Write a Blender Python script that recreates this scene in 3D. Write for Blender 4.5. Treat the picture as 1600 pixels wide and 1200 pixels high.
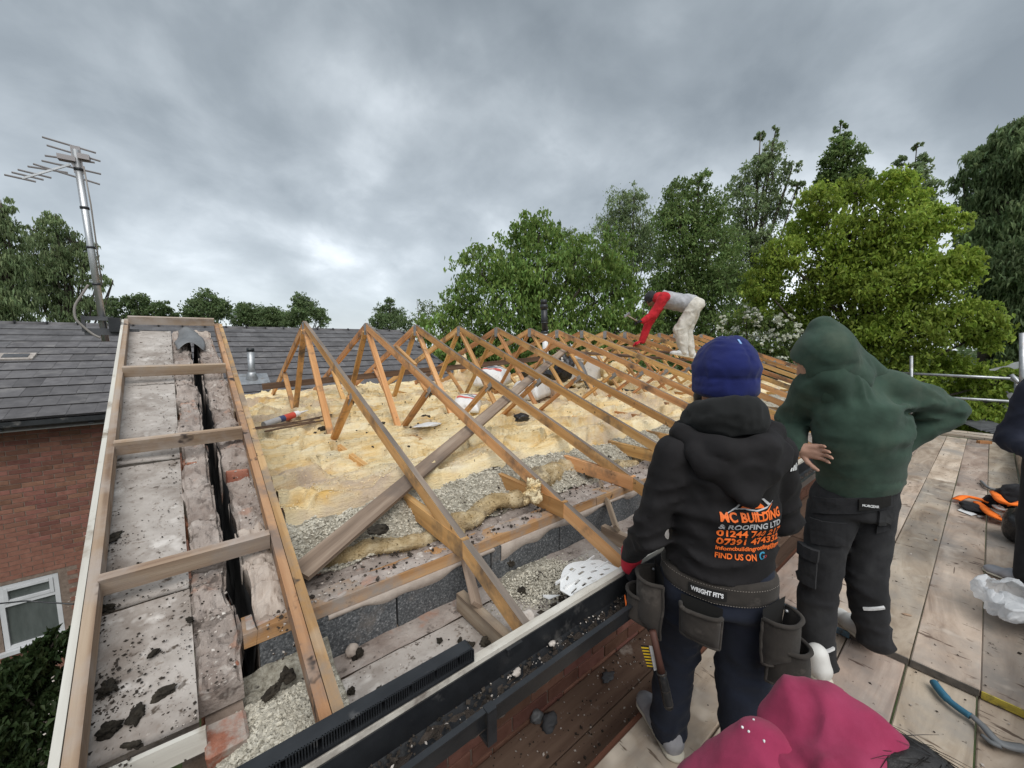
import bpy, bmesh, math, random
import numpy as np
from math import radians as R, sin, cos, pi
from mathutils import Vector, Matrix, Quaternion
from mathutils.bvhtree import BVHTree

SC = bpy.context.scene
for _o in list(bpy.data.objects): bpy.data.objects.remove(_o)
COL = SC.collection
random.seed(7)
# ------------------------------------------------------------------ camera
# metres; the camera is the origin, X runs along the ridge, Y across the roof, Z up
cam = bpy.data.objects.new('camera', bpy.data.cameras.new('camera')); COL.objects.link(cam)
PITCH, YAW, ROLL = .102, .8975, -.0032
_d = Vector((cos(YAW)*cos(PITCH), sin(YAW)*cos(PITCH), -sin(PITCH)))
_r = Vector((sin(YAW), -cos(YAW), 0)); _u = _r.cross(_d)
_r2 = _r*cos(ROLL) + _u*sin(ROLL); _u2 = _u*cos(ROLL) - _r*sin(ROLL)
cam.matrix_world = Matrix((_r2, _u2, -_d)).transposed().to_4x4()
cam.data.sensor_width = 36; cam.data.lens = 595.77/1600*36
cam.data.clip_start = .02; cam.data.clip_end = 2000
SC.camera = cam
# ------------------------------------------------------------------ sky and light
W = bpy.data.worlds.new('World'); SC.world = W; W.use_nodes = True
nt = W.node_tree; N = nt.nodes; L = nt.links
bg = N['Background']
SUN_EL, SUN_AZ = R(50), R(-112)      # azimuth measured from +X towards +Y
sky = N.new('ShaderNodeTexSky'); sky.sky_type = 'NISHITA'; sky.sun_disc = False
sky.sun_elevation = SUN_EL; sky.sun_rotation = R(90) - SUN_AZ
def wn(t, **k):
    n = N.new(t)
    for a, b in k.items(): setattr(n, a, b)
    return n
def wmath(op, a, b=None, c=False):
    n = wn('ShaderNodeMath', operation=op); n.use_clamp = c
    for i, v in enumerate((a, b)):
        if v is None: continue
        if isinstance(v, (int, float)): n.inputs[i].default_value = v
        else: L.new(v, n.inputs[i])
    return n.outputs[0]
tc = wn('ShaderNodeTexCoord'); sep = wn('ShaderNodeSeparateXYZ'); L.new(tc.outputs['Generated'], sep.inputs[0])
zc = wmath('ADD', wmath('MAXIMUM', sep.outputs[2], 0.0), .50)
cx = wmath('DIVIDE', sep.outputs[0], zc); cy = wmath('DIVIDE', sep.outputs[1], zc)
comb = wn('ShaderNodeCombineXYZ'); L.new(cx, comb.inputs[0]); L.new(cy, comb.inputs[1])
mp = wn('ShaderNodeMapping'); L.new(comb.outputs[0], mp.inputs[0]); mp.inputs['Location'].default_value = (5.3, 2.2, 0)
n1 = wn('ShaderNodeTexNoise'); n1.inputs['Scale'].default_value = 1.25; n1.inputs['Detail'].default_value = 7; n1.inputs['Roughness'].default_value = .5; n1.inputs['Distortion'].default_value = .25
n2 = wn('ShaderNodeTexNoise'); n2.inputs['Scale'].default_value = 4.2; n2.inputs['Detail'].default_value = 6; n2.inputs['Roughness'].default_value = .55; n2.inputs['Distortion'].default_value = .3
L.new(mp.outputs[0], n1.inputs['Vector']); L.new(mp.outputs[0], n2.inputs['Vector'])
cl = wmath('ADD', wmath('MULTIPLY', n1.outputs[0], .76), wmath('MULTIPLY', n2.outputs[0], .24))
ramp = wn('ShaderNodeValToRGB'); L.new(cl, ramp.inputs[0])
E_ = ramp.color_ramp; E_.elements[0].position = .36; E_.elements[0].color = (.170, .195, .214, 1)
E_.elements[1].position = .66; E_.elements[1].color = (.80, .84, .88, 1)
for p_, c_ in ((.44, (.232, .262, .284, 1)), (.51, (.325, .360, .385, 1)), (.575, (.47, .51, .54, 1))):
    e = E_.elements.new(p_); e.color = c_
# haze of the lower sky: clouds pale towards the horizon all round
hz = wmath('POWER', wmath('SUBTRACT', 1.0, wmath('MAXIMUM', sep.outputs[2], 0.0)), 6.0, True)
mixh = wn('ShaderNodeMixRGB'); L.new(wmath('MULTIPLY', hz, .72), mixh.inputs[0]); L.new(ramp.outputs[0], mixh.inputs[1]); mixh.inputs[2].default_value = (.62, .67, .71, 1)
# the clear sky above shows faintly through the cloud
adds = wn('ShaderNodeMixRGB', blend_type='ADD'); adds.inputs[0].default_value = .012
L.new(mixh.outputs[0], adds.inputs[1]); L.new(sky.outputs[0], adds.inputs[2])
scale = wn('ShaderNodeVectorMath', operation='SCALE'); L.new(adds.outputs[0], scale.inputs[0]); scale.inputs['Scale'].default_value = 8.9
L.new(scale.outputs[0], bg.inputs[0]); bg.inputs[1].default_value = .1
sun = bpy.data.objects.new('sun', bpy.data.lights.new('sun', 'SUN')); COL.objects.link(sun)
sun.data.energy = 1.5; sun.data.angle = R(50); sun.data.color = (1, .975, .94)
sun.rotation_euler = (R(90)-SUN_EL, 0, SUN_AZ+R(90)); sun.location = (0, 0, 30)
SC.view_settings.view_transform = 'Standard'; SC.view_settings.look = 'None'
SC.view_settings.gamma = 1; SC.view_settings.exposure = .66; SC.view_settings.use_curve_mapping = False
SC.cycles.max_bounces = 6; SC.cycles.transparent_max_bounces = 8
try: SC.cycles.use_denoising = True
except Exception: pass
# ------------------------------------------------------------------ helpers
WL = {}
def wl(o): return WL.get(o, Vector((0, 0, 0))) if o else Vector((0, 0, 0))
def tag(o, label=None, cat=None, group=None, kind=None):
    if label: o['label'] = label
    if cat: o['category'] = cat
    if group: o['group'] = group
    if kind: o['kind'] = kind
    return o
def thing(name, label, cat, loc=(0, 0, 0), group=None):
    o = bpy.data.objects.new(name, None); COL.objects.link(o); o.location = loc; o.empty_display_size = .1
    WL[o] = Vector(loc); return tag(o, label, cat, group)
def link(name, me, mat, parent=None, loc=(0, 0, 0), rot=None):
    """loc in world metres; the parent chain holds translations only"""
    o = bpy.data.objects.new(name, me); COL.objects.link(o)
    if mat is not None and len(me.materials) == 0: me.materials.append(mat)
    o.parent = parent; o.location = Vector(loc) - wl(parent); WL[o] = Vector(loc)
    if rot is not None: o.rotation_euler = rot.to_euler() if isinstance(rot, (Matrix, Quaternion)) else rot
    return o
def mesh(name, v, f, smooth=False):
    me = bpy.data.meshes.new(name); v = np.asarray(v, float)
    me.from_pydata(v.tolist(), [], f if isinstance(f, list) else f.tolist()); 
    if smooth: me.polygons.foreach_set('use_smooth', [True]*len(me.polygons))
    me.update(); return me
def obj(name, v, f, mat, parent=None, smooth=False, base=None):
    """mesh from world-space vertices, origin at its own centre (or base)"""
    v = np.asarray(v, float); c = v.mean(0) if base is None else np.asarray(base, float)
    return link(name, mesh(name, v-c, f, smooth), mat, parent, c)
BOXF = [(0, 3, 2, 1), (4, 5, 6, 7), (0, 1, 5, 4), (1, 2, 6, 5), (2, 3, 7, 6), (3, 0, 4, 7)]
def boxv(lo, hi):
    (a, b, c), (d, e, f) = lo, hi
    return [(a, b, c), (d, b, c), (d, e, c), (a, e, c), (a, b, f), (d, b, f), (d, e, f), (a, e, f)]
_bc = {}
def boxmesh(l, w, h, bev=.003, segs=0, warp=0):
    k = (round(l, 3), round(w, 4), round(h, 4), bev, segs, warp)
    if k in _bc and not warp: return _bc[k]
    bm = bmesh.new(); vs = [bm.verts.new(Vector(p)) for p in boxv((-l/2, -w/2, -h/2), (l/2, w/2, h/2))]
    for f in BOXF: bm.faces.new([vs[i] for i in f])
    if segs:
        es = [e for e in bm.edges if abs((e.verts[0].co-e.verts[1].co).x) > l*.9]
        bmesh.ops.subdivide_edges(bm, edges=es, cuts=segs, use_grid_fill=True)
    if bev: bmesh.ops.bevel(bm, geom=[e for e in bm.edges if len(e.link_faces) == 2 and e.calc_face_angle(0) > 1], offset=bev, segments=1, affect='EDGES')
    if warp:
        ph = random.random()*6
        for v in bm.verts: v.co.z += warp*sin(v.co.x*2.1+ph); v.co.y += warp*.6*sin(v.co.x*1.7+ph*2)
    me = bpy.data.meshes.new('timber'); bm.to_mesh(me); bm.free(); _bc[k] = me; return me
def beam(name, p0, p1, w, h, mat, parent=None, up=(0, 0, 1), bev=.003, roll=0, segs=0, warp=0):
    """timber from p0 to p1 (centre line), w across, h along 'up'"""
    p0, p1 = Vector(p0), Vector(p1); x = (p1-p0); l = x.length; x.normalize()
    y = Vector(up).cross(x).normalized(); z = x.cross(y)
    M = Matrix((x, y, z)).transposed()
    if roll: M = M @ Matrix.Rotation(roll, 3, 'X')
    me = boxmesh(l, w, h, bev, segs, warp)
    if len(me.materials) and me.materials[0] != mat: me = me.copy(); me.materials.clear()
    return link(name, me, mat, parent, (p0+p1)/2, M)
def box(name, lo, hi, mat, parent=None, bev=.002, rot=None):
    lo, hi = Vector(lo), Vector(hi); s = hi-lo
    me = boxmesh(s.x, s.y, s.z, bev)
    if len(me.materials) and me.materials[0] != mat: me = me.copy(); me.materials.clear()
    return link(name, me, mat, parent, (lo+hi)/2, rot)
def tubev(pts, r, n=8, caps=True):
    pts = [Vector(p) for p in pts]; rs = r if isinstance(r, (list, tuple)) else [r]*len(pts)
    V = []; F = []; pu = None
    for i, p in enumerate(pts):
        t = (pts[min(i+1, len(pts)-1)]-pts[max(i-1, 0)]).normalized()
        if pu is None: pu = t.orthogonal().normalized()
        pu = (pu - t*pu.dot(t)).normalized(); b = t.cross(pu)
        for k in range(n):
            a = 2*pi*k/n; V.append(p+(pu*cos(a)+b*sin(a))*rs[i])
    for i in range(len(pts)-1):
        for k in range(n): F.append((i*n+k, i*n+(k+1) % n, (i+1)*n+(k+1) % n, (i+1)*n+k))
    if caps: F.append(tuple(range(n-1, -1, -1))); F.append(tuple((len(pts)-1)*n+k for k in range(n)))
    return [tuple(v) for v in V], F
def tube(name, pts, r, mat, parent=None, n=8, smooth=True):
    v, f = tubev(pts, r, n); return obj(name, v, f, mat, parent, smooth)
class MB:
    def __init__(s): s.v = []; s.f = []
    def add(s, v, f):
        o = len(s.v); s.v += [tuple(x) for x in v]; s.f += [tuple(i+o for i in q) for q in f]; return s
    def box(s, lo, hi): return s.add(boxv(lo, hi), BOXF)
    def bar(s, p0, p1, w, h, up=(0, 0, 1)):
        p0, p1 = Vector(p0), Vector(p1); x = (p1-p0); l = x.length; x.normalize()
        y = Vector(up).cross(x).normalized(); z = x.cross(y); c = (p0+p1)/2
        return s.add([c+x*a+y*b+z*d for a, b, d in boxv((-l/2, -w/2, -h/2), (l/2, w/2, h/2))], BOXF)
    def tube(s, pts, r, n=8): return s.add(*tubev(pts, r, n))
    def build(s, name, mat, parent=None, smooth=False): return obj(name, s.v, s.f, mat, parent, smooth)
# ---- value noise for geometry
def _hash(i, j, k, seed):
    h = (i*374761393 + j*668265263 + k*2147483647 + seed*974634777) & 0x7fffffff
    h = ((h ^ (h >> 13))*1274126177) & 0x7fffffff
    return ((h ^ (h >> 16)) & 0xffff)/65535.
def vnoise(P, freq=1., seed=0):
    P = np.asarray(P, float)*freq; i = np.floor(P).astype(np.int64); f = P-i; u = f*f*(3-2*f)
    out = 0
    for dx in (0, 1):
        wx = u[..., 0] if dx else 1-u[..., 0]
        for dy in (0, 1):
            wy = u[..., 1] if dy else 1-u[..., 1]
            for dz in (0, 1):
                wz = u[..., 2] if dz else 1-u[..., 2]
                out = out + wx*wy*wz*_hash(i[..., 0]+dx, i[..., 1]+dy, i[..., 2]+dz, seed)
    return out*2-1
def fbm(P, freq=1., oct=4, seed=0, gain=.5):
    a, s = 1., 0
    for o in range(oct): s = s+a*vnoise(P, freq*2**o, seed+o*17); a *= gain
    return s
def grid_faces(nx, ny):
    i = np.arange(nx-1)[:, None]; j = np.arange(ny-1)[None, :]; a = i*ny+j
    return np.stack([a, a+ny, a+ny+1, a+1], -1).reshape(-1, 4)
def lump(name, c, r, mat, parent=None, seed=0, squash=(1, 1, .7), amp=.35, sub=2, rot=0):
    bm = bmesh.new(); bmesh.ops.create_icosphere(bm, subdivisions=sub, radius=1)
    P = np.array([v.co[:] for v in bm.verts]); k = 1+amp*fbm(P+seed*3.7, 1.6, 3, seed)
    P = P*k[:, None]*np.array(squash)*r
    P = P@np.array([[cos(rot), sin(rot), 0], [-sin(rot), cos(rot), 0], [0, 0, 1]])
    for v, p in zip(bm.verts, P): v.co = p
    me = bpy.data.meshes.new(name); bm.to_mesh(me); bm.free()
    me.polygons.foreach_set('use_smooth', [sub > 2]*len(me.polygons))
    return link(name, me, mat, parent, c)
# ------------------------------------------------------------------ materials
def nmat(name, cols, scale=5., detail=5., stretch=(1, 1, 1), rough=.75, bump=.2, bscale=None, bdist=.01, rand=.12, hue=0,
         dirt=None, dscale=2., dpos=(.5, .65), spots=None, spec=.3, metallic=0, distort=0., coord='Object', sheen=0, island=False, wave=None, bump2=None):
    m = bpy.data.materials.new(name); m.use_nodes = True; t = m.node_tree; n = t.nodes; l = t.links
    B = n['Principled BSDF']; B.inputs['Roughness'].default_value = rough; B.inputs['Specular IOR Level'].default_value = spec
    B.inputs['Metallic'].default_value = metallic
    if sheen: B.inputs['Sheen Weight'].default_value = sheen*.22; B.inputs['Sheen Roughness'].default_value = .6
    tc = n.new('ShaderNodeTexCoord'); oi = n.new('ShaderNodeObjectInfo')
    off = n.new('ShaderNodeVectorMath'); off.operation = 'SCALE'; off.inputs[0].default_value = (17.3, 9.1, 23.7); l.new(oi.outputs['Random'], off.inputs['Scale'])
    ad = n.new('ShaderNodeVectorMath'); l.new(tc.outputs[coord], ad.inputs[0]); l.new(off.outputs[0], ad.inputs[1])
    mp = n.new('ShaderNodeMapping'); l.new(ad.outputs[0], mp.inputs[0]); mp.inputs['Scale'].default_value = stretch
    nz = n.new('ShaderNodeTexNoise'); l.new(mp.outputs[0], nz.inputs['Vector']); nz.inputs['Scale'].default_value = scale
    nz.inputs['Detail'].default_value = detail; nz.inputs['Roughness'].default_value = .6; nz.inputs['Distortion'].default_value = distort
    fac = nz.outputs[0]
    if wave:
        wv = n.new('ShaderNodeTexWave'); wv.bands_direction = 'Y'; l.new(mp.outputs[0], wv.inputs[0]); wv.inputs['Scale'].default_value = wave; wv.inputs['Distortion'].default_value = 7; wv.inputs['Detail'].default_value = 3
        wv.inputs['Detail Scale'].default_value = .8
        mw = n.new('ShaderNodeMath'); mw.operation = 'MULTIPLY_ADD'; l.new(wv.outputs['Fac'], mw.inputs[0]); mw.inputs[1].default_value = .14
        mh = n.new('ShaderNodeMath'); mh.operation = 'MULTIPLY'; l.new(fac, mh.inputs[0]); mh.inputs[1].default_value = .86; l.new(mh.outputs[0], mw.inputs[2]); fac = mw.outputs[0]
    rp = n.new('ShaderNodeValToRGB'); l.new(fac, rp.inputs[0]); e = rp.color_ramp
    e.elements[0].position = cols[0][0]; e.elements[0].color = (*cols[0][1], 1); e.elements[1].position = cols[-1][0]; e.elements[1].color = (*cols[-1][1], 1)
    for p, c in cols[1:-1]: q = e.elements.new(p); q.color = (*c, 1)
    out = rp.outputs[0]
    def mixin(out, fac, c):
        mx = n.new('ShaderNodeMixRGB'); l.new(fac, mx.inputs[0]); l.new(out, mx.inputs[1]); mx.inputs[2].default_value = (*c, 1); return mx.outputs[0]
    def nfac(sc, a, b, det=5, vec=None, ro=.65):
        z = n.new('ShaderNodeTexNoise'); l.new(vec or ad.outputs[0], z.inputs['Vector']); z.inputs['Scale'].default_value = sc; z.inputs['Detail'].default_value = det; z.inputs['Roughness'].default_value = ro
        mr = n.new('ShaderNodeMapRange'); l.new(z.outputs[0], mr.inputs[0]); mr.inputs[1].default_value = a; mr.inputs[2].default_value = b; return mr.outputs[0]
    if dirt: out = mixin(out, nfac(dscale, *dpos), dirt)
    if spots:
        for q in spots:
            c, sc, a, b = q[:4]; vec = None
            if len(q) > 4:
                m2_ = n.new('ShaderNodeMapping'); l.new(ad.outputs[0], m2_.inputs[0]); m2_.inputs['Scale'].default_value = q[4]; vec = m2_.outputs[0]
            out = mixin(out, nfac(sc, a, b, 3, vec), c)
    if rand or hue or island:
        hs = n.new('ShaderNodeHueSaturation'); l.new(out, hs.inputs['Color'])
        src = oi.outputs['Random']
        if island: g = n.new('ShaderNodeNewGeometry'); src = g.outputs['Random Per Island']
        mr = n.new('ShaderNodeMapRange'); l.new(src, mr.inputs[0]); mr.inputs[3].default_value = 1-rand; mr.inputs[4].default_value = 1+rand; l.new(mr.outputs[0], hs.inputs['Value'])
        if hue:
            mm = n.new('ShaderNodeMath'); mm.operation = 'MULTIPLY'; l.new(src, mm.inputs[0]); mm.inputs[1].default_value = 7.31
            fr = n.new('ShaderNodeMath'); fr.operation = 'FRACT'; l.new(mm.outputs[0], fr.inputs[0])
            m2 = n.new('ShaderNodeMapRange'); l.new(fr.outputs[0], m2.inputs[0]); m2.inputs[3].default_value = .5-hue; m2.inputs[4].default_value = .5+hue; l.new(m2.outputs[0], hs.inputs['Hue'])
        out = hs.outputs[0]
    l.new(out, B.inputs['Base Color'])
    if bump:
        b = n.new('ShaderNodeBump'); b.inputs['Strength'].default_value = bump; b.inputs['Distance'].default_value = bdist
        if bscale:
            z = n.new('ShaderNodeTexNoise'); l.new(mp.outputs[0], z.inputs['Vector']); z.inputs['Scale'].default_value = bscale; z.inputs['Detail'].default_value = 6; z.inputs['Roughness'].default_value = .65; l.new(z.outputs[0], b.inputs['Height'])
        else: l.new(nz.outputs[0], b.inputs['Height'])
        if bump2:
            z2 = n.new('ShaderNodeTexNoise'); l.new(ad.outputs[0], z2.inputs['Vector']); z2.inputs['Scale'].default_value = bump2[0]; z2.inputs['Detail'].default_value = 3; z2.inputs['Roughness'].default_value = .5; z2.inputs['Distortion'].default_value = .5
            b2 = n.new('ShaderNodeBump'); b2.inputs['Strength'].default_value = bump2[1]; b2.inputs['Distance'].default_value = bump2[2]; l.new(z2.outputs[0], b2.inputs['Height']); l.new(b2.outputs[0], b.inputs['Normal'])
        l.new(b.outputs[0], B.inputs['Normal'])
    return m
def pmat(name, c, rough=.6, rand=.0, bump=0, **k):
    d = tuple(x*.82 for x in c); u = tuple(min(1, x*1.15) for x in c)
    return nmat(name, [(.3, d), (.7, u)], rough=rough, rand=rand, bump=bump, **k)
WOODC = [(.22, (.10, .058, .030)), (.42, (.29, .165, .078)), (.58, (.41, .245, .120)), (.78, (.53, .345, .185))]
M = {}
M['truss'] = nmat('pine_timber', [(.22, (.26, .120, .045)), (.42, (.49, .255, .098)), (.58, (.62, .350, .148)), (.78, (.73, .475, .240))], 2.2, 6, (.5, 9, 9), .7, .25, 12, .004, .16, .012, dirt=(.13, .095, .07), dscale=3., dpos=(.53, .68), spots=[((.06, .04, .025), 9, .68, .74), ((.12, .10, .085), 1.6, .66, .78)], wave=1.2)
M['grey_timber'] = nmat('weathered_timber', [(.25, (.12, .085, .062)), (.45, (.25, .185, .135)), (.58, (.34, .265, .20)), (.75, (.44, .36, .285))], 2.2, 6, (.5, 9, 9), .8, .3, 12, .004, .16, .01, dirt=(.15, .12, .10), dscale=2., dpos=(.5, .7))
M['rail'] = nmat('dusty_rail_timber', [(.22, (.115, .075, .05)), (.42, (.265, .185, .122)), (.58, (.39, .29, .20)), (.78, (.51, .41, .30))], 2., 7, (.5, 9, 9), .85, .45, 11, .005, .14, .01, dirt=(.40, .345, .30), dscale=3.1, dpos=(.46, .66), spots=[((.08, .06, .05), 8, .66, .72)], wave=1.)
M['dark_timber'] = nmat('dark_stained_timber', [(.25, (.05, .032, .022)), (.5, (.115, .07, .045)), (.75, (.19, .125, .085))], 2.2, 6, (.5, 9, 9), .8, .3, 12, .004, .15)
M['white_edge'] = nmat('whitewashed_timber', [(.3, (.46, .43, .38)), (.6, (.62, .60, .54)), (.8, (.70, .68, .62))], 3, 6, (.4, 5, 5), .8, .25, 14, .004, .05, dirt=(.22, .17, .12), dscale=5, dpos=(.55, .7))
M['plate_wood'] = nmat('dirty_plate_timber', [(.25, (.17, .085, .035)), (.45, (.36, .195, .085)), (.6, (.46, .27, .13)), (.78, (.54, .37, .21))], 2.2, 7, (.5, 9, 9), .8, .4, 12, .005, .12, dirt=(.30, .255, .22), dscale=5, dpos=(.46, .64), spots=[((.06, .045, .035), 12, .64, .7)])
M['plate'] = nmat('galvanised_plate', [(.3, (.23, .23, .235)), (.7, (.40, .40, .40))], 30, 4, rough=.5, bump=.35, bscale=90, bdist=.002, metallic=.35)
M['deck'] = nmat('scaffold_board_wood', [(.28, (.17, .122, .094)), (.42, (.36, .275, .212)), (.56, (.50, .40, .318)), (.74, (.62, .53, .44))], 1.2, 9, (1.1, 5, 5), .88, .35, 9, .005, .20, .014, dirt=(.30, .265, .235), dscale=2.2, dpos=(.44, .68), spots=[((.15, .105, .08), 6.5, .66, .72), ((.10, .075, .06), 24, .68, .72), ((.66, .57, .48), 3.3, .60, .75), ((.13, .09, .068), 1.0, .645, .69, (22, 5, 5)), ((.09, .06, .045), 1.0, .70, .715, (1.2, 26, 26))], distort=.9)
M['deck_end'] = nmat('scaffold_board_end', [(.3, (.07, .065, .06)), (.7, (.17, .15, .13))], 20, 5, rough=.9, bump=.4)
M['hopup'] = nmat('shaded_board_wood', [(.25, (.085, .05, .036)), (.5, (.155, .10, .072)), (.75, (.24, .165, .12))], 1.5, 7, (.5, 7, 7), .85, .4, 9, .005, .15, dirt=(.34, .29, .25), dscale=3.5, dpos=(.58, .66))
M['brick'] = nmat('red_brick', [(.25, (.145, .064, .046)), (.5, (.21, .098, .070)), (.75, (.275, .138, .102))], 14, 6, rough=.9, bump=.5, bscale=60, bdist=.004, rand=.26, hue=.012, dirt=(.16, .075, .055), dscale=7, dpos=(.5, .7))
M['brick2'] = nmat('rough_red_brick', [(.25, (.25, .095, .06)), (.5, (.35, .145, .095)), (.75, (.43, .22, .155))], 10, 6, rough=.9, bump=.6, bscale=40, bdist=.006, rand=.15, hue=.01, dirt=(.40, .33, .28), dscale=8, dpos=(.58, .7))
M['mortar'] = nmat('grey_mortar', [(.25, (.24, .20, .175)), (.5, (.35, .295, .26)), (.75, (.45, .40, .36))], 9, 8, rough=.95, bump=.8, bscale=35, bdist=.012, rand=.08, dirt=(.20, .15, .125), dscale=5, dpos=(.5, .7), spots=[((.36, .225, .17), 7, .61, .70), ((.13, .105, .09), 15, .60, .68), ((.56, .51, .46), 11, .64, .72), ((.06, .05, .045), 26, .68, .73)])
M['mortar_wall'] = nmat('wall_mortar', [(.3, (.16, .12, .095)), (.7, (.27, .21, .17))], 20, 6, rough=.95, bump=.5, bscale=50)
M['soffit'] = nmat('dusty_cement_board', [(.25, (.30, .265, .235)), (.5, (.42, .38, .345)), (.75, (.54, .50, .46))], 3.5, 8, rough=.95, bump=.6, bscale=45, bdist=.006, rand=.05, dirt=(.19, .155, .13), dscale=4, dpos=(.46, .70), spots=[((.09, .07, .055), 24, .62, .70), ((.60, .56, .52), 9, .58, .72), ((.24, .20, .17), 55, .58, .70)])
M['block'] = nmat('dark_aggregate_block', [(.3, (.045, .048, .052)), (.5, (.095, .10, .105)), (.62, (.16, .165, .17)), (.72, (.36, .36, .36))], 130, 3, rough=.95, bump=.6, bscale=120, bdist=.004, rand=.1, dirt=(.17, .15, .135), dscale=4, dpos=(.56, .72))
M['plast'] = nmat('smeared_mortar', [(.3, (.36, .30, .255)), (.7, (.50, .43, .37))], 14, 6, rough=.95, bump=.5, bscale=40)
M['insul'] = nmat('yellow_glass_wool', [(.22, (.58, .355, .13)), (.37, (.80, .575, .27)), (.51, (.89, .725, .435)), (.74, (.93, .835, .605))], 3.8, 10, (.5, 1.4, 3), .98, .8, 40, .022, .05, dirt=(.56, .44, .33), dscale=1.2, dpos=(.49, .66), spots=[((.72, .44, .13), 2.6, .58, .72), ((.13, .10, .075), 34, .705, .74)], distort=1.1, spec=.1)
M['insul_dirty'] = nmat('soiled_glass_wool', [(.22, (.22, .15, .07)), (.45, (.44, .33, .18)), (.62, (.62, .51, .33)), (.8, (.70, .61, .43))], 9, 8, (1, 1, 2), .98, .9, 40, .02, .1, dirt=(.20, .165, .12), dscale=6, dpos=(.5, .68), spots=[((.65, .40, .12), 4, .62, .72)], spec=.1)
M['loose'] = nmat('loose_mineral_fill', [(.3, (.20, .18, .14)), (.5, (.40, .37, .30)), (.7, (.60, .57, .48))], 60, 5, rough=.98, bump=1., bscale=75, bdist=.02, rand=.04, dirt=(.24, .205, .155), dscale=4, dpos=(.52, .7), spots=[((.055, .045, .038), 15, .66, .71)], spec=.1)
M['granule'] = nmat('pale_granule', [(.3, (.36, .33, .265)), (.7, (.62, .585, .495))], 40, 3, rough=.98, bump=.4, rand=.28, island=True, spec=.1)
M['soil'] = nmat('dark_roof_dirt', [(.3, (.035, .027, .022)), (.6, (.085, .068, .056)), (.8, (.16, .13, .11))], 18, 8, rough=.98, bump=.9, bscale=40, bdist=.015, rand=.2, spots=[((.30, .27, .24), 30, .66, .7)])
M['moss'] = nmat('dark_moss', [(.3, (.016, .013, .010)), (.7, (.055, .046, .034))], 40, 5, rough=1, bump=1., bscale=70, bdist=.01, rand=.3)
M['rubble'] = nmat('mortar_crumb', [(.3, (.36, .31, .27)), (.7, (.58, .53, .48))], 20, 5, rough=.95, bump=.5, rand=.25, island=True)
M['crumbdark'] = nmat('dirt_crumb', [(.3, (.022, .018, .014)), (.7, (.07, .056, .045))], 20, 5, rough=1, bump=.5, rand=.35, island=True)
M['dpc'] = nmat('black_cavity_membrane', [(.3, (.010, .010, .011)), (.7, (.035, .034, .033))], 10, 5, rough=.6, bump=.3, rand=.05)
M['lead'] = nmat('grey_lead_sheet', [(.3, (.13, .135, .14)), (.7, (.24, .245, .25))], 6, 5, rough=.55, bump=.25, rand=.05, metallic=.2)
M['blackplastic'] = nmat('black_plastic', [(.3, (.010, .011, .013)), (.7, (.026, .028, .031))], 8, 6, rough=.38, bump=.1, bscale=30, dirt=(.12, .115, .11), dscale=6, dpos=(.6, .74), spec=.5, rand=.05)
M['fasciacream'] = nmat('weathered_cream_fascia', [(.3, (.40, .36, .30)), (.6, (.58, .545, .48)), (.8, (.68, .65, .59))], 4, 7, (1, 4, 4), .7, .3, 20, .004, .03, dirt=(.20, .17, .145), dscale=6, dpos=(.55, .72))
M['whiteplastic'] = nmat('white_plastic', [(.3, (.70, .70, .69)), (.7, (.82, .82, .81))], 4, 5, rough=.42, bump=.03, dirt=(.48, .46, .43), dscale=9, dpos=(.58, .72), spec=.5, rand=.03)
M['tile_edge'] = pmat('shade_algae_tile_edge', (.028, .027, .028), .95)  # course shadow lines put into the front-face colour, along with dark algae
M['tile'] = nmat('grey_concrete_tile', [(.25, (.078, .075, .078)), (.5, (.118, .113, .116)), (.75, (.158, .153, .155))], 6, 8, (1, 1, 1), .9, .35, 50, .004, .17, .008, dirt=(.20, .19, .185), dscale=2.2, dpos=(.55, .72))
M['upvc'] = nmat('white_window_frame', [(.3, (.50, .51, .52)), (.7, (.62, .63, .64))], 4, 3, rough=.4, bump=0, spec=.5, rand=.02)
M['glass'] = nmat('dark_window_glass', [(.3, (.055, .065, .062)), (.7, (.12, .135, .13))], 2.2, 4, (3, 3, .6), rough=.08, bump=0, spec=.6, rand=.05)
M['galv'] = nmat('galvanised_steel', [(.3, (.30, .31, .32)), (.7, (.50, .51, .52))], 12, 6, rough=.42, bump=.08, metallic=.7, rand=.08, dirt=(.30, .27, .24), dscale=7, dpos=(.58, .7))
M['alu'] = nmat('dull_aluminium', [(.3, (.42, .43, .44)), (.7, (.60, .61, .62))], 6, 5, (1, 1, .2), rough=.4, bump=.05, metallic=.8, rand=.03)
M['rod'] = pmat('aerial_rod', (.30, .28, .28), .5, metallic=.5)
M['cable'] = pmat('grey_cable', (.26, .24, .22), .6)
M['slate'] = nmat('dark_slate', [(.3, (.055, .057, .062)), (.7, (.115, .118, .125))], 9, 6, rough=.7, bump=.2, rand=.15)
M['polythene'] = nmat('thin_white_polythene', [(.3, (.66, .68, .70)), (.7, (.84, .85, .86))], 5, 5, rough=.28, bump=.25, bscale=14, bdist=.02, spec=.6, rand=0)
_t = M['polythene'].node_tree; _B = _t.nodes['Principled BSDF']; _o = [q for q in _t.nodes if q.type == 'OUTPUT_MATERIAL'][0]
_tl = _t.nodes.new('ShaderNodeBsdfTranslucent'); _tl.inputs[0].default_value = (.86, .87, .88, 1); _tp = _t.nodes.new('ShaderNodeBsdfTransparent'); _m1 = _t.nodes.new('ShaderNodeMixShader'); _m2 = _t.nodes.new('ShaderNodeMixShader'); _m1.inputs[0].default_value = .45; _m2.inputs[0].default_value = .22
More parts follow.
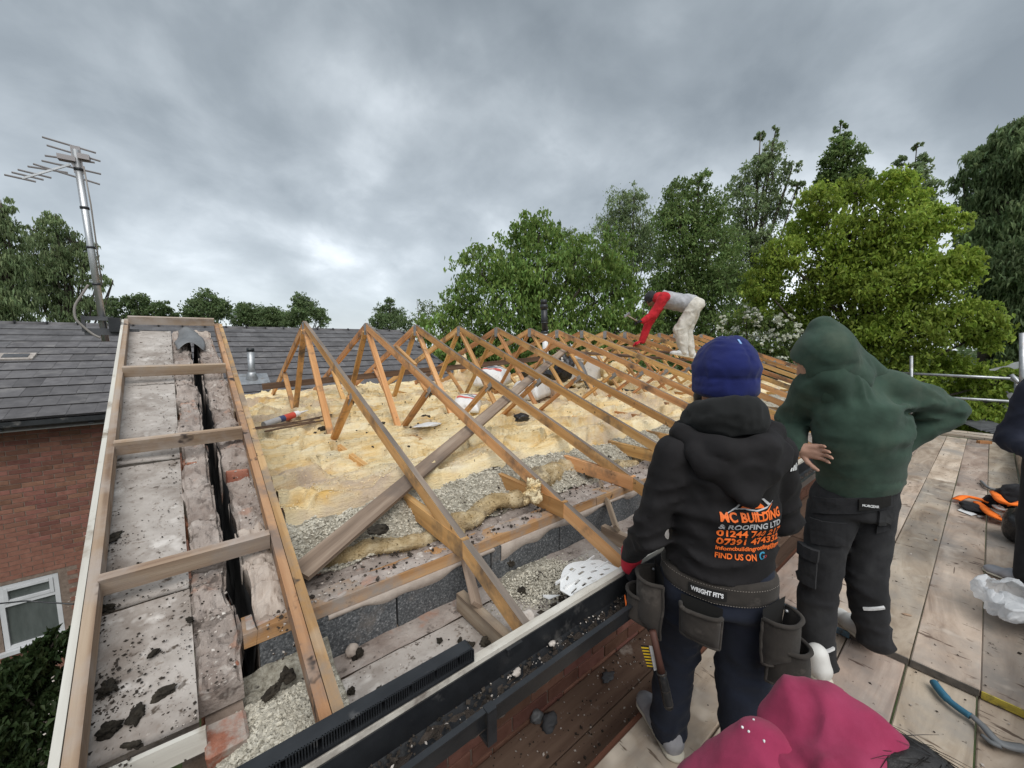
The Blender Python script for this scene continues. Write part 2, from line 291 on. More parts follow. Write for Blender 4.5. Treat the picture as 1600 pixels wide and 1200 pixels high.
_t.links.new(_B.outputs[0], _m1.inputs[1]); _t.links.new(_tl.outputs[0], _m1.inputs[2]); _t.links.new(_m1.outputs[0], _m2.inputs[1]); _t.links.new(_tp.outputs[0], _m2.inputs[2]); _t.links.new(_m2.outputs[0], _o.inputs[0])
M['blackbag'] = nmat('black_polythene', [(.3, (.010, .010, .011)), (.7, (.022, .022, .024))], 6, 5, rough=.3, bump=.7, bscale=9, bdist=.03, spec=.55, rand=0)
M['card'] = pmat('brown_cardboard', (.42, .29, .20), .9, bump=.1)
M['leafsoil'] = nmat('garden_ground', [(.3, (.03, .045, .018)), (.7, (.07, .095, .035))], 3, 8, rough=1, bump=.6, bscale=8, bdist=.1, rand=0, dirt=(.10, .085, .06), dscale=.3, dpos=(.5, .65))
def fabric(name, c, rough=.95, sheen=.25, fine=420, dirt=None, bump=.25, var=.25, dpos=(.56, .72), dscale=7):
    return nmat(name, [(.3, tuple(x*(1-var) for x in c)), (.7, tuple(x*(1+var) for x in c))], 9, 6, rough=rough, bump=bump, bscale=fine, bdist=.0016, rand=0, dirt=dirt, dscale=dscale, dpos=dpos, spec=.15, sheen=sheen, bump2=(6, .30, .03))
def skinm(name, c): return nmat(name, [(.3, tuple(x*.85 for x in c)), (.7, tuple(min(1, x*1.12) for x in c))], 16, 5, rough=.55, bump=.12, bscale=160, bdist=.0015, rand=0, spec=.35)
# ------------------------------------------------------------------ ground
SL = .34779
def zr(y): return .2469 - SL*abs(4.3257-y)          # top of the rafters
GZ = -5.9
g = 140
gv = []; nn = 60
gx_, gy_ = np.meshgrid(np.linspace(-500, 500, nn), np.linspace(-500, 500, nn), indexing='ij')
gz_ = GZ + .25*fbm(np.stack([gx_, gy_, gx_*0], -1), .05, 3, 3)
far = np.hypot(gx_, gy_); gz_ = np.where(far < 30, GZ, gz_)
gr = obj('ground', np.stack([gx_, gy_, gz_], -1).reshape(-1, 3), grid_faces(nn, nn), M['leafsoil'], None, True); tag(gr, kind='structure')
# ------------------------------------------------------------------ bricks
_bm = []
def brick_mesh(i, L_=.215, W_=.1025, H_=.065, rough=0):
    k = (i, L_, W_, H_, rough)
    for a, b in _bm:
        if a == k: return b
    bm = bmesh.new(); rg = random.Random(i+int(L_*1000))
    vs = [bm.verts.new(Vector(p)+Vector([rg.uniform(-1, 1)*(.0012+rough*.006) for _ in range(3)])) for p in boxv((-L_/2, -W_/2, -H_/2), (L_/2, W_/2, H_/2))]
    for f in BOXF: bm.faces.new([vs[j] for j in f])
    bmesh.ops.bevel(bm, geom=list(bm.edges), offset=.0025+rough*.004, segments=1, affect='EDGES')
    me = bpy.data.meshes.new('brick'); bm.to_mesh(me); bm.free(); _bm.append((k, me)); return me
def brick(parent, c, mat, i=0, L_=.215, rz=0, rough=0, W_=.1025):
    me = brick_mesh(i % 4, L_, W_, .065, rough)
    return link('brick', me, mat, parent, c, (0, 0, rz))
# ------------------------------------------------------------------ our house
house = thing('house', 'brick house with its roof stripped back to bare timber under repair', 'house', (4.6, 1.25, GZ))
X0, X1 = -.13, 9.55
fw = MB().box((X0+.006, 1.257, GZ), (X1, 1.352, -1.116)).build('front_wall', M['mortar_wall'], house)
cnt = 0
for c in range(16):
    z = -1.116-.0375-.075*c
    for k in range(17):
        x = X0+.1125+.225*k + (.1125 if c % 2 else 0)
        if x > 3.7 or x < 0: continue
        brick(fw, (x, 1.30, z), M['brick'], cnt); cnt += 1
rest = MB()
for c in range(16, 40):
    for k in range(17):
        x = X0+.1125+.225*k + (.1125 if c % 2 else 0); z = -1.116-.0375-.075*c; rest.box((x-.1075, 1.25, z-.0325), (x+.1075, 1.34, z+.0325))
for c in range(40):
    for k in range(17, 43):
        x = X0+.1125+.225*k + (.1125 if c % 2 else 0); z = -1.116-.0375-.075*c; rest.box((x-.1075, 1.25, z-.0325), (x+.1075, 1.34, z+.0325))
tag(rest.build('lower_bricks', M['brick'], fw), kind='stuff')
# top of the outer leaf, pinkish bedded strip against the blocks
v = []; nx, ny = 160, 6
xs = np.linspace(X0+.3, X1, nx); ys = np.linspace(1.262, 1.368, ny)
P = np.stack(np.meshgrid(xs, ys, [0.], indexing='ij'), -1)[:, :, 0]; P[..., 2] = -1.098+.008*fbm(P, 9, 3, 2)
obj('mortar_bed', P.reshape(-1, 3), grid_faces(nx, ny), M['mortar'], house, True)
# inner leaf of dark blocks and the wall plate on it
il = MB().box((.2, 1.376, GZ), (X1, 1.47, -1.10)).build('inner_wall', M['mortar_wall'], house)
for k in range(21):
    a = .065+.45*k
    if a > 9.3: break
    box('block', (a+.004, 1.37, -1.3), (a+.446, 1.47, -.938), M['block'], il, .004)
# smeared mortar hanging below the plate
def smear(x0, x1, seed, name='mortar_smear'):
    n = int((x1-x0)/.02)+2; xs = np.linspace(x0, x1, n); d = .02+.05*np.clip(.5+.9*fbm(np.stack([xs, xs*0, xs*0], -1), 3.2, 3, seed), 0, 1.3)
    V = []; F = []
    for i in range(n):
        V += [(xs[i], 1.371, -.936), (xs[i], 1.362+.003*sin(i*1.7), -.937), (xs[i], 1.364, -.936-d[i]*.7), (xs[i], 1.371, -.936-d[i])]
    for i in range(n-1):
        for k in range(3): F.append((i*4+k, i*4+k+1, i*4+5+k, i*4+4+k))
    obj(name, V, F, M['plast'], il, True)
smear(.27, .98, 3); smear(1.02, 2.3, 8); smear(2.35, 5.2, 5)
wp = thing('wall_plate', None, None, (0, 0, 0)); wp.parent = house; wp.location = -Vector((4.6, 1.25, GZ)); 
for a, b in ((.03, 1.72), (1.725, 4.4), (4.405, 7.1), (7.105, 9.4)):
    beam('plate_timber', (a, 1.42, -.912), (b, 1.42, -.912), .098, .046, M['plate_wood'], wp, bev=.003)
# dusty soffit boards behind the fascia
for i, (a, b) in enumerate(((.24, 1.02), (1.025, 2.2), (2.205, 3.4), (3.405, 4.6), (4.605, 5.8), (5.805, 7.0), (7.005, 9.4))):
    nx = int((b-a)/.03)+2; ny = 14
    P = np.stack(np.meshgrid(np.linspace(a, b, nx), np.linspace(.895, 1.262, ny), [0.], indexing='ij'), -1)[:, :, 0]
    P[..., 2] = -1.103+.004*fbm(P, 11, 4, i)+.010*np.clip(fbm(P, 3.1, 2, i+4), 0, 1)
    obj('soffit_board', P.reshape(-1, 3), grid_faces(nx, ny), M['soffit'], house, True)
# fascia board with a cream top edge
MB().box((-.12, .866, -1.13), (X1, .894, -.919)).build('fascia_board', M['fasciacream'], house)
# dark timber rail behind the fascia at the corner
beam('corner_bearer', (-.12, .912, -.975), (.24, .912, -.975), .034, .05, M['grey_timber'], house)
# gutter: trough with a rolled front lip, brackets and dirt
prof = [(.864, -.935), (.862, -1.015), (.848, -1.032), (.785, -1.036), (.766, -1.026), (.756, -.962), (.745, -.958), (.744, -.952), (.760, -.951), (.771, -1.019), (.787, -1.030), (.845, -1.027), (.857, -1.012), (.859, -.934)]
# two lengths butted together
gut = thing('gutter', None, None, (0, 0, 0)); gut.parent = house; gut.location = -Vector((4.6, 1.25, GZ))
for a, b, dz in ((-1.2, 2.03, 0), (2.035, 5.9, -.002), (5.905, 9.7, -.002)):
    V = []; F = []; n = len(prof); m_ = 24
    for i in range(m_+1):
        x = a+(b-a)*i/m_; w = .003*sin(x*2.3)
        V += [(x, y+w*.5, z+w+dz) for y, z in prof]
    for i in range(m_):
        for k in range(n): F.append((i*n+k, i*n+(k+1) % n, (i+1)*n+(k+1) % n, (i+1)*n+k))
    F.append(tuple(range(n))); F.append(tuple(m_*n+k for k in range(n-1, -1, -1)))
    obj('trough', V, F, M['blackplastic'], gut)
for x in (.52, 1.32, 2.12, 2.92):
    br = MB().box((x-.014, .742, -1.048), (x+.014, .862, -1.038)).box((x-.014, .738, -1.046), (x+.014, .744, -.95)).box((x-.014, .738, -.951), (x+.014, .764, -.946))
    br.add([(x-.014, .80, -1.048), (x+.014, .80, -1.048), (x+.014, .862, -1.048), (x-.014, .862, -1.048), (x-.014, .86, -1.10), (x+.014, .86, -1.10)], [(0, 1, 2, 3), (0, 4, 5, 1), (0, 3, 4), (1, 5, 2)])
    br.build('gutter_bracket', M['blackplastic'], gut)
for x in (.69, 1.62): box('clip', (x-.03, .852, -.948), (x+.03, .863, -.931), M['blackplastic'], gut)
nx, ny = 330, 12
P = np.stack(np.meshgrid(np.linspace(-.3, 6, nx), np.linspace(.769, .858, ny), [0.], indexing='ij'), -1)[:, :, 0]
hh = np.clip(fbm(P*np.array([.5, 1, 1]), 5, 4, 21)+.15, 0, 1)
P[..., 2] = -1.029+.004+.035*hh+.006*fbm(P, 60, 2, 5)
tag(obj('gutter_dirt', P.reshape(-1, 3), grid_faces(nx, ny), M['soil'], gut, False), kind='stuff')
# ---- gable wall: stepped outer bricks, cavity, inner leaf
def gxx(x, y): return x-.047*(y-2.5)           # the gable lies a touch askew to the eaves
gable_m = MB()
_gy = [1.30, 4.3257, 7.35]; _gx = [gxx(-.124, 1.3), gxx(-.124, 4.3257), gxx(-.124, 4.3257)]
for i in range(2):
    a, b = i, i+1; za, zb = zr(_gy[a])-.26, zr(_gy[b])-.26
    q = [(_gx[a], _gy[a], GZ), (_gx[a]+.09, _gy[a], GZ), (_gx[b]+.09, _gy[b], GZ), (_gx[b], _gy[b], GZ), (_gx[a], _gy[a], za), (_gx[a]+.09, _gy[a], za), (_gx[b]+.09, _gy[b], zb), (_gx[b], _gy[b], zb)]
    gable_m.add(q, BOXF)
gable = gable_m.build('gable_wall', M['mortar_wall'], house)
gb = MB()
for c in range(84):
    z = GZ+.04+.075*c
    for k in range(28):
        y = 1.31+.1075+.225*k+(.1125 if c % 2 else 0)
        if y > 7.2 or z > zr(y)-.33: continue
        x = gxx(-.130, min(y, 4.3257)); gb.box((x, y-.1075, z-.0325), (x+.05, y+.1075, z+.0325))
tag(gb.build('gable_bricks', M['brick'], gable), kind='stuff')
cnt = 0
y = 1.10
rg = random.Random(3)
while y < 4.4:
    if y < 1.2: y += .2155; continue
    Lb = .205; yc = y+Lb/2; zt = zr(min(yc, 4.3257))-.175
    xc = gxx(-.085, yc)
    for lev in range(2 if y > 1.5 else 3):
        brick(gable, (xc+rg.uniform(-.005, .005), yc+(.1 if lev % 2 else 0)*0, zt-.0325-.075*lev), M['brick2'], cnt, .205, R(90)+rg.uniform(-.05, .05), .6, .098); cnt += 1
    y += .2155
# core behind the bricks
V = []; F = []
for yy in np.linspace(1.12, 4.32, 12):
    z = zr(yy)-.215; x = gxx(-.085, yy); V += [(x-.043, yy, z), (x+.043, yy, z), (x+.043, yy, z-1.2), (x-.043, yy, z-1.2)]
for i in range(11):
    for k in range(4): F.append((i*4+k, i*4+(k+1) % 4, i*4+4+(k+1) % 4, i*4+4+k))
obj('brick_core', V, F, M['mortar_wall'], gable)
def rough_top(name, y0, y1, xl, xr, off, seed, mat, parent, thick=.09, amp=.018, holes=.0, ragged=.012):
    """broken mortar and brick top following the roof slope, uneven in height and along both edges"""
    ny = int((y1-y0)/.008)+2; nx = 18
    ys = np.linspace(y0, y1, ny); P = np.zeros((ny, nx, 3))
    t = np.linspace(0, 1, nx)
    eL = ragged*fbm(np.stack([ys, ys*0, ys*0], -1), 7, 3, seed); eR = ragged*fbm(np.stack([ys, ys*0+5, ys*0], -1), 7, 3, seed+1)
    step = ((ys-y0)/.2155); fr = step-np.floor(step)
    for j in range(nx):
        P[:, j, 0] = [gxx(xl+(xr-xl)*t[j], q) for q in ys]; P[:, j, 0] += eL*(1-t[j])+eR*t[j]; P[:, j, 1] = ys
    base = np.array([zr(min(q, 4.3257)) for q in ys])-off
    h = .008*fbm(P*np.array([1, 1, 0]), 36, 3, seed+6)+.008*(1-2*np.abs(vnoise(P*np.array([1, 1, 0])+.03*fbm(P, 20, 2, seed)[..., None], 24, seed+8)))+amp*fbm(P*np.array([1.4, 1, 0]), 9, 4, seed+2)+amp*.9*vnoise(P*np.array([.6, 1, 0]), 4.5, seed+3)
    cr = -.55*amp*np.exp(-((fr-.02)/.03)**2)-.55*amp*np.exp(-((fr-.98)/.03)**2)
    P[..., 2] = base[:, None]+h+cr[:, None]*1.4
    edge = np.minimum(t, 1-t); P[..., 2] -= np.where(edge < .09, .012, 0)
    V = P.reshape(-1, 3); F = grid_faces(ny, nx).tolist()
    o = len(V); lo = P[:, [0, -1]].copy(); lo[..., 2] = base[:, None]-thick; V = np.concatenate([V, lo.reshape(-1, 3)])
    for i in range(ny-1):
        F.append((i*nx, (i+1)*nx, o+(i+1)*2, o+i*2)); F.append((i*nx+nx-1, o+i*2+1, o+(i+1)*2+1, (i+1)*nx+nx-1))
    F.append([j for j in range(nx)]+[o+1, o]); F.append([(ny-1)*nx+j for j in range(nx-1, -1, -1)]+[o+(ny-1)*2, o+(ny-1)*2+1])
    return obj(name, V, [tuple(int(a) for a in q) for q in F], mat, parent, False)
yb = 1.27; k = 0
while yb < 4.25:                                      # each brick keeps its own cap of broken mortar
    rough_top('mortar_cap', yb+.004, yb+.209, -.136, -.034, .118+.012*rg.uniform(-1, 1), 40+k, M['mortar'], gable, .075, .016, ragged=.010); yb += .2155; k += 1
inn = MB().box((.03, 1.48, GZ), (.13, 7.2, -1.3)).build('gable_inner_leaf', M['mortar_wall'], house)
yb = 1.40; k = 0
while yb < 4.3:
    Lb = .215 if rg.random() < .6 else .43
    rough_top('broken_brick', yb+.004, min(yb+Lb-.006, 4.33), .012, .126, .125+.02*rg.uniform(-1, 1), 80+k, M['mortar'] if rg.random() < .62 else M['plast'], inn, .3, .020, ragged=.012)
    if rg.random() < .5: brick(inn, (gxx(.073, yb+.1), yb+.1, zr(yb+.1)-.20), M['brick2'], k, .205, R(90), .8, .098)
    yb += Lb; k += 1
# the black membrane lining the open cavity
V = []; F = []
ys = np.linspace(1.37, 4.3, 90)
for i, yy in enumerate(ys):
    w = .004*sin(yy*19)+.003*sin(yy*43); z = zr(min(yy, 4.3257))-.105
    xl = gxx(-.034, yy); xr_ = gxx(.010, yy)
    V += [(xl-.004+w, yy, z+.008*sin(yy*31)), (xl+.008+w, yy, z-.10), (xl+.020, yy, z-.32), (xr_-.006-w, yy, z-.12), (xr_+w, yy, z+.004*sin(yy*23))]
for i in range(89):
    for q in range(4): F.append((i*5+q, i*5+q+1, i*5+6+q, i*5+5+q))
obj('cavity_membrane', V, F, M['dpc'], house, True)
M['corner_brick'] = nmat('mortared_brick', [(.3, (.24, .09, .055)), (.5, (.34, .14, .09)), (.7, (.42, .21, .15))], 12, 7, rough=.95, bump=.8, bscale=30, bdist=.01, rand=.1, dirt=(.40, .34, .295), dscale=9, dpos=(.44, .56))
# corner bricks of the gable, freshly broken
for (yy, zz, i) in ((1.185, -1.045, 0), (1.165, -1.122, 1), (1.15, -1.20, 2)):
    brick(gable, (gxx(-.083, yy), yy, zz), M['corner_brick'], i+7, .105, R(92), 1., .095)
M['old_rafter'] = nmat('old_stained_rafter', [(.2, (.16, .085, .04)), (.42, (.36, .205, .095)), (.6, (.48, .30, .155)), (.8, (.58, .41, .25))], 2.0, 8, (.5, 9, 9), .85, .5, 12, .006, .1, .01, dirt=(.24, .18, .135), dscale=4, dpos=(.46, .62), spots=[((.055, .042, .035), 11, .61, .68), ((.40, .33, .26), 3, .60, .74)])
# ---- gable ladder: two rails, noggins and the soffit boards under it
lad = thing('gable_ladder', None, None, (0, 0, 0)); lad.parent = house; lad.location = -Vector((4.6, 1.25, GZ))
nrm = Vector((0, -SL, 1)).normalized()
def on(x, y, off=0): return Vector((x, y, zr(y)))+nrm*off
def rail(x0, y0, x1, y1, w, h, mat, up=.0, name='rail'):
    return beam(name, on(x0, y0, up-h/2), on(x1, y1, up-h/2), w, h, mat, lad, nrm, .004)
rail(.083, 4.44, .1735, .915, .0275, .07, M['old_rafter'], 0); rail(.1125, 4.455, .203, .918, .0275, .07, M['old_rafter'], .002)
rail(-.490, 4.40, -.262, .86, .026, .07, M['rail'], .002)
rail(-.5125, 4.42, -.2845, .84, .0165, .16, M['white_edge'], .004, 'barge_board')
for (y, za) in ((4.33, 0), (3.285, -.002), (2.424, -.003), (1.643, -.002)):
    xa, xb = -.481+.0645*(4.4-y), .0695+.0257*(4.44-y)
    a = Vector((xa+.003, y-.004, zr(y)-.046*1.0)); b = Vector((xb-.003, y+.012*0, zr(y)-.044))
    beam('noggin', a+nrm*(za+.010), b+nrm*(za+.010), .029, .064, M['rail'], lad, nrm, .004)
bounds = [1.19, 1.62, 2.40, 3.26, 4.31]
for i in range(4):
    y0, y1 = bounds[i]+.004, bounds[i+1]-.004; ny = int((y1-y0)/.02)+2; nx = 18
    P = np.zeros((ny, nx, 3)); ys = np.linspace(y0, y1, ny)
    for r_, q in enumerate(ys):
        P[r_, :, 0] = np.linspace(-.505+.0655*(4.4-q), gxx(-.139, q), nx); P[r_, :, 1] = q; P[r_, :, 2] = zr(q)-.118
    P[..., 2] += .003*fbm(P, 12, 4, i)+.009*np.clip(fbm(P, 3.2, 3, i+9), 0, 1)
    V = P.reshape(-1, 3); F = grid_faces(ny, nx).tolist()
    V = np.concatenate([V, P[0]-np.array([0, 0, .03])]); o = ny*nx
    for j in range(nx-1): F.append([j+1, j, o+j, o+j+1])
    obj('gable_soffit_board', V, F, M['soffit'], lad, True)
beam('soffit_edge', (-.245, 1.186, -.995), (-.065, 1.174, -.995), .014, .06, M['white_edge'], lad, bev=.002)
# boxed end below the ladder
MB().box((-.30, .92, -1.20), (-.02, 1.16, -1.09)).build('boxed_eave_end', M['soffit'], house)
# sprockets and slats that carry the soffit
for x, dx in ((.762, 0), (1.70, .0), (2.30, .0), (2.9, 0)):
    beam('soffit_bearer', (x-.005, 1.30, -1.055), (x+.012, .90, -1.065), .036, .075, M['grey_timber'], house)
for a, b in (((.880, 1.500, -.905), (.752, 1.165, -1.0)), ((1.93, 1.50, -.885), (1.67, 1.19, -.99))):
    beam('slat', a, b, .048, .018, M['grey_timber'], house, (.5, -.6, .6), bev=.002)
# eaves vent comb on top of the fascia
comb = thing('vent_comb', 'black plastic slotted eaves vent strip lying along the fascia top', 'vent strip', (.3, .90, -.91))
MB().box((-.15, .868, -.915), (.545, .918, -.908)).box((-.15, .912, -.908), (.545, .918, -.884)).build('base_strip', M['blackplastic'], comb)
MB().box((-.15, .876, -.882), (.545, .918, -.878)).build('top_strip', M['blackplastic'], comb)
cm = MB()
for i in range(116):
    if i % 12 in (0,): continue
    x = -.148+.006*i; cm.box((x, .874, -.908), (x+.0028, .879, -.878))
tag(cm.build('comb_teeth', M['blackplastic'], comb), kind='stuff')
box('end_wall', (.5455, .868, -.915), (.549, .918, -.878), M['blackplastic'], comb)
# ------------------------------------------------------------------ trusses
M['stained'] = nmat('felt_stained_timber', [(.2, (.06, .05, .044)), (.45, (.15, .125, .105)), (.6, (.23, .185, .15)), (.8, (.36, .26, .17))], 1.6, 7, (.8, 7, 7), .9, .4, 11, .004, .15)
def stain_top(o):
    """the upper edge sat under felt and battens for decades and is grey"""
    if len(o.data.materials) < 2:
        o.data.materials.append(M['stained'])
        for p in o.data.polygons:
            if p.normal.z > .6: p.material_index = 1
def make_truss(label):
    t = thing('roof_truss', label, 'roof truss', (.788, 4.3257, -.80), 'bare roof trusses along the stripped roof')
    x = .788; A = Vector((x, 4.3257, .2469)); dp = .070; hv = dp/cos(math.atan(SL))
    for s in (1, -1):
        n_ = Vector((0, -SL*s, 1)).normalized()
        foot = Vector((x, 4.3257-s*3.42, .2469-SL*3.42)); top = A-Vector((0, s*.002, 0))
        o = beam('rafter', top-n_*dp/2+Vector((0, 0, 0)), foot-n_*dp/2, .030, dp, M['truss'], t, n_)
        stain_top(o)
    beam('bottom_chord', (x, 1.30, -.842), (x, 7.35, -.842), .035, .085, M['truss'], t)
    for s in (1, -1):
        fy = 4.3257-s*.86
        beam('web', (x, 4.3257-s*.045, .155), (x, fy, -.80), .028, .054, M['truss'], t, (1, 0, 0))
        ty = 4.3257-s*1.50
        beam('web', (x, ty-s*.0, zr(4.3257-1.50)-.09), (x, fy-s*.045, -.80), .028, .054, M['truss'], t, (1, 0, 0))
    e = .0155
    for sx in (-1, 1):
        MB().box((x+sx*(e+.0012)-.0007, 4.289, .115), (x+sx*(e+.0012)+.0007, 4.363, .238)).build('nail_plate', M['plate'], t)
        for s in (1, -1):
            ty = 4.3257-s*1.51; zz = zr(2.8257)-.105
            d = Vector((0, -s*.0-(4.3257-s*.905-ty), -.80-zz)).normalized()
            c = Vector((x+sx*(e+.0012), ty, zz)); dd = Vector((0, (4.3257-s*.905)-ty, -.80-zz)).normalized()
            MB().bar(c-dd*.06, c+dd*.06, .044, .0014, (1, 0, 0)).build('nail_plate', M['plate'], t)
    return t
def copy_tree(o, parent=None):
    c = o.copy(); COL.objects.link(c); WL[c] = wl(o)
    if parent: c.parent = parent
    for ch in [q for q in o.children]: copy_tree(ch, c)
    return c
ORD = ['nearest', 'second', 'third', 'fourth', 'fifth', 'sixth', 'seventh', 'eighth', 'ninth', 'tenth', 'eleventh', 'twelfth', 'thirteenth', 'fourteenth', 'farthest']
T0 = make_truss('nearest bare pine roof truss, next to the gable ladder')
trg = random.Random(11)
trusses = [T0]
for i in range(1, 15):
    t = copy_tree(T0); trusses.append(t)
    t.location = Vector((.788+.6*i+trg.uniform(-.012, .012), 4.3257, -.80+trg.uniform(-.004, .004)))
    t['label'] = ORD[i]+(' bare pine roof truss counted from the gable ladder' if i < 14 else ' bare pine roof truss, at the far end of the roof')
    t.rotation_euler = (0, trg.uniform(-.012, .012), trg.uniform(-.004, .004))
# broken stub of splice on the second truss
sp = beam('splice_timber', on(1.415, 3.55, -.02), on(1.415, 3.12, -.03), .03, .085, M['truss'], None, nrm); tag(sp, 'short timber splice fixed beside the rafter of the second truss', 'timber splice')
# diagonal and longitudinal bracing boards
b = beam('brace_board', Vector((.215, 1.51, -.763))-nrm*.083, Vector((4.15, 3.85, .05))-nrm*.083, .088, .020, M['grey_timber'], None, nrm, .003)
tag(b, 'long grey diagonal brace board nailed under the near rafters', 'brace board')
b = beam('binder_board', (.55, 6.05, -.545), (5.2, 5.35, -.25), .022, .085, M['dark_timber'], None); tag(b, 'long dark stained brace running under the far rafters', 'brace board')
b = beam('binder_board', (3.9, 3.85, -.09), (6.6, 3.30, -.27), .085, .022, M['dark_timber'], None, nrm); tag(b, 'dark brace board below rafters near the worker in red sleeves', 'brace board')
b = beam('binder_board', (5.2, 3.75, -.03), (8.6, 2.6, -.42), .085, .022, M['dark_timber'], None, nrm); tag(b, 'dark brace board under the far end rafters', 'brace board')
# ------------------------------------------------------------------ insulation in the loft
def sstep(x, a, b): t = np.clip((x-a)/(b-a), 0, 1); return t*t*(3-2*t)
# pale loose fill between the joists, from the eaves to under the quilt
xs = np.arange(.16, 9.3, .022); ys = np.arange(1.62, 2.12, .022)
P = np.stack(np.meshgrid(xs, ys, [0.], indexing='ij'), -1)[:, :, 0]
P[..., 2] = -.925+.02*fbm(P, 3, 3, 1)+.016*fbm(P, 18, 3, 2)+.125*sstep(P[..., 1], 1.64, 1.92)
tag(obj('loose_fill_insulation', P.reshape(-1, 3), grid_faces(len(xs), len(ys)), M['loose'], None), kind='stuff')
# yellow quilt: a thick torn blanket with ridges that run along the roof
def quilt(x0, x1, y0, y1, res, seed, base, name, edge_amp=.07):
    xs = np.arange(x0, x1, res); ys = np.arange(y0, y1, res)
    P = np.stack(np.meshgrid(xs, ys, [0.], indexing='ij'), -1)[:, :, 0]
    e = y0+.10+edge_amp*fbm(P*np.array([1, 0, 0])+seed, 1.3, 3, seed)
    d = P[..., 1]-e
    rise = sstep(d, -.045, .02)
    warp = fbm(P*np.array([.7, 1, 0]), 1.6, 3, seed+1)
    ridge = np.abs(np.sin(P[..., 1]*7.2+1.5*warp+P[..., 0]*.5+seed)); ridge = 1-ridge**.6
    ridge2 = 1-np.abs(vnoise(np.stack([P[..., 0]*.9, P[..., 1]*4+warp, P[..., 0]*0], -1), 1.3, seed+3))**.7
    tuft = fbm(P*np.array([1, 1.6, 0]), 6, 4, seed+5)
    tt = -(P[..., 1]*2.7+1.5*warp+.35*P[..., 0]*.3); saw = tt-np.floor(tt); lip = saw*sstep(1-saw, 0, .10)*(.4+.9*np.clip(.5+fbm(P*np.array([1, .6, 0]), 1.1, 2, seed+31), 0, 1))
    t2 = -(P[..., 1]*6.3+2.2*fbm(P*np.array([.8, 1, 0]), 2.1, 2, seed+33)); s2_ = t2-np.floor(t2); lip2 = s2_*sstep(1-s2_, 0, .14)
    h = .070+.04*warp+.10*lip+.018*lip2+.022*tuft+.006*fbm(P, 26, 2, seed+7)+.040*np.exp(-(np.maximum(d, 0)/.30)**2)
    P[..., 2] = base+rise*h-.10*(1-rise)
    P[..., 1] += .03*np.sin(rise*pi)*(-1)
    o = obj(name, P.reshape(-1, 3), grid_faces(len(xs), len(ys)), M['insul'], None, True)
    return tag(o, kind='stuff')
quilt(.23, 5.2, 1.88, 7.55, .024, 3, -.907, 'loft_insulation', .05)
quilt(5.15, 9.35, 2.25, 7.55, .045, 9, -.90, 'loft_insulation')
# rolled front edges of the quilt, one in each bay
def roll(x0, x1, y, z, r, label, seed, mat='insul_dirty', dy=0, torn=.34, flat=.62):
    n = int((x1-x0)/.018); m_ = 22
    V = np.zeros((n, m_, 3)); t = np.linspace(0, 1, n)
    for i in range(n):
        x = x0+(x1-x0)*t[i]; cap = min(1, .35+min(t[i], 1-t[i])*14)
        for k in range(m_):
            a = 2*pi*k/m_; V[i, k] = (x, y+dy*t[i]+cos(a)*r*cap, z+sin(a)*r*flat*cap)
    k_ = 1+torn*fbm(V*np.array([.6, 1, 1]), 7, 4, seed)
    c = np.stack([V[:, :, 0].mean(1), V[:, :, 1].mean(1), V[:, :, 2].mean(1)], -1)[:, None]
    k_ = k_*(1+.16*fbm(V, 28, 3, seed+5)); V = c+(V-c)*k_[..., None]; V[..., 0] += .015*vnoise(V, 20, seed+3)
    V[..., 2] += .022*fbm(V[:, :1]*np.array([1, 0, 0]), 5, 3, seed+9); V[..., 1] += .03*fbm(V[:, :1]*np.array([1, 0, 0])+7, 4, 3, seed+4)
    F = [(i*m_+k, i*m_+(k+1) % m_, (i+1)*m_+(k+1) % m_, (i+1)*m_+k) for i in range(n-1) for k in range(m_)]
    F.append(tuple(range(m_-1, -1, -1))); F.append(tuple((n-1)*m_+k for k in range(m_)))
    return tag(obj('insulation_edge', V.reshape(-1, 3), F, M[mat], None, True), label, 'insulation', 'folded quilt edges above the wall plate')
roll(.275, .95, 1.725, -.915, .052, 'long dirty insulation edge beside the nearest roof truss', 4, dy=-.13)
roll(.90, 1.44, 1.60, -.90, .060, 'dark stained insulation edge ending in an orange tuft by the second truss', 7, dy=.05)
roll(1.47, 2.02, 1.70, -.865, .082, 'thick rolled brown insulation bundle between second and third truss', 11, torn=.3, flat=.9, dy=.14)
roll(2.02, 2.58, 1.69, -.90, .05, 'pale insulation edge curling up beyond the third truss', 15)
roll(2.62, 3.2, 1.70, -.90, .05, 'short insulation edge beside the black jacket sleeve', 19)
t = lump('insulation_tuft', (1.309,1.464,-0.783), .046, M['insul'], None, 6, (1.0, .7, 1.2), .75, 5); tag(t, 'bright orange yellow tuft of torn insulation on the second rafter', 'insulation')
# clumps heaped further in
for k, (p, r, lab) in enumerate((((3.861,6.400,-0.605), .30, 'upright torn yellow insulation slab behind the third truss'), ((2.987,5.400,-0.910), .22, 'low beige insulation heap behind the third truss'), ((3.109,3.900,-1.067), .16, 'brown insulation offcut beside the black glove in the loft'), ((6.251,4.600,-0.583), .26, 'yellow insulation heap under the far trusses'), ((6.886,5.600,-0.309), .30, 'pale insulation heap beyond the black trough'), ((2.615,3.400,-1.104), .17, 'small yellow insulation mound in front of the diagonal brace'))):
    tag(lump('insulation_clump', p, r, M['insul'], None, k+20, (1, .8, .75) if k else (.7, .5, 1.1), .45, 4), lab, 'insulation')
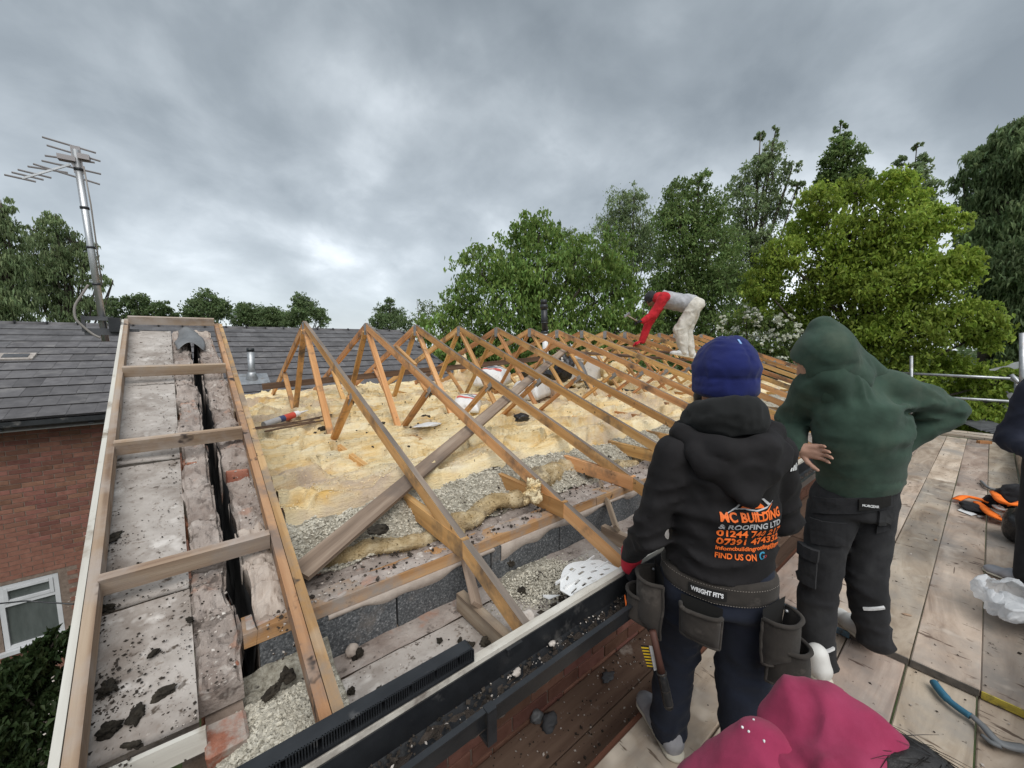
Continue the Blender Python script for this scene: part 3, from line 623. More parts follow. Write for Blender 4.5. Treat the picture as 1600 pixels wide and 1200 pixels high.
# granules scattered on the loose fill: real crumbs
def crumbs(name, pts, r0, r1, mat, seed, parent=None, flat=.7):
    rg = np.random.default_rng(seed); n = len(pts)
    base = np.array([(1, 0, 0), (-1, 0, 0), (0, 1, 0), (0, -1, 0), (0, 0, 1), (0, 0, -1)], float)
    tri = np.array([(0, 2, 4), (2, 1, 4), (1, 3, 4), (3, 0, 4), (2, 0, 5), (1, 2, 5), (3, 1, 5), (0, 3, 5)])
    r = r0*(r1/r0)**(rg.random(n)**1.6)
    ax = rg.normal(size=(n, 3, 3)); q, _ = np.linalg.qr(ax)
    s = rg.uniform(.6, 1.25, (n, 1, 3)); B = base[None]*s; B = np.einsum('nij,nkj->nki', q, B)*r[:, None, None]; B[..., 2] *= flat
    V = B+np.asarray(pts)[:, None, :]; F = tri[None]+6*np.arange(n)[:, None, None]
    return tag(obj(name, V.reshape(-1, 3), F.reshape(-1, 3), mat, parent), kind='stuff')
rg_ = np.random.default_rng(5)
n = 26000
px_ = .2+4.4*rg_.random(n)**1.5; py_ = 1.62+.50*rg_.random(n); pp = np.stack([px_, py_, px_*0], -1)
zz = -.925+.02*fbm(pp, 3, 3, 1)+.016*fbm(pp, 18, 3, 2)+.125*sstep(py_, 1.64, 1.92); pp[:, 2] = zz+.002
keep = fbm(pp*np.array([1, 1, 0]), 5, 2, 8) > -.55
crumbs('fill_granules', pp[keep], .004, .0115, M['granule'], 3)
# heap of the same granules at the gable corner
xs = np.arange(-.06, .27, .009); ys = np.arange(.93, 1.375, .009)
P = np.stack(np.meshgrid(xs, ys, [0.], indexing='ij'), -1)[:, :, 0]
hp = lambda P: -1.06+.055*np.exp(-(((P[..., 0]-.06)/.11)**2+((P[..., 1]-1.07)/.16)**2))+.012*fbm(P*np.array([1, 1, 0]), 12, 3, 6)+.04*sstep(P[..., 1], 1.28, 1.37)
P[..., 2] = hp(P); tag(obj('granule_heap', P.reshape(-1, 3), grid_faces(len(xs), len(ys)), M['loose'], None), kind='stuff')
n = 5200
pp = np.stack([rg_.uniform(-.05, .26, n), rg_.uniform(.93, 1.27, n), np.zeros(n)], -1); pp[:, 2] = hp(pp)+.001
crumbs('heap_granules', pp, .003, .0085, M['granule'], 9)
# the second heap on the soffit between the first two trusses
n = 3200
pp = np.stack([rg_.normal(1.15, .12, n), rg_.normal(1.2, .07, n), np.zeros(n)], -1); pp = pp[(pp[:, 1] > .9) & (pp[:, 1] < 1.36)]
pp[:, 2] = -1.10+.06*np.exp(-(((pp[:, 0]-1.15)/.15)**2+((pp[:, 1]-1.25)/.10)**2))*rg_.random(len(pp))**.3
crumbs('soffit_granules', pp, .003, .009, M['granule'], 10)
xs = np.arange(.92, 1.42, .012); ys = np.arange(.95, 1.37, .012)
P = np.stack(np.meshgrid(xs, ys, [0.], indexing='ij'), -1)[:, :, 0]
P[..., 2] = -1.112+.07*np.exp(-(((P[..., 0]-1.15)/.14)**2+((P[..., 1]-1.27)/.10)**2))+.008*fbm(P, 16, 3, 4)
tag(obj('granule_heap', P.reshape(-1, 3), grid_faces(len(xs), len(ys)), M['loose'], None), kind='stuff')
# ------------------------------------------------------------------ dirt on the plate, soffit and gable
def scatter(f, n, seed):
    rg = np.random.default_rng(seed); return np.array([f(rg) for _ in range(n)])
def patchy(p0, sx, sy, n, seed):
    rg = np.random.default_rng(seed); q = rg.normal(size=(n, 2)); out = np.zeros((n, 3)); out[:, 0] = p0[0]+q[:, 0]*sx; out[:, 1] = p0[1]+q[:, 1]*sy; out[:, 2] = zr(out[:, 1])*0+np.array([zr(y) for y in out[:, 1]])-.112; return out
def plate_pt(rg):
    x = .1+4.8*rg.random()**1.3; y = rg.uniform(1.38, 1.64); return (x, y, -.884-.0*(y > 1.47)-(.035 if y > 1.47 else 0)+.003)
crumbs('plate_rubble', scatter(plate_pt, 650, 1), .002, .011, M['rubble'], 1)
crumbs('plate_dirt', scatter(plate_pt, 1100, 2), .002, .012, M['crumbdark'], 2)
xs = np.arange(.12, 5., .03); ys = np.arange(1.472, 1.66, .03)
P = np.stack(np.meshgrid(xs, ys, [0.], indexing='ij'), -1)[:, :, 0]; P[..., 2] = -.93+.018*fbm(P, 6, 3, 1)
tag(obj('eaves_dirt', P.reshape(-1, 3), grid_faces(len(xs), len(ys)), M['mortar'], None), kind='stuff')
def soff_pt(rg):
    x = .25+2.6*rg.random(); y = rg.uniform(.9, 1.36); return (x, y, -1.098)
crumbs('soffit_crumbs', scatter(soff_pt, 800, 3), .001, .0045, M['crumbdark'], 3)
crumbs('soffit_rubble', scatter(soff_pt, 350, 4), .001, .0045, M['rubble'], 4)
def heap_pt(rg): return (rg.normal(1.16, .09), min(1.1, rg.normal(1.0, .045)), -1.095+abs(rg.normal(0, .012)))
crumbs('moss_heap', scatter(heap_pt, 420, 5), .006, .02, M['crumbdark'], 5)
def gab_pt(rg):
    y = 1.2+3.*rg.random()**1.6; x = -.44+.0665*(3.2-y)*.6+.3*rg.random()**(1.9 if rg.random() < .5 else .6); return (min(x, gxx(-.145, y)), y, zr(y)-.112)
crumbs('gable_crumbs', scatter(gab_pt, 700, 6), .0012, .0045, M['crumbdark'], 6)
crumbs('gable_rubble', scatter(gab_pt, 420, 7), .001, .0042, M['rubble'], 7)
for k_, (p_, sx, sy, n_) in enumerate((((-0.263,1.368,-0.892), .022, .05, 260), ((-0.243,1.258,-0.930), .03, .05, 320), ((-0.301,1.638,-0.798), .016, .10, 200), ((-0.303,1.922,-0.699), .02, .03, 120), ((-0.091,1.718,-0.770), .02, .10, 160), ((-0.146,1.451,-0.863), .05, .10, 160), ((-0.217,1.310,-0.912), .06, .08, 220), ((-0.158,2.488,-0.502), .016, .25, 160), ((-0.230,3.942,0.004), .02, .25, 160))):
    q_ = patchy(p_, sx, sy, int(n_*.62), 60+k_); q_ = q_[(q_[:, 0] < -.06) & (q_[:, 0] > -.47)]
    crumbs('soffit_soil', q_, .0010, .0062, M['crumbdark'], 60+k_)
# dust and mortar crumbs caked on top of the plate
xs = np.arange(.04, 6., .012); ys = np.linspace(1.378, 1.468, 10)
P = np.stack(np.meshgrid(xs, ys, [0.], indexing='ij'), -1)[:, :, 0]; ed_ = np.minimum((P[..., 1]-1.373), 1.474-P[..., 1])/.03
P[..., 2] = -.8895+np.clip(.006*fbm(P, 14, 4, 3)+.007*np.clip(fbm(P, 2.6, 2, 8)+.35, 0, 1)*np.clip(ed_, 0, 1), -.003, .03)
tag(obj('plate_dust', P.reshape(-1, 3), grid_faces(len(xs), 10), M['mortar'], None), kind='stuff')
def inn_pt(rg):
    y = 1.25+2.8*rg.random()**1.5; return (gxx(rg.uniform(-.13, -.045) if rg.random() < .5 else rg.uniform(.035, .12), y), y, zr(y)-.108)
crumbs('wall_rubble', scatter(inn_pt, 420, 8), .002, .007, M['rubble'], 8); crumbs('wall_dirt', scatter(inn_pt, 420, 9), .002, .007, M['crumbdark'], 9)
def roll_pt(rg):
    x = .3+3.4*rg.random(); return (x, rg.uniform(1.62, 2.0), -.865+.02*rg.random())
crumbs('fill_dirt', scatter(roll_pt, 300, 11), .003, .012, M['crumbdark'], 11)
def q_pt(rg): return (.5+5*rg.random(), rg.uniform(2.5, 5.5), -.745+.02*rg.random())
crumbs('quilt_dirt', scatter(q_pt, 330, 12), .004, .017, M['crumbdark'], 12)
def gut_pt(rg): x = -.2+3*rg.random(); return (x, rg.uniform(.772, .855), -1.005)
crumbs('gutter_crumbs', scatter(gut_pt, 380, 13), .0015, .006, M['rubble'], 13)
crumbs('gutter_moss', scatter(gut_pt, 800, 14), .003, .011, M['crumbdark'], 14)
# single dark moss clumps
MC = [((-0.149,1.299,-0.916), .017, (1.5, .7, .8), 'long dark moss clump upright on the gable soffit'), ((-0.197,1.275,-0.924), .016, (1.4, .8, .7), 'dark moss clump second from the foot of the gable soffit'), ((-0.200,1.203,-0.949), .013, (1.5, .6, .7), 'slender moss clump lowest on the gable soffit'),
 ((-0.175,1.424,-0.872), .012, (1.3, .7, .5), 'small moss clump halfway up the lowest gable board'), ((-0.097,1.494,-0.848), .011, (1, .8, .6), 'small moss clump beside the broken brick edge'), ((-0.259,1.364,-0.883), .019, (.8, 1.2, .8), 'broad dark moss patch against the barge rail'), ((-0.245,1.258,-0.920), .018, (.8, 1.2, .8), 'wide dark moss patch at the foot of the barge rail'),
 ((-0.312,1.941,-0.692), .02, (.8, 1.2, .5), 'dark moss clump under the second noggin by the rail'), ((-0.294,1.635,-0.799), .018, (.8, 1.2, .5), 'dark moss clump just below the lowest noggin'),
 ((0.127,1.291,-1.020), .021, (1, 1, .8), 'round black moss clump beside the double rafter'), ((0.085,1.254,-1.020), .017, (1.3, .8, .7), 'black moss clump above the granule heap'),
 ((0.346,1.319,-1.090), .017, (1, 1, .9), 'black moss clump touching the mortar ball'), ((0.678,1.107,-1.095), .0165, (1, 1, .8), 'black moss clump nearest the slotted vent strip'), ((0.734,1.085,-1.095), .017, (1.1, 1, .9), 'black moss clump in the first bay nearest the bearer'), ((0.667,1.151,-1.095), .011, (.7, 1, .8), 'tiny black moss clump on the first bay soffit'), ((0.608,1.199,-1.095), .010, (1, 1, .7), 'tiny moss clump on the dusty soffit near the blocks'),
 ((0.359,1.137,-1.095), .012, (.6, 1.3, .7), 'thin dark moss clump beside the double rafter foot'), ((0.289,1.187,-1.095), .012, (1, 1, .7), 'dark moss clump hidden by the double rafter'),
 ((1.015,1.209,-1.080), .017, (1, 1, .9), 'moss clump between the first rafter and granules'), ((1.080,1.373,-1.050), .016, (1, 1, .9), 'moss clump on top of the granule heap'),
 ((0.758,3.623,-0.730), .03, (1, 1, .6), 'dark moss clump on the yellow quilt near the sealant tube'), ((1.699,3.544,-0.730), .04, (1, .8, .6), 'dark moss clump on the quilt by the white plastic scrap'), ((1.253,3.562,-0.740), .03, (1, 1, .5), 'small dark moss clump on the dusty quilt'), ((1.373,1.955,-0.790), .045, (1.3, 1, .5), 'dark moss clump on the grey patch of quilt'), ((0.534,1.618,-0.805), .028, (1.6, 1, .5), 'slate coloured moss lump on the loose fill')]
for k, (p, r, sq, lab) in enumerate(MC): tag(lump('moss_clump', p, r, M['moss'] , None, k+3, sq, .62, 4, k*1.3), lab, 'moss clump', 'clumps of dark moss fallen from the old tiles')
t = lump('mortar_ball', (0.335,1.338,-1.080), .021, M['plast'], None, 4, (1, 1, .9), .18, 3); tag(t, 'round pale mortar ball beside the dark blocks', 'mortar lump')
t = lump('mortar_ball', (0.100,1.621,-0.794), .022, M['plast'], None, 9, (1, 1, .8), .25, 3); tag(t, 'pale mortar ball by the cavity above the lowest noggin', 'mortar lump')
t = lump('mortar_lump', (0.819,0.952,-0.960), .026, M['rubble'], None, 5, (1, 1, .8), .4, 3); tag(t, 'white mortar lump on the foot of the nearest truss rafter', 'mortar lump')
for k, (p, lab) in enumerate((((0.845,0.847,-1.000), 'pale stone in the gutter below the vent panel'), ((0.681,0.833,-1.000), 'pale mortar crumbs in the gutter, nearest the bracket'))):
    tag(lump('gutter_stone', p, .011, M['rubble'], None, 14+k, (1.3, 1, .7), .4, 3), lab, 'stone')
# torn lead cap over the wall head
v = []; n1_, n2_ = 26, 16
for i in range(n1_):
    for j in range(n2_):
        a = i/(n1_-1); b_ = j/(n2_-1)
        p = Vector((-.165+.15*b_, 3.80+.42*a, 0)); p.z = zr(min(p.y, 4.32))-.095+.045*sin(b_*pi)*(1-.25*a)+.012*sin(a*7+b_*4)+.02*(1-a)*0
        p.x += .03*sin(a*5)*(b_-.5)-.02*a; v.append(p)
t = obj('lead_cap', v, grid_faces(n1_, n2_), M['lead'], None, True); md = t.modifiers.new('s', 'SOLIDIFY'); md.thickness = .004
tag(t, 'crumpled grey lead cap over the top of the gable wall', 'lead flashing')
# white slotted vent panel in the eaves
vp = thing('eaves_vent', 'broken white plastic rafter vent tray with slots resting on the fascia', 'vent tray', (1.185,0.943,-0.930))
O_ = Vector((1.002,0.905,-0.933)); ux = Vector((1.320,0.905,-0.951))-O_; uy = Vector((1.348,1.090,-0.969))-O_; LX0 = ux.length; uyl = uy
ux.normalize(); uy = (uy-ux*uy.dot(ux)).normalized(); uz = ux.cross(uy)
def pp_(a, b, c=0): return O_+ux*a+uy*b+uz*c
bm = bmesh.new(); GX, GY = 25, 13; LX, LY = LX0, uyl.length*.95 if False else .165
slots = [(1, 4, 2, 3), (1, 3, 8, 9), (5, 8, 4, 5), (5, 7, 9, 10), (6, 8, 1, 2), (10, 13, 6, 7), (10, 12, 2, 3), (10, 12, 9, 11), (14, 17, 4, 5), (14, 16, 8, 9), (15, 17, 1, 2), (18, 21, 6, 7), (19, 21, 9, 10), (19, 22, 3, 4)]
gv = {}
def pv(i, j):
    if (i, j) not in gv:
        a, b_ = i/GX, j/GY; w = LY*(.30+.70*sin(min(1, a*1.7+.05)*pi/2))*(1-.25*max(0, a-.6)/.4) ; gv[i, j] = bm.verts.new(pp_(a*LX, (b_-.0)*w, .012*sin(a*pi)))
    return gv[i, j]
for i in range(GX):
    for j in range(GY):
        if any(a <= i < b_ and c <= j < d for a, b_, c, d in slots): continue
        bm.faces.new([pv(i, j), pv(i+1, j), pv(i+1, j+1), pv(i, j+1)])
me = bpy.data.meshes.new('vent_sheet'); bm.to_mesh(me); bm.free()
c = Vector(vp.location); me.transform(Matrix.Translation(-c)); o = link('vent_sheet', me, M['whiteplastic'], vp, c); md = o.modifiers.new('s', 'SOLIDIFY'); md.thickness = .003
rb = MB()
for j in (0, 6, 12): rb.bar(pp_(.012, j/GY*LY*.62, .006), pp_(LX-.004, j/GY*LY*.98, .006), .004, .012, uz)
rb.build('ribs', M['whiteplastic'], vp)
t = obj('plastic_shard', [(1.050,1.111,-1.060), (1.088,1.043,-1.040), (1.051,1.073,-1.060), (1.047,1.101,-1.065)], [(0, 1, 2, 3)], M['whiteplastic']); t.modifiers.new('s', 'SOLIDIFY').thickness = .003
tag(t, 'small white broken plastic shard lying in dark moss', 'plastic scrap')
# ------------------------------------------------------------------ things left in the loft
tubeA, tubeB = Vector((0.353,3.983,-0.700)), Vector((0.661,4.185,-0.660))
st = thing('sealant_tube', 'grey sealant tube with red and blue label on the quilt', 'sealant tube', tubeA)
dv = (tubeB-tubeA).normalized(); ln = (tubeB-tubeA).length
def ring(a, b, r, name, mat): tube(name, [tubeA+dv*ln*a, tubeA+dv*ln*b], r, mat, st, 14, False)
ring(0, .62, .030, 'barrel', pmat('grey_plastic_tube', (.42, .42, .42), .4)); ring(.42, .56, .0312, 'blue_band', pmat('navy_print', (.05, .07, .16), .5)); ring(.565, .86, .0312, 'red_band', pmat('red_print', (.55, .08, .05), .5)); ring(.86, 1.0, .030, 'white_band', M['whiteplastic'])
MB().tube([tubeA+dv*ln, tubeA+dv*(ln+.05), tubeA+dv*(ln+.12)], [.014, .010, .004]).build('nozzle', M['whiteplastic'], st)
for k in range(5):
    p = Vector((0.474,3.865,-0.720))+Vector((.07*k-.1, .03*k*(-1)**k, .01)); labs = ['thin dark lath offcut nearest the sealant tube', 'thin dark lath offcut beneath the sealant tube', 'dark lath offcut sloping behind the sealant tube', 'dark lath offcut crossing the others by the nearest truss', 'dark lath offcut farthest from the gable ladder']; t = beam('lath_offcut', p-Vector((.25, .05*k-.1, 0)), p+Vector((.3, .04*k, .01)), .02, .01, M['dark_timber']); tag(t, labs[k], 'lath', 'dark lath offcuts')
redp = pmat('red_print_bag', (.62, .13, .10), .5); blup = pmat('grey_print_bag', (.20, .23, .28), .5)
def sack(p, sx, sy, sz, rz, label, seed, prints=True):
    t = thing('plaster_sack', label, 'sack', p, 'white printed sacks among the trusses')
    n1, n2 = 34, 24; u = np.linspace(-1, 1, n1); w = np.linspace(-1, 1, n2)
    U, Wd = np.meshgrid(u, w, indexing='ij')
    hgt = (1-np.abs(U)**4)**.5*(1-np.abs(Wd)**4)**.5
    top = np.stack([U*sx, Wd*sy, sz*(.25+.75*hgt)], -1); top[..., 2] += .03*fbm(top, 7, 3, seed)*hgt
    bot = top.copy(); bot[..., 2] = .0
    V = np.concatenate([top.reshape(-1, 3), bot.reshape(-1, 3)]); F1 = grid_faces(n1, n2); F2 = F1[:, ::-1]+n1*n2
    Rm = np.array(Matrix.Rotation(rz, 3, 'Z')); V = V@Rm.T+np.array(p)
    per = [(i, 0) for i in range(n1)]+[(n1-1, j) for j in range(1, n2)]+[(i, n2-1) for i in range(n1-2, -1, -1)]+[(0, j) for j in range(n2-2, 0, -1)]
    ids = [i*n2+j for i, j in per]; S = [(ids[k], ids[k-1], ids[k-1]+n1*n2, ids[k]+n1*n2) for k in range(len(ids))]
    obj('bag', V, [tuple(map(int, f)) for f in np.concatenate([F1, F2])]+S, M['whiteplastic'], t, True)
    if prints:
        T = top@Rm.T+np.array(p)
        for (a, b, c, d, m_) in ((5, 10, 3, 20, redp), (13, 16, 4, 19, blup), (18, 20, 4, 19, blup), (23, 27, 3, 12, redp)):
            Q = T[a:b, c:d]+np.array([0, 0, .004]); obj('print', Q.reshape(-1, 3), grid_faces(b-a, d-c), m_, t, True)
    return t
sack((2.305,3.720,-0.740), .22, .15, .15, .9, 'white sack with red print in front of the diagonal brace', 2)
sack((4.018,5.556,-0.700), .42, .26, .30, .7, 'large white sack with red print behind the diagonal brace', 5)
sack((3.594,4.065,-0.740), .30, .2, .26, .5, 'white sack beside the black plastic trough', 8)
t = lump('scrap_sheet', (1.555,3.207,-0.735), .11, M['whiteplastic'], None, 31, (1.2, .6, .12), .5, 3); tag(t, 'torn white plastic scrap flat on the quilt', 'plastic scrap')
# grey dusty patch of quilt facing
t = lump('dusty_patch', (1.487,2.078,-0.800), .30, M['loose'], None, 12, (1.3, .5, .16), .4, 4); tag(t, 'grey dusty heap on the quilt under the brace', 'dirt heap')
t = lump('cardboard_box', (4.612,4.876,-0.800), .1, M['card'], None, 1, (1, 1, 1), 0, 1); bpy.data.objects.remove(t)
cb = box('cardboard_box', Vector((4.090,4.223,-0.780))-Vector((.2, .15, .0)), Vector((4.090,4.223,-0.780))+Vector((.2, .15, .22)), M['card'], None, .006, (0, 0, .5)); tag(cb, 'brown cardboard box standing under the fifth truss', 'box')
gl = lump('work_glove', (2.352,2.801,-0.700), .07, M['blackbag'], None, 9, (1.3, .7, .5), .5, 3); tag(gl, 'black and grey work glove dropped on the quilt', 'glove')
# black plastic sheets: two trough shaped liners
def trough(p, lx, ly, h, rz, label, seed):
    n1, n2 = 40, 30; u = np.linspace(-1, 1, n1); w = np.linspace(-1, 1, n2); U, Wd = np.meshgrid(u, w, indexing='ij')
    rr = np.maximum(np.abs(U), np.abs(Wd)); z = h*sstep(rr, .45, .98)
    P = np.stack([U*lx*(1-.12*(1-rr)), Wd*ly*(1-.12*(1-rr)), z], -1); P[..., 2] += .02*fbm(P, 9, 3, seed)*rr; P[..., :2] += (.012*np.stack([vnoise(P, 14, seed+1), vnoise(P, 14, seed+2)], -1))
    Rm = np.array(Matrix.Rotation(rz, 3, 'Z')); P = P@Rm.T+np.array(p)
    o = obj('plastic_liner', P.reshape(-1, 3), grid_faces(n1, n2), M['blackbag'], None, True); o.modifiers.new('s', 'SOLIDIFY').thickness = .006; return tag(o, label, 'liner')
trough((4.604,4.900,-0.824), .42, .36, .36, .4, 'big black plastic liner around a hole behind the sacks', 3)
trough((5.146,3.900,-0.966), .50, .30, .20, .3, 'low black plastic liner in front of the far quilt', 7)
# worker-height gear: black holdall with a white badge on a white tank
tk = thing('water_tank', 'white plastic cold water tank with a lid among the trusses', 'tank', (5.693,5.100,-0.673))
tx = Vector(tk.location)+Vector((.12, 0, 0)); MB().box(tx+Vector((-.30, -.28, 0)), tx+Vector((.30, .28, .40))).build('tank_body', M['whiteplastic'], tk); MB().box(tx+Vector((-.33, -.31, .401)), tx+Vector((.33, .31, .44))).build('lid', M['whiteplastic'], tk)
hb = thing('holdall', 'black holdall with a white badge leaning on the white tank', 'bag', (4.909,4.700,-0.465))
lump('bag_body', Vector(hb.location)+Vector((0, 0, .06)), .22, M['blackbag'], hb, 5, (.8, .8, 1.1), .25, 4)
bp = Vector((4.666,4.500,-0.271)); bx = MB(); bx.bar(bp+Vector((-.035, 0, -.03)), bp+Vector((.035, .0, -.03)), .09, .004, (0.3, 1, 0)); bx.bar(bp+Vector((-.02, 0, .045)), bp+Vector((.02, .0, .045)), .04, .004, (0.3, 1, 0)); bx.build('badge', M['whiteplastic'], hb)
dp_ = [Vector((5.327,4.700,-0.342)), Vector((5.224,4.500,-0.526)), Vector((5.224,4.350,-0.731)), Vector((5.184,4.200,-0.916)), Vector((5.212,4.000,-1.094))]
pts = []; rr = []
for i in range(4):
    for k in range(12):
        f = k/12; pts.append(dp_[i].lerp(dp_[i+1], f)); rr.append(.062+.008*(1 if k % 2 else -1))
t = tube('flexible_duct', pts, rr, M['lead'], None, 12); tag(t, 'grey ribbed flexible duct hanging beside the white tank', 'duct')
# soil vent pipe
vt = thing('vent_pipe', 'white soil pipe with a black upper length rising through the trusses', 'pipe', (5.1, 5.35, -.75))
b0, b1 = Vector((5.11, 5.33, -.75)), Vector((5.05, 5.36, .855)); f = lambda a: b0.lerp(b1, a)
tube('white_pipe', [f(0), f(.62)], .055, M['whiteplastic'], vt, 16)
MB().tube([f(.60), f(.63)], .066, 16).tube([f(.63), f(.90)], .060, 16).tube([f(.72), f(.735)], .068, 16).build('black_pipe', M['blackplastic'], vt, True)
MB().tube([f(.885), f(.90), f(.905), f(.935), f(.94)], [.068, .072, .078, .078, .068], 16).tube([f(.94), f(.99), f(1)], [.062, .060, .045], 16).build('pipe_cowl', M['blackplastic'], vt, True)
# ------------------------------------------------------------------ the house behind
nb = thing('neighbour_house', 'red brick house behind with a dark grey tiled roof', 'house', (1, 9.2, GZ))
WY = 9.2
nw = MB().box((-8, WY+.006, GZ), (-2.76, WY+.3, -1.13)).box((-2.13, WY+.006, GZ), (5.2, WY+.3, -1.13)).box((-2.76, WY+.006, GZ), (-2.13, WY+.3, -4.73)).box((-2.76, WY+.006, -3.66), (-2.13, WY+.3, -1.13)).build('brick_wall', M['mortar_wall'], nb)
cand = []
for c in range(60):
    z = -1.13-.0375-.075*c
    for k in range(60):
        x = -8+.225*k+(.1125 if c % 2 else 0)
        if z < GZ: continue
        if -2.88 < x < -2.01 and -4.76 < z < -3.63: continue
        cand.append((x, z))
vis = [q for q in cand if -3.6 < q[0] < -.9 and q[1] > -4.4]
vis.sort(key=lambda q: q[0]**2+q[1]**2*1.0+WY**2)
for i, (x, z) in enumerate(vis[:290]): brick(nw, (x, WY+.051, z), M['brick'], i)
st_ = set(vis[:290]); rest = MB()
for (x, z) in cand:
    if (x, z) not in st_ and x < 5: rest.box((x-.1075, WY, z-.0325), (x+.1075, WY+.08, z+.0325))
tag(rest.build('outer_bricks', M['brick'], nw), kind='stuff')
# window
wi = thing('window', None, None, (0, 0, 0)); wi.parent = nb; wi.location = -Vector((1, 9.2, GZ))
def wbar(n, a, b, y0=WY+.012, y1=WY+.075, m=None): return MB().box((a[0], y0, a[1]), (b[0], y1, b[1])).build(n, m or M['upvc'], wi)
x0, x1, z0, z1 = -2.755, -2.135, -4.72, -3.668
fr = MB()
for a, b in (((x0, z0), (x0+.055, z1)), ((x1-.055, z0), (x1, z1)), ((x0+.056, z1-.055), (x1-.056, z1)), ((x0+.056, z0), (x1-.056, z0+.055)), ((x0+.056, -4.02), (x1-.056, -3.965))): fr.box((a[0], WY+.012, a[1]), (b[0], WY+.075, b[1]))
fr.build('frame', M['upvc'], wi)
sa = MB()
for a, b in (((x0+.058, -3.963), (x0+.10, z1-.057)), ((x1-.10, -3.963), (x1-.058, z1-.057)), ((x0+.102, -3.963), (x1-.102, -3.92)), ((x0+.102, z1-.10), (x1-.102, z1-.057))): sa.box((a[0], WY+.002, a[1]), (b[0], WY+.06, b[1]))
sa.build('top_sash', M['upvc'], wi)
wbar('pane', (x0+.1, -3.92), (x1-.1, z1-.1), WY+.04, WY+.046, M['glass']); wbar('pane', (x0+.055, z0+.055), (x1-.055, -4.02), WY+.045, WY+.051, M['glass'])
wbar('window_sill', (x0-.05, z0-.06), (x1+.05, z0-.003), WY-.06, WY+.1)
# roof: courses of interlocking tiles
EY, EZ, RY = 8.83, -1.075, 13.05
sl2 = (.465-EZ)/(RY-EY); n2v = Vector((0, -sl2, 1)).normalized()
rf = MB().add([(-8, EY, EZ-.03), (5.45, EY, EZ-.03), (5.45, RY, .435), (-8, RY, .435), (-8, 17.27, EZ-.03), (5.45, 17.27, EZ-.03), (-8, EY, EZ-.15), (5.45, EY, EZ-.15), (5.45, 17.27, EZ-.15), (-8, 17.27, EZ-.15)], [(0, 1, 2, 3), (3, 2, 5, 4), (1, 7, 8, 5, 2), (0, 3, 4, 9, 6), (0, 6, 7, 1), (6, 9, 8, 7)]).build('roof', M['tile'], nb)
NC = 12; gl_ = (Vector((0, RY, .465))-Vector((0, EY, EZ))).length/NC; ang = math.atan(sl2)
bm = bmesh.new()
tl, tw, tt = gl_+.055, .2995, .040
vs = [bm.verts.new(p) for p in boxv((-tw/2, -tl/2, -tt), (tw/2, tl/2, 0))]
for f in BOXF: bm.faces.new([vs[i] for i in f])
bmesh.ops.bevel(bm, geom=list(bm.edges), offset=.004, segments=1, affect='EDGES')
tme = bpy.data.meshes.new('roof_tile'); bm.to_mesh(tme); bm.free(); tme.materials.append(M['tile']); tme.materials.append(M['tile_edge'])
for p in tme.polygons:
    if p.normal.y < -.8: p.material_index = 1  # front faces take the painted shadow line of each course
tc_ = []
for c in range(NC):
    for k in range(45):
        x = 5.30-.3*k-(.15 if c % 2 else 0)
        if x < -7.9: continue
        s_ = (c+.5)*gl_-.02; p = Vector((x, EY+s_*cos(ang), EZ+s_*sin(ang)))+n2v*(.048)
        tc_.append((p, c, k))
tc_.sort(key=lambda q: (0 if -5.2 < q[0].x < 5.6 else 1, q[0].length))
rgt = random.Random(4)
tiltm = ang-.06
rest = MB()
for i, (p, c, k) in enumerate(tc_):
    j = Vector((0, 0, rgt.uniform(-.002, .002)))
    if i < 296:
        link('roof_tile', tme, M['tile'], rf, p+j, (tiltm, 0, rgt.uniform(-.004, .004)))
    else:
        Rm = Matrix.Rotation(tiltm, 3, 'X'); rest.add([p+j+Rm @ Vector(q) for q in boxv((-tw/2, -tl/2, -tt), (tw/2, tl/2, 0))], BOXF)
tag(rest.build('tile_courses', nmat('grey_concrete_tile_far', [(.25, (.075, .073, .076)), (.5, (.118, .115, .118)), (.75, (.165, .16, .162))], 6, 8, rough=.9, bump=.35, bscale=50, bdist=.004, rand=.17, island=True), rf), kind='stuff')
for k in range(30):
    x = 5.4-.45*k
    if x < -7.6: break
    V, F = tubev([(x, RY, .425), (x-.44, RY, .425)], .115, 12)
    o = obj('ridge_tile', V, F, M['tile'], rf, True)
    if k % 1 == 0: box('ridge_union', (x-.455, RY-.125, .50), (x-.435, RY+.0, .548), M['blackplastic'], rf, .004)
# dry verge at the right gable
for c in range(NC):
    s_ = (c+.5)*gl_-.02; p = Vector((5.485, EY+s_*cos(ang), EZ+s_*sin(ang)))+n2v*.02
    o = box('verge_cap', p-Vector((.035, tl/2, .06)), p+Vector((.035, tl/2, .035)), M['slate'], rf, .006, (tiltm, 0, 0))
# gutter and fascia
MB().box((-8, EY+.06, -1.25), (5.45, EY+.085, -1.09)).build('fascia_board', M['upvc'], nb)
MB().box((-8, EY+.086, -1.25), (5.45, WY+.005, -1.235)).build('soffit', M['upvc'], nb)
V = []; F = []; pr = [(EY+.055, -1.09), (EY+.05, -1.155), (EY+.02, -1.185), (EY-.03, -1.185), (EY-.055, -1.155), (EY-.06, -1.085), (EY-.068, -1.085), (EY-.068, -1.16), (EY-.035, -1.197), (EY+.025, -1.197), (EY+.058, -1.16), (EY+.058, -1.09)]
for x in (-8, 5.4): V += [(x, y, z) for y, z in pr]
n = len(pr)
for k in range(n): F.append((k, (k+1) % n, n+(k+1) % n, n+k))
obj('gutter', V, F, M['blackplastic'], nb)
for x in (-4.2, -3.3, -2.4, -1.5): box('gutter_clip', (x-.03, EY-.072, -1.20), (x+.03, EY+.06, -1.19), M['blackplastic'], nb)
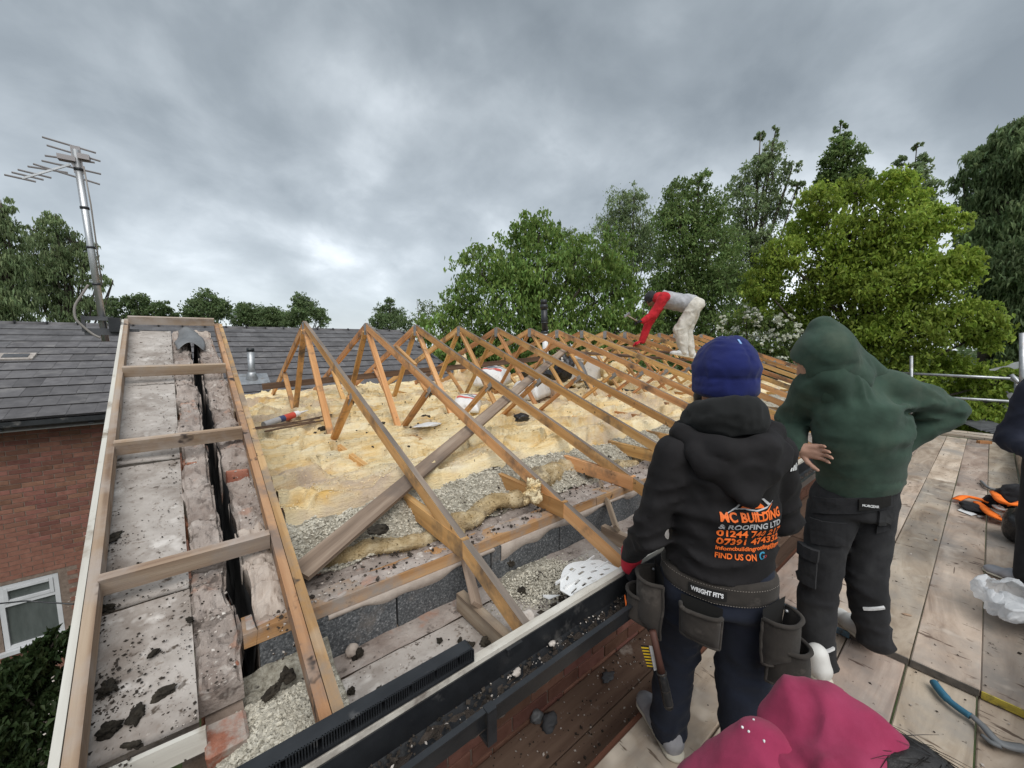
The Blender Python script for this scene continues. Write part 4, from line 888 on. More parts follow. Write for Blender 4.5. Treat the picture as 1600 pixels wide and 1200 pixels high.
# vent tile and flue
p = Vector((-2.72, 11.1, EZ+sl2*(11.1-EY)))+n2v*.06
vt2 = MB().box((-.22, -.15, -.02), (.22, .15, .03)).build('vent_tile', M['soffit'], nb); vt2.location = p-wl(nb); vt2.rotation_euler = (ang, 0, 0)
vt3 = MB().box((-.15, -.09, .0), (.15, .09, .012)).build('vent_grille', M['slate'], nb); vt3.location = p+n2v*.028-wl(nb); vt3.rotation_euler = (ang, 0, 0)
fx, fy = .712, 9.72; fz = EZ+sl2*(fy-EY)
fl = thing('flue_pipe', None, None, (0, 0, 0)); fl.parent = nb; fl.location = -Vector((1, 9.2, GZ))
tube('flue_tube', [(fx, fy, fz-.05), (fx+.01, fy, -.12)], .065, M['galv'], fl, 16)
MB().tube([(fx+.01, fy, -.121), (fx+.01, fy, -.05)], .07, 16).build('flue_cap', M['blackplastic'], fl, True)
fs = MB().box((-.30, -.27, 0), (.30, .27, .012)).build('flashing', M['galv'], fl); fs.location = Vector((fx, fy, fz))+n2v*.055; fs.rotation_euler = (ang, 0, 0)
MB().tube([(fx, fy, fz), (fx, fy, fz+.16), (fx, fy, fz+.2)], [.13, .085, .07], 16).build('flue_collar', M['galv'], fl, True)
# ------------------------------------------------------------------ television aerial on the gable
ae = thing('television_aerial', 'leaning silver television aerial mast behind the gable rail', 'aerial', (-0.604,4.300,0.094))
mb_, mt_ = Vector((-0.610,4.300,0.104)), Vector((-0.654,4.300,1.459)); ff = lambda a: mb_.lerp(mt_, a)
tube('mast', [ff(-.05), ff(.98)], .0215, M['alu'], ae, 14)
for a in (.27, .47, .68, .88): tube('mast_clip', [ff(a-.006), ff(a+.006)], .026, M['blackplastic'], ae, 12)
boom0, boom1 = Vector((-0.883,4.050,1.084)), ff(.87); 
hd = ff(.99)
m_ = MB(); m_.bar(Vector((-0.923,4.300,1.163)), Vector((-0.687,4.300,1.321)), .012, .012); m_.build('boom', M['alu'], ae)
el = MB()
for a, b in (((-1.000,4.300,1.168), (-0.863,4.300,1.157)), ((-0.967,4.300,1.193), (-0.826,4.300,1.179)), ((-0.938,4.300,1.218), (-0.788,4.300,1.202)), ((-0.892,4.300,1.252), (-0.705,4.300,1.259)), ((-0.865,4.300,1.276), (-0.547,4.300,1.217)), ((-0.824,4.300,1.309), (-0.535,4.300,1.294)), ((-0.806,4.300,1.348), (-0.562,4.300,1.369)), ((-0.808,4.300,1.472), (-0.550,4.300,1.441)), ((-0.791,4.300,1.422), (-0.531,4.300,1.387))):
    a, b = Vector(a), Vector(b); c = (a+b)/2; el.tube([a+Vector((0,.0,0)), b], .0065, 6)
el.build('rods', M['rod'], ae)
MB().bar(ff(.86), ff(1.0), .05, .012, (0, 1, 0)).build('reflector_arm', M['rod'], ae)
MB().bar(Vector((-0.678,4.300,1.324))+Vector((0, 0, .02)), ff(.86), .02, .02).build('boom_joint', M['rod'], ae)
MB().box(Vector((-0.700,4.300,1.353))-Vector((.045, .03, .012)), Vector((-0.700,4.300,1.353))+Vector((.045, .03, .022))).build('junction_box', M['rod'], ae)
MB().box(Vector((-0.619,4.300,1.385))-Vector((.025, .03, .015)), Vector((-0.619,4.300,1.385))+Vector((.035, .03, .022))).build('mount_bracket', M['rod'], ae)
cb_ = [(-0.658,4.250,0.458), (-0.696,4.250,0.384), (-0.738,4.250,0.297), (-0.742,4.250,0.208), (-0.709,4.250,0.148), (-0.664,4.250,0.092), (-0.626,4.250,0.064)]
def smooth_pts(p, n=6):
    p = [Vector(q) for q in p]; out = []
    for i in range(len(p)-1):
        a, b, c, d = p[max(i-1, 0)], p[i], p[i+1], p[min(i+2, len(p)-1)]
        for k in range(n):
            t = k/n; out.append(.5*((2*b)+(c-a)*t+(2*a-5*b+4*c-d)*t*t+(3*b-a-3*c+d)*t**3))
    return out+[p[-1]]
tube('cable', smooth_pts(cb_), .0085, M['cable'], ae, 6)
tube('mast_cable', [ff(.9)+Vector((.03, -.01, 0)), ff(.7)+Vector((.036, -.01, 0)), ff(.27)+Vector((.03, -.02, 0))], .005, M['cable'], ae, 6)
q = ff(.02); MB().bar(q+Vector((-.10, -.02, -.02)), q+Vector((.20, -.02, -.02)), .05, .008, (0, 1, 0)).bar(q+Vector((-.09, -.03, .08)), q+Vector((.06, -.03, .08)), .03, .02, (0, 1, 0)).bar(q+Vector((-.10, -.02, -.02)), q+Vector((-.10, -.02, .1)), .02, .02, (0, 1, 0)).build('wall_bracket', M['slate'], ae)
MB().box(q+Vector((.035, -.05, -.02)), q+Vector((.10, .01, .09))).build('amplifier_box', M['blackplastic'], ae)
# small second aerial on a far roof, seen above the third truss
fa = thing('far_aerial', 'small white aerial far off above the third truss', 'aerial', (7.886,16.000,0.905))
el = MB()
for a, b in (((7.668,16.000,0.927), (8.017,16.000,1.053)), ((7.758,16.000,0.816), (8.110,16.000,0.970))): el.tube([a, b], .02, 6)
for a, b in (((7.702,16.000,1.042), (7.977,16.000,0.764)), ((7.891,16.000,1.077), (8.107,16.000,0.854))): el.tube([a, b], .015, 6)
el.build('rods', M['whiteplastic'], fa); tube('mast', [(7.918,16.000,0.906), (7.864,16.000,-1.035)], .03, M['alu'], fa, 6)
# overhead black cable crossing the window
t = tube('overhead_cable', [(-1.861,6.000,-2.539), (-1.625,6.000,-2.604), (-1.200,5.500,-2.551)], .007, M['blackplastic']); tag(t, 'thin black cable strung in front of the neighbouring window', 'cable')
# ------------------------------------------------------------------ scaffold deck
DZ = -1.569
deckgroup = 'old scaffold boards of the deck'
rgd = random.Random(21)
def sboard(x0, x1, yc, z, label, w=.221, mat='deck', t_=.038, name='scaffold_board'):
    b = beam(name, (x0, yc, z-t_/2), (x1, yc, z-t_/2), w, t_, M[mat], None, (0, 0, 1), .004, 0, 18, .0022)
    return tag(b, label, 'scaffold board', deckgroup)
pos = ['outermost board next to the toe board', 'second board from the toe board', 'middle board', 'second board from the house', 'board nearest the house']
FY = [-.2015, .0235, .2485, .4735, .6985]
for i, y in enumerate(FY):
    o = .14*((i*7) % 3)-.1
    xm = 6.35+o
    sboard(2.655, xm-.004, y, DZ+rgd.uniform(-.003, .003), 'pale weathered scaffold board, '+pos[i]+', in the raised middle bay')
    sboard(xm+.004, 9.75, y, DZ+rgd.uniform(-.003, .003), 'pale weathered scaffold board, '+pos[i]+', in the far bay')
NY = [-.1955, .0325, .2595, .4865, .7135]
for i, y in enumerate(NY): sboard(-1.4, 2.72, y, DZ-.0405+rgd.uniform(-.002, .002), 'brown scaffold board, '+pos[i]+', in the near bay')
sboard(-1.4, 2.72, -.4225, DZ-.0415, 'brown scaffold board beyond the toe board line in the near bay')
for i, y in enumerate((-.49, -.715, -.94)):
    sboard(3.0, 5.4, y, DZ, 'scaffold board outside the toe board under the navy sleeved person, '+['innermost', 'middle', 'outermost'][i])
# end bands on the raised bay
bluep = nmat('worn_blue_paint', [(.35, (.10, .10, .095)), (.5, (.13, .20, .26)), (.7, (.10, .24, .34))], 14, 5, rough=.85, bump=.3, rand=.1, dirt=(.09, .08, .07), dscale=18, dpos=(.45, .6))
yelp = nmat('worn_yellow_paint', [(.35, (.12, .11, .06)), (.5, (.45, .36, .06)), (.7, (.55, .45, .08))], 14, 5, rough=.85, bump=.3, rand=.1, dirt=(.09, .08, .06), dscale=18, dpos=(.48, .62))
for i, y in enumerate(FY):
    t = MB().box((2.646, y-.109, DZ-.036), (2.6525, y+.109, DZ-.002)).build('board_end_band', [yelp, M['deck_end'], M['deck_end'], bluep, bluep][i]); tag(t, ['worn yellow end band', 'grey end band', 'grey worn end band', 'worn blue end band', 'blue end band'][i]+' on the '+pos[i], 'end band')
# cross boards at the far end, toe board
t = beam('cross_board', (9.88, .72, DZ+.022), (9.92, -.30, DZ+.022), .225, .038, M['deck'], None, (0, 0, 1), .004); tag(t, 'scaffold board laid across the far end of the deck', 'scaffold board')
t = beam('cross_board', (10.12, 1.0, DZ+.03), (10.15, -.25, DZ+.03), .225, .038, M['deck'], None, (0, 0, 1), .004); tag(t, 'second cross board at the far deck end, behind the first', 'scaffold board')
for i, (a, b) in enumerate(((-1.4, 2.9), (2.905, 6.5), (6.505, 9.8))):
    t = beam('toe_board', (a, -.345, DZ+.085), (b, -.345, DZ+.085), .038, .22, M['deck'], None, (0, 0, 1), .004, 0, 12, .003); tag(t, ['near length of upright toe board along the outer deck edge', 'middle length of upright toe board by the orange vest', 'far length of upright toe board ending by the tubes'][i], 'toe board')
t = beam('offcut', (9.45, .02, DZ+.02), (9.55, -.10, DZ+.02), .06, .04, M['truss']); tag(t, 'small timber offcut near the far cross board', 'offcut')
# lower pair of boards against the wall
for i, y in enumerate((.945, 1.145)):
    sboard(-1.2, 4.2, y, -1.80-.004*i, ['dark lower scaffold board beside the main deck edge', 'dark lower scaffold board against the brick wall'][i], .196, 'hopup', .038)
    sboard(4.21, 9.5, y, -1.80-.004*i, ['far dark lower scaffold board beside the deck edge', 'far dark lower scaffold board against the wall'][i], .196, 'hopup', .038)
t = beam('edge_board', (-1.2, .838, -1.70), (9.5, .838, -1.70), .024, .16, M['brick2'] if False else pmat('red_stained_board', (.16, .07, .045), .85, bump=.3, bscale=30, detail=6, stretch=(.4, 6, 6))); tag(t, 'reddish board on edge between deck and lower boards', 'edge board')
def lpt(rg): return (.4+2.6*rg.random(), rg.uniform(.86, 1.24), -1.797)
crumbs('lower_board_dirt', scatter(lpt, 420, 31), .002, .008, M['rubble'], 31); crumbs('lower_board_crumbs', scatter(lpt, 500, 32), .002, .01, M['crumbdark'], 32)
def dpt(rg): x = 1.3+7*rg.random()**1.5; return (x, rg.uniform(-.3, .8), (DZ if x > 2.66 else DZ-.04)+.002)
crumbs('deck_dirt', scatter(dpt, 700, 33), .0015, .009, M['crumbdark'], 33); crumbs('deck_chips', scatter(dpt, 260, 34), .0015, .008, M['rubble'], 34)
t = lump('concrete_lump', (1.161,1.179,-1.790), .036, M['slate'], None, 3, (1.3, 1, .8), .4, 3); tag(t, 'grey slate lump on the lower board by the brick wall', 'rubble lump')
t = lump('concrete_lump', (1.124,1.229,-1.780), .03, M['lead'], None, 7, (1, 1, .9), .4, 3); tag(t, 'second grey lump on the lower board, against the bricks', 'rubble lump')
t = lump('slate_shard', (1.585,1.160,-1.790), .03, M['slate'], None, 11, (1.4, .9, .3), .5, 3); tag(t, 'dark slate shard on the lower board further along', 'slate shard')
for k, p in enumerate(((3.677,0.378,-1.565), (3.019,0.667,-1.565), (3.080,0.188,-1.565), (4.476,0.162,-1.565))):
    t = lump('wood_chip', p, .014, M['card'], None, 40+k, (1.6, .6, .3), .4, 2, k); tag(t, ['small brown chip beside the right heel of the green hoodie wearer', 'small brown chip between the two standing workers', 'small brown chip left of the plastic bag', 'small brown chip below the orange vest'][k], 'wood chip', 'chips lying on the deck')
# ---- tubes at the far end
def stube(name, a, b, label, r=.0242): return tag(tube(name, [a, b], r, M['galv'], None, 14), label, 'scaffold tube')
stube('scaffold_standard', (10.300,0.803,-1.963), (10.300,0.928,-0.226), 'short upright scaffold tube behind the green hood elbow')
stube('guard_rail', (10.350,1.027,-0.558), (10.350,-0.403,-0.582), 'upper horizontal guard rail tube at the far end')
stube('guard_rail', (10.350,0.998,-0.974), (10.350,-0.433,-0.955), 'lower horizontal guard rail tube at the far end')
stube('scaffold_standard', (8.600,-0.335,-1.069), (8.600,-0.238,0.141), 'upright scaffold tube at the right picture edge', .027)
stube('scaffold_standard', (9.400,-0.403,-2.140), (9.400,-0.262,-0.507), 'grey scaffold upright beside the navy sleeve', .0242)
stube('scaffold_brace', (9.300,-0.210,-0.458), (9.300,-0.365,-0.701), 'short sloping brace tube below the plastic sheet')
stube('scaffold_brace', (9.300,-0.223,-0.772), (9.300,-0.334,-1.161), 'short sloping stub tube on the lower guard rail')
for k, (p, lab) in enumerate((((9.350,-0.245,-0.525), 'rusty coupler on the upper guard rail'), ((9.250,-0.233,-0.767), 'rusty coupler on the lower guard rail'), ((8.600,-0.312,-0.581), 'coupler at the right picture edge'))):
    c = thing('tube_coupler', lab, 'coupler', p); P_ = Vector(p)
    MB().tube([P_-Vector((.03, 0, 0)), P_+Vector((.03, 0, 0))], .042, 8).build('coupler_body', M['galv'], c); MB().tube([P_+Vector((-.03, .03, .03)), P_+Vector((-.03, .05, .06))], .012, 6).build('coupler_bolt', M['slate'], c)
v = []
for i in range(20):
    for j in range(10):
        a, b_ = i/19, j/9; p = Vector((9.500,-0.002,-0.400)).lerp(Vector((9.300,-0.346,-0.329)), a); v.append(p+Vector((.02*sin(a*9), .0, .10*b_*(a**1.5)*(1+.3*sin(a*14))-.03*sin(a*11+b_*3)*(1-b_)+.16*max(0, a-.55)*b_)))
t = obj('plastic_sheet', v, grid_faces(20, 10), M['polythene'], None, True); t.modifiers.new('s', 'SOLIDIFY').thickness = .004; tag(t, 'torn white plastic sheet on the far scaffold rail', 'plastic sheet')
# slates stacked at the end of the deck
for k in range(3):
    a = MB(); q = [Vector((11.261,0.272,-1.500)), Vector((11.979,0.002,-1.460)), Vector((11.186,-0.264,-1.500)), Vector((10.440,0.012,-1.500))]
    o = Vector((.05*k, -.06*k, -.022*k)); a.add([p+o for p in q]+[p+o-Vector((0, 0, .014)) for p in q], [(3, 2, 1, 0), (4, 5, 6, 7), (0, 1, 5, 4), (1, 2, 6, 5), (2, 3, 7, 6), (3, 0, 4, 7)])
    tag(a.build('slate_sheet', M['slate']), ['topmost dark slate sheet stacked at the deck end', 'middle dark slate sheet stacked at the deck end', 'lowest dark slate sheet stacked at the deck end'][k], 'slate')
# ---- things lying on the deck
def ribbon(name, pts, w, mat, parent, up=(0, 0, 1), th=.012, n=6):
    p = smooth_pts(pts, n); V = []
    for i, q in enumerate(p):
        t = (p[min(i+1, len(p)-1)]-p[max(i-1, 0)]).normalized(); s_ = t.cross(Vector(up)).normalized()
        ww = w[0]+(w[1]-w[0])*i/(len(p)-1) if isinstance(w, tuple) else w
        V += [q-s_*ww/2, q-s_*ww/6+Vector(up)*.006, q+s_*ww/6+Vector(up)*.006, q+s_*ww/2]
    o = obj(name, V, grid_faces(len(p), 4), mat, parent, True); o.modifiers.new('s', 'SOLIDIFY').thickness = th; return o
hv = thing('hi_vis_vest', 'crumpled orange and black safety vest lying on the deck', 'vest', (5.663,-0.100,-1.550))
orange = fabric('orange_hi_vis_cloth', (.95, .20, .025), .7, .1, 200)
blackf = fabric('black_padding', (.018, .018, .02), .9, .2, 200)
silver = pmat('silver_tape', (.50, .48, .46), .4)
ribbon('orange_strap', [(5.682,0.103,-1.540), (5.814,0.051,-1.525), (5.805,-0.038,-1.520), (5.795,-0.098,-1.530)], .055, orange, hv)
ribbon('orange_strap', [(5.709,-0.028,-1.530), (5.487,-0.080,-1.520), (5.317,-0.123,-1.510), (5.313,-0.180,-1.540)], (.05, .09), orange, hv)
ribbon('orange_strap', [(5.928,-0.123,-1.460), (5.502,-0.155,-1.420), (5.422,-0.214,-1.420), (5.629,-0.294,-1.420)], .05, orange, hv, (.5, .1, .8), .02)
ribbon('silver_tape', [(5.492,-0.141,-1.470), (5.375,-0.182,-1.470), (5.461,-0.252,-1.470)], .06, silver, hv, (.5, .1, .8))
lump('black_padding', (5.554,-0.005,-1.540), .085, blackf, hv, 4, (1.3, .9, .35), .3, 4, .4); lump('black_padding', (5.838,-0.105,-1.520), .07, blackf, hv, 9, (1, .8, .7), .3, 4); lump('black_padding', (5.895,-0.269,-1.450), .17, blackf, hv, 13, (1.1, .9, .7), .25, 4)
can = thing('paint_tin', 'white tin with printed label standing against the orange vest', 'tin', (5.332,-0.220,-1.560)); cp = Vector(can.location)
MB().tube([cp, cp+Vector((0, 0, .115))], .034, 20).build('tin_body', M['whiteplastic'], can, False); MB().tube([cp+Vector((0, 0, .1155)), cp+Vector((0, 0, .128))], .036, 20).build('tin_lid', M['card'], can, False)
v, f = tubev([cp+Vector((0, 0, .03)), cp+Vector((0, 0, .09))], .0346, 20, False); lab_ = obj('tin_label', v, [q for i, q in enumerate(f) if i % 20 in (8, 9, 10, 11, 12)], silver, can)
pa = obj('paper_slip', [(5.434,0.084,-1.562), (5.507,0.059,-1.555), (5.405,-0.035,-1.555), (5.348,-0.003,-1.562)], [(0, 1, 2, 3)], M['whiteplastic']); pa.modifiers.new('s', 'SOLIDIFY').thickness = .002; tag(pa, 'white paper slip on the deck beside the orange vest', 'paper')
t = tube('knife', [(5.344,-0.036,-1.555), (5.368,-0.072,-1.555)], .010, silver); tag(t, 'small silver and brown knife by the paper slip', 'knife')
t = tube('pry_bar', smooth_pts([(6.747,-0.041,-1.550), (6.483,-0.087,-1.540), (6.499,-0.144,-1.555), (6.598,-0.225,-1.555)]), .013, M['lead'], None, 8); tag(t, 'grey bent pry bar lying above the orange vest', 'pry bar')
# slate ripper with a blue grip
rp = thing('slate_ripper', 'steel slater ripper with blue rubber grip on the near boards', 'hand tool', (2.469,-0.035,-1.580))
blueg = pmat('blue_rubber_grip', (.035, .13, .20), .65, bump=.2, bscale=40)
tube('grip', smooth_pts([(2.571,0.048,-1.585), (2.533,0.032,-1.582), (2.488,0.003,-1.582), (2.463,-0.028,-1.582), (2.444,-0.064,-1.582)]), [.013]+[.0165]*12+[.0135]*12, blueg, rp, 12)
ribbon('blade', [(2.460,-0.063,-1.588), (2.424,-0.098,-1.588), (2.379,-0.128,-1.588), (2.376,-0.158,-1.590), (2.417,-0.209,-1.590)], (.022, .038), M['lead'], rp, th=.006)
ribbon('hook', [(2.359,-0.142,-1.592), (2.351,-0.120,-1.592), (2.366,-0.097,-1.592)], (.03, .006), M['lead'], rp, th=.005)
# white plastic bag
n1, n2 = 70, 50; c0 = Vector((3.456,-0.177,-1.560)); V = np.zeros((n1, n2, 3))
for i in range(n1):
    for j in range(n2):
        a = 2*pi*i/(n1-1); t = j/(n2-1); prof_r = [.06, .12, .155, .15, .105][min(4, int(t*4))]; q = t*4-int(t*4); nxr = [.06, .12, .155, .15, .105][min(4, int(t*4)+1)]; rr_ = prof_r*(1-q)+nxr*q
        V[i, j] = (cos(a)*rr_*1.35, sin(a)*rr_*.85, .015+.17*t*(1 if t < .8 else 1-.9*(t-.8)))
nz_ = fbm(V, 9, 4, 3); V[..., 0] += .02*nz_; V[..., 1] += .02*fbm(V, 8, 4, 7); V[..., 2] += .03*fbm(V, 7, 4, 5); rg3 = 1-2*np.abs(vnoise(V+.03*fbm(V, 9, 2, 4)[..., None], 13, 8))+.5*(1-2*np.abs(vnoise(V, 31, 12))); V[..., 0] += .02*rg3; V[..., 2] += .018*rg3; V[..., 1] -= .014*rg3; V[-1] = V[0]
V[..., 2] = np.maximum(V[..., 2], 0)
t = obj('plastic_bag', (V+np.array(c0)).reshape(-1, 3), grid_faces(n1, n2), M['polythene'], None, False); tag(t, 'crumpled translucent white plastic bag on the boards', 'plastic bag')
lump_ = lump('bag_bundle', c0+Vector((0, 0, .07)), .07, M['polythene'], t, 5, (1.1, .9, .6), .8, 4)
tb = thing('tool_bag', 'black rounded tool bag at the right picture edge', 'bag', (4.893,-0.276,-1.560)); P_ = Vector(tb.location)
lump('bag_body', P_+Vector((.06, -.02, .12)), .17, M['blackbag'], tb, 8, (1.1, .8, 1), .18, 4); tube('bag_handle', smooth_pts([P_+Vector((-.06, 0, .24)), P_+Vector((0, 0, .31)), P_+Vector((.12, 0, .25))]), .012, blackf, tb)
t = tube('red_cap', [(3.420,0.563,-1.550), (3.426,0.567,-1.520)], .022, redp, None, 12); tag(t, 'small red cap on the deck seen between the dark trouser legs', 'bottle cap')
# ------------------------------------------------------------------ vegetation
def leafmat(name, c, var=.3, tr=.45, hue=.02, rough=.55):
    m = nmat(name, [(.3, tuple(x*.66 for x in c)), (.5, c), (.7, tuple(x*1.42 for x in c))], .9, 4, rough=rough, bump=0, rand=var, hue=hue, island=True, spec=.25)
    t = m.node_tree; n = t.nodes; l = t.links; B = n['Principled BSDF']; o = [q for q in n if q.type == 'OUTPUT_MATERIAL'][0]
    tb = n.new('ShaderNodeBsdfTranslucent'); l.new(B.inputs['Base Color'].links[0].from_socket, tb.inputs[0]); mx = n.new('ShaderNodeMixShader'); mx.inputs[0].default_value = tr
    l.new(B.outputs[0], mx.inputs[1]); l.new(tb.outputs[0], mx.inputs[2]); l.new(mx.outputs[0], o.inputs[0]); return m
LM = {'cherry': leafmat('cherry_leaf', (.215, .32, .085)), 'dark': leafmat('dark_leaf', (.19, .27, .09)), 'birch': leafmat('birch_leaf', (.25, .32, .155)), 'lime': leafmat('lime_leaf', (.275, .365, .060), hue=.015),
      'far': leafmat('far_leaf', (.17, .235, .105)), 'conifer': leafmat('conifer_leaf', (.22, .295, .14)), 'may': leafmat('hawthorn_leaf', (.14, .20, .055)), 'flower': leafmat('white_blossom', (.66, .68, .58), .12, .3, 0), 'shrub': leafmat('shrub_leaf', (.038, .062, .022))}
BARK = nmat('grey_bark', [(.3, (.055, .045, .035)), (.7, (.13, .11, .09))], 6, 6, rough=.95, bump=.5, bscale=20, bdist=.03, rand=.15)
def leaves_mesh(name, C_, l_, mat, parent, rg, aspect=.55, droop=.2, fold=.18, base=None, up=.35):
    n = len(C_); nr = rg.normal(size=(n, 3)); nr[:, 2] += up*2; nr /= np.linalg.norm(nr, axis=1, keepdims=True)
    d = rg.normal(size=(n, 3)); d[:, 2] -= droop*3; d -= nr*(d*nr).sum(1, keepdims=True); d /= np.linalg.norm(d, axis=1, keepdims=True)+1e-9
    s = np.cross(nr, d); l = l_*rg.uniform(.6, 1.25, (n, 1)); w = l*aspect*.5
    V = np.stack([C_-d*l*.5, C_+s*w+nr*l*fold, C_+d*l*.5-np.array([0, 0, 1])*l*droop, C_-s*w+nr*l*fold], 1).reshape(-1, 3)
    i = 4*np.arange(n)[:, None]; F = np.concatenate([i+np.array([[0, 1, 2]]), i+np.array([[0, 2, 3]])], 1).reshape(-1, 3)
    me = bpy.data.meshes.new(name); b = V.mean(0) if base is None else np.asarray(base); V = V-b
    me.vertices.add(len(V)); me.vertices.foreach_set('co', V.astype(np.float32).ravel()); me.loops.add(len(F)*3); me.loops.foreach_set('vertex_index', F.astype(np.int32).ravel())
    me.polygons.add(len(F)); me.polygons.foreach_set('loop_start', np.arange(0, len(F)*3, 3, dtype=np.int32)); me.update(calc_edges=True); me.validate()
    return link(name, me, mat, parent, tuple(b))
def cloud(blobs, n, rg, per=26, spread=.13, shell=(.45, 1.0), vert=1., tuft=1.):
    bl = np.array(blobs); w = bl[:, 3]**2; w = w/w.sum(); out = []
    nc = max(1, n//per); ib = rg.choice(len(bl), nc, p=w); dr = rg.normal(size=(nc, 3)); dr[:, 2] *= vert; dr /= np.linalg.norm(dr, axis=1, keepdims=True)
    rr = rg.uniform(*shell, (nc, 1)); c = bl[ib, :3]+dr*rr*bl[ib, 3:4]
    sp = spread*bl[ib, 3:4]*rg.uniform(.5, 1.4, (nc, 1))*tuft
    pts = c[:, None, :]+rg.normal(size=(nc, per, 3))*sp[:, None, :]*np.array([1, 1, .75])
    return pts.reshape(-1, 3), c
def tree(label, blobs, leaf, n, mat, seed, group=None, name='tree', trunk=None, tr=.16, depth=.6, kind=None, per=26, spread=.13, droop=.2, aspect=.55, twigs=0, up=.12, stems=1, shell=(.45, 1.0), cat='tree'):
    rg = np.random.default_rng(seed); b = np.array(blobs); cen = b[:, :3].mean(0); v = cen/np.linalg.norm(cen[:2]); v[2] = 0
    ext = np.ptp(b[:, :2]@np.array([-v[1], v[0]])) if len(b) > 1 else b[0, 3]
    b2 = b.copy(); b2[:, :3] += v*(rg.uniform(-1, 1, (len(b), 1))*ext*.22*depth)
    # the far half of the crown, so that it is round seen from anywhere
    b3 = b.copy(); b3[:, :3] += v*(rg.uniform(.3, 1, (len(b), 1))*ext*.34*depth); b3[:, 3] *= .9
    allb = np.concatenate([b2, b3]) if depth > 0 else b2
    tx, ty = (cen[0]+v[0]*ext*.1, cen[1]+v[1]*ext*.1) if trunk is None else trunk
    root = thing(name, label, cat, (tx, ty, GZ), group)
    P1, c1 = cloud(b2, int(n*.72), rg, per, spread, shell); P2, c2 = cloud(allb, n-int(n*.72), rg, per, spread)
    P = np.concatenate([P1, P2]); P = P[P[:, 2] > GZ+.1]
    leaves_mesh('crown', P, leaf, mat, root, rg, aspect, droop, up=up)
    m_ = MB(); top = b[b[:, 2].argmax()]
    for s_ in range(stems):
        ox, oy = (rg.uniform(-.5, .5)*ext*.28*(stems > 1), rg.uniform(-.5, .5)*ext*.2*(stems > 1))
        tp = Vector((top[0]*(.5 if stems > 1 else 1)+(tx+ox*2)*(.5 if stems > 1 else 0), top[1]*(.5 if stems > 1 else 1)+(ty+oy*2)*(.5 if stems > 1 else 0), top[2]*(1 if stems == 1 else rg.uniform(.7, .95))))
        bs = Vector((tx+ox*.3, ty+oy*.3, GZ-.1)); k_ = 8
        m_.tube([bs.lerp(tp, i/k_)+Vector((rg.uniform(-1, 1), rg.uniform(-1, 1), 0))*.08*(0 < i) for i in range(k_+1)], [tr*(1-.88*i/k_)*(1.25 if i == 0 else 1) for i in range(k_+1)], 7)
    for q in allb[:40]:
        h0 = GZ+(q[2]-GZ)*rg.uniform(.45, .8); f = (h0-GZ)/max(.5, top[2]-GZ); st = Vector((tx+(top[0]-tx)*f, ty+(top[1]-ty)*f, h0)); en = Vector(q[:3])
        m_.tube([st, st.lerp(en, .5)+Vector((0, 0, .12*q[3])), en, en+Vector((rg.uniform(-.4, .4), rg.uniform(-.4, .4), .6))*q[3]], [tr*.38, tr*.26, tr*.15, tr*.05], 5)
    tw = np.concatenate([c1, c2]); idx = rg.permutation(len(tw))[:twigs]
    for i in idx:
        q = allb[((allb[:, :3]-tw[i])**2).sum(1).argmin()]; m_.tube([q[:3], (np.array(q[:3])+tw[i])/2+np.array([0, 0, .05]), tw[i]], [tr*.12, tr*.08, tr*.03], 4)
    m_.build('trunk', BARK, root, True); return root
G_ = 'trees behind the houses'
tree('broad mid green cherry tree with drooping leaves behind the vent pipe', [(7.10,13.22,0.59,0.99),(7.64,12.91,1.69,0.95),(8.42,12.42,2.78,1.01),(9.27,11.79,3.62,1.02),(10.14,11.05,4.03,0.91),(9.78,11.37,4.32,0.63),(10.59,10.62,4.25,0.57),(10.29,10.91,2.65,1.49),(11.16,10.02,3.21,0.98),(11.77,9.30,3.17,0.91),(12.27,8.62,2.32,0.80),(11.61,9.50,1.65,1.43),(9.36,11.72,1.70,1.63),(8.14,12.60,0.23,1.46),(10.48,10.73,-0.03,1.71),(12.06,8.92,0.44,1.27),(7.28,13.11,-1.01,1.20),(9.35,11.73,-1.54,1.82),(11.17,10.01,-1.52,1.49),(12.57,8.18,1.13,0.70),(12.09,8.88,-1.49,1.15)], .145, 46000, LM['cherry'], 1, G_, 'cherry_tree', tr=.2, per=18, spread=.12, droop=.45, twigs=120)
tree('grey green birch rising between the cherry and the tall dark tree', [(18.56,13.58,7.59,1.01),(18.99,12.98,8.03,0.73),(19.20,12.67,6.63,1.12),(18.31,13.92,6.24,1.23),(19.40,12.35,5.23,1.12),(18.74,13.33,4.97,1.35)], .12, 13000, LM['birch'], 2, G_, 'birch_tree', tr=.13, per=30, spread=.16, droop=.5, aspect=.5, twigs=120)
tree('small pale sapling top between the cherry and the birch', [(16.08,15.02,6.20,0.48),(16.22,14.86,5.65,0.61),(15.96,15.14,5.08,0.69),(16.44,14.62,4.88,0.75)], .11, 1800, LM['birch'], 3, G_, 'sapling', tr=.05, spread=.2, twigs=30)
tree('tall dense dark green tree left of the poplar', [(17.55,9.60,6.87,0.86),(17.93,8.85,7.16,0.68),(18.10,8.51,5.99,1.14),(17.57,9.55,5.44,1.14),(18.24,8.21,4.41,1.35),(17.50,9.69,3.71,1.33),(18.02,8.68,2.45,1.50),(18.42,7.79,2.81,1.13),(17.65,9.41,1.16,1.28),(18.36,7.94,0.82,1.31),(17.29,10.05,5.94,0.72),(17.28,10.07,2.39,1.02),(17.09,10.39,0.57,1.04)], .135, 38000, LM['dark'], 4, G_, 'tall_tree', tr=.2, per=20, spread=.13, droop=.3, twigs=150)
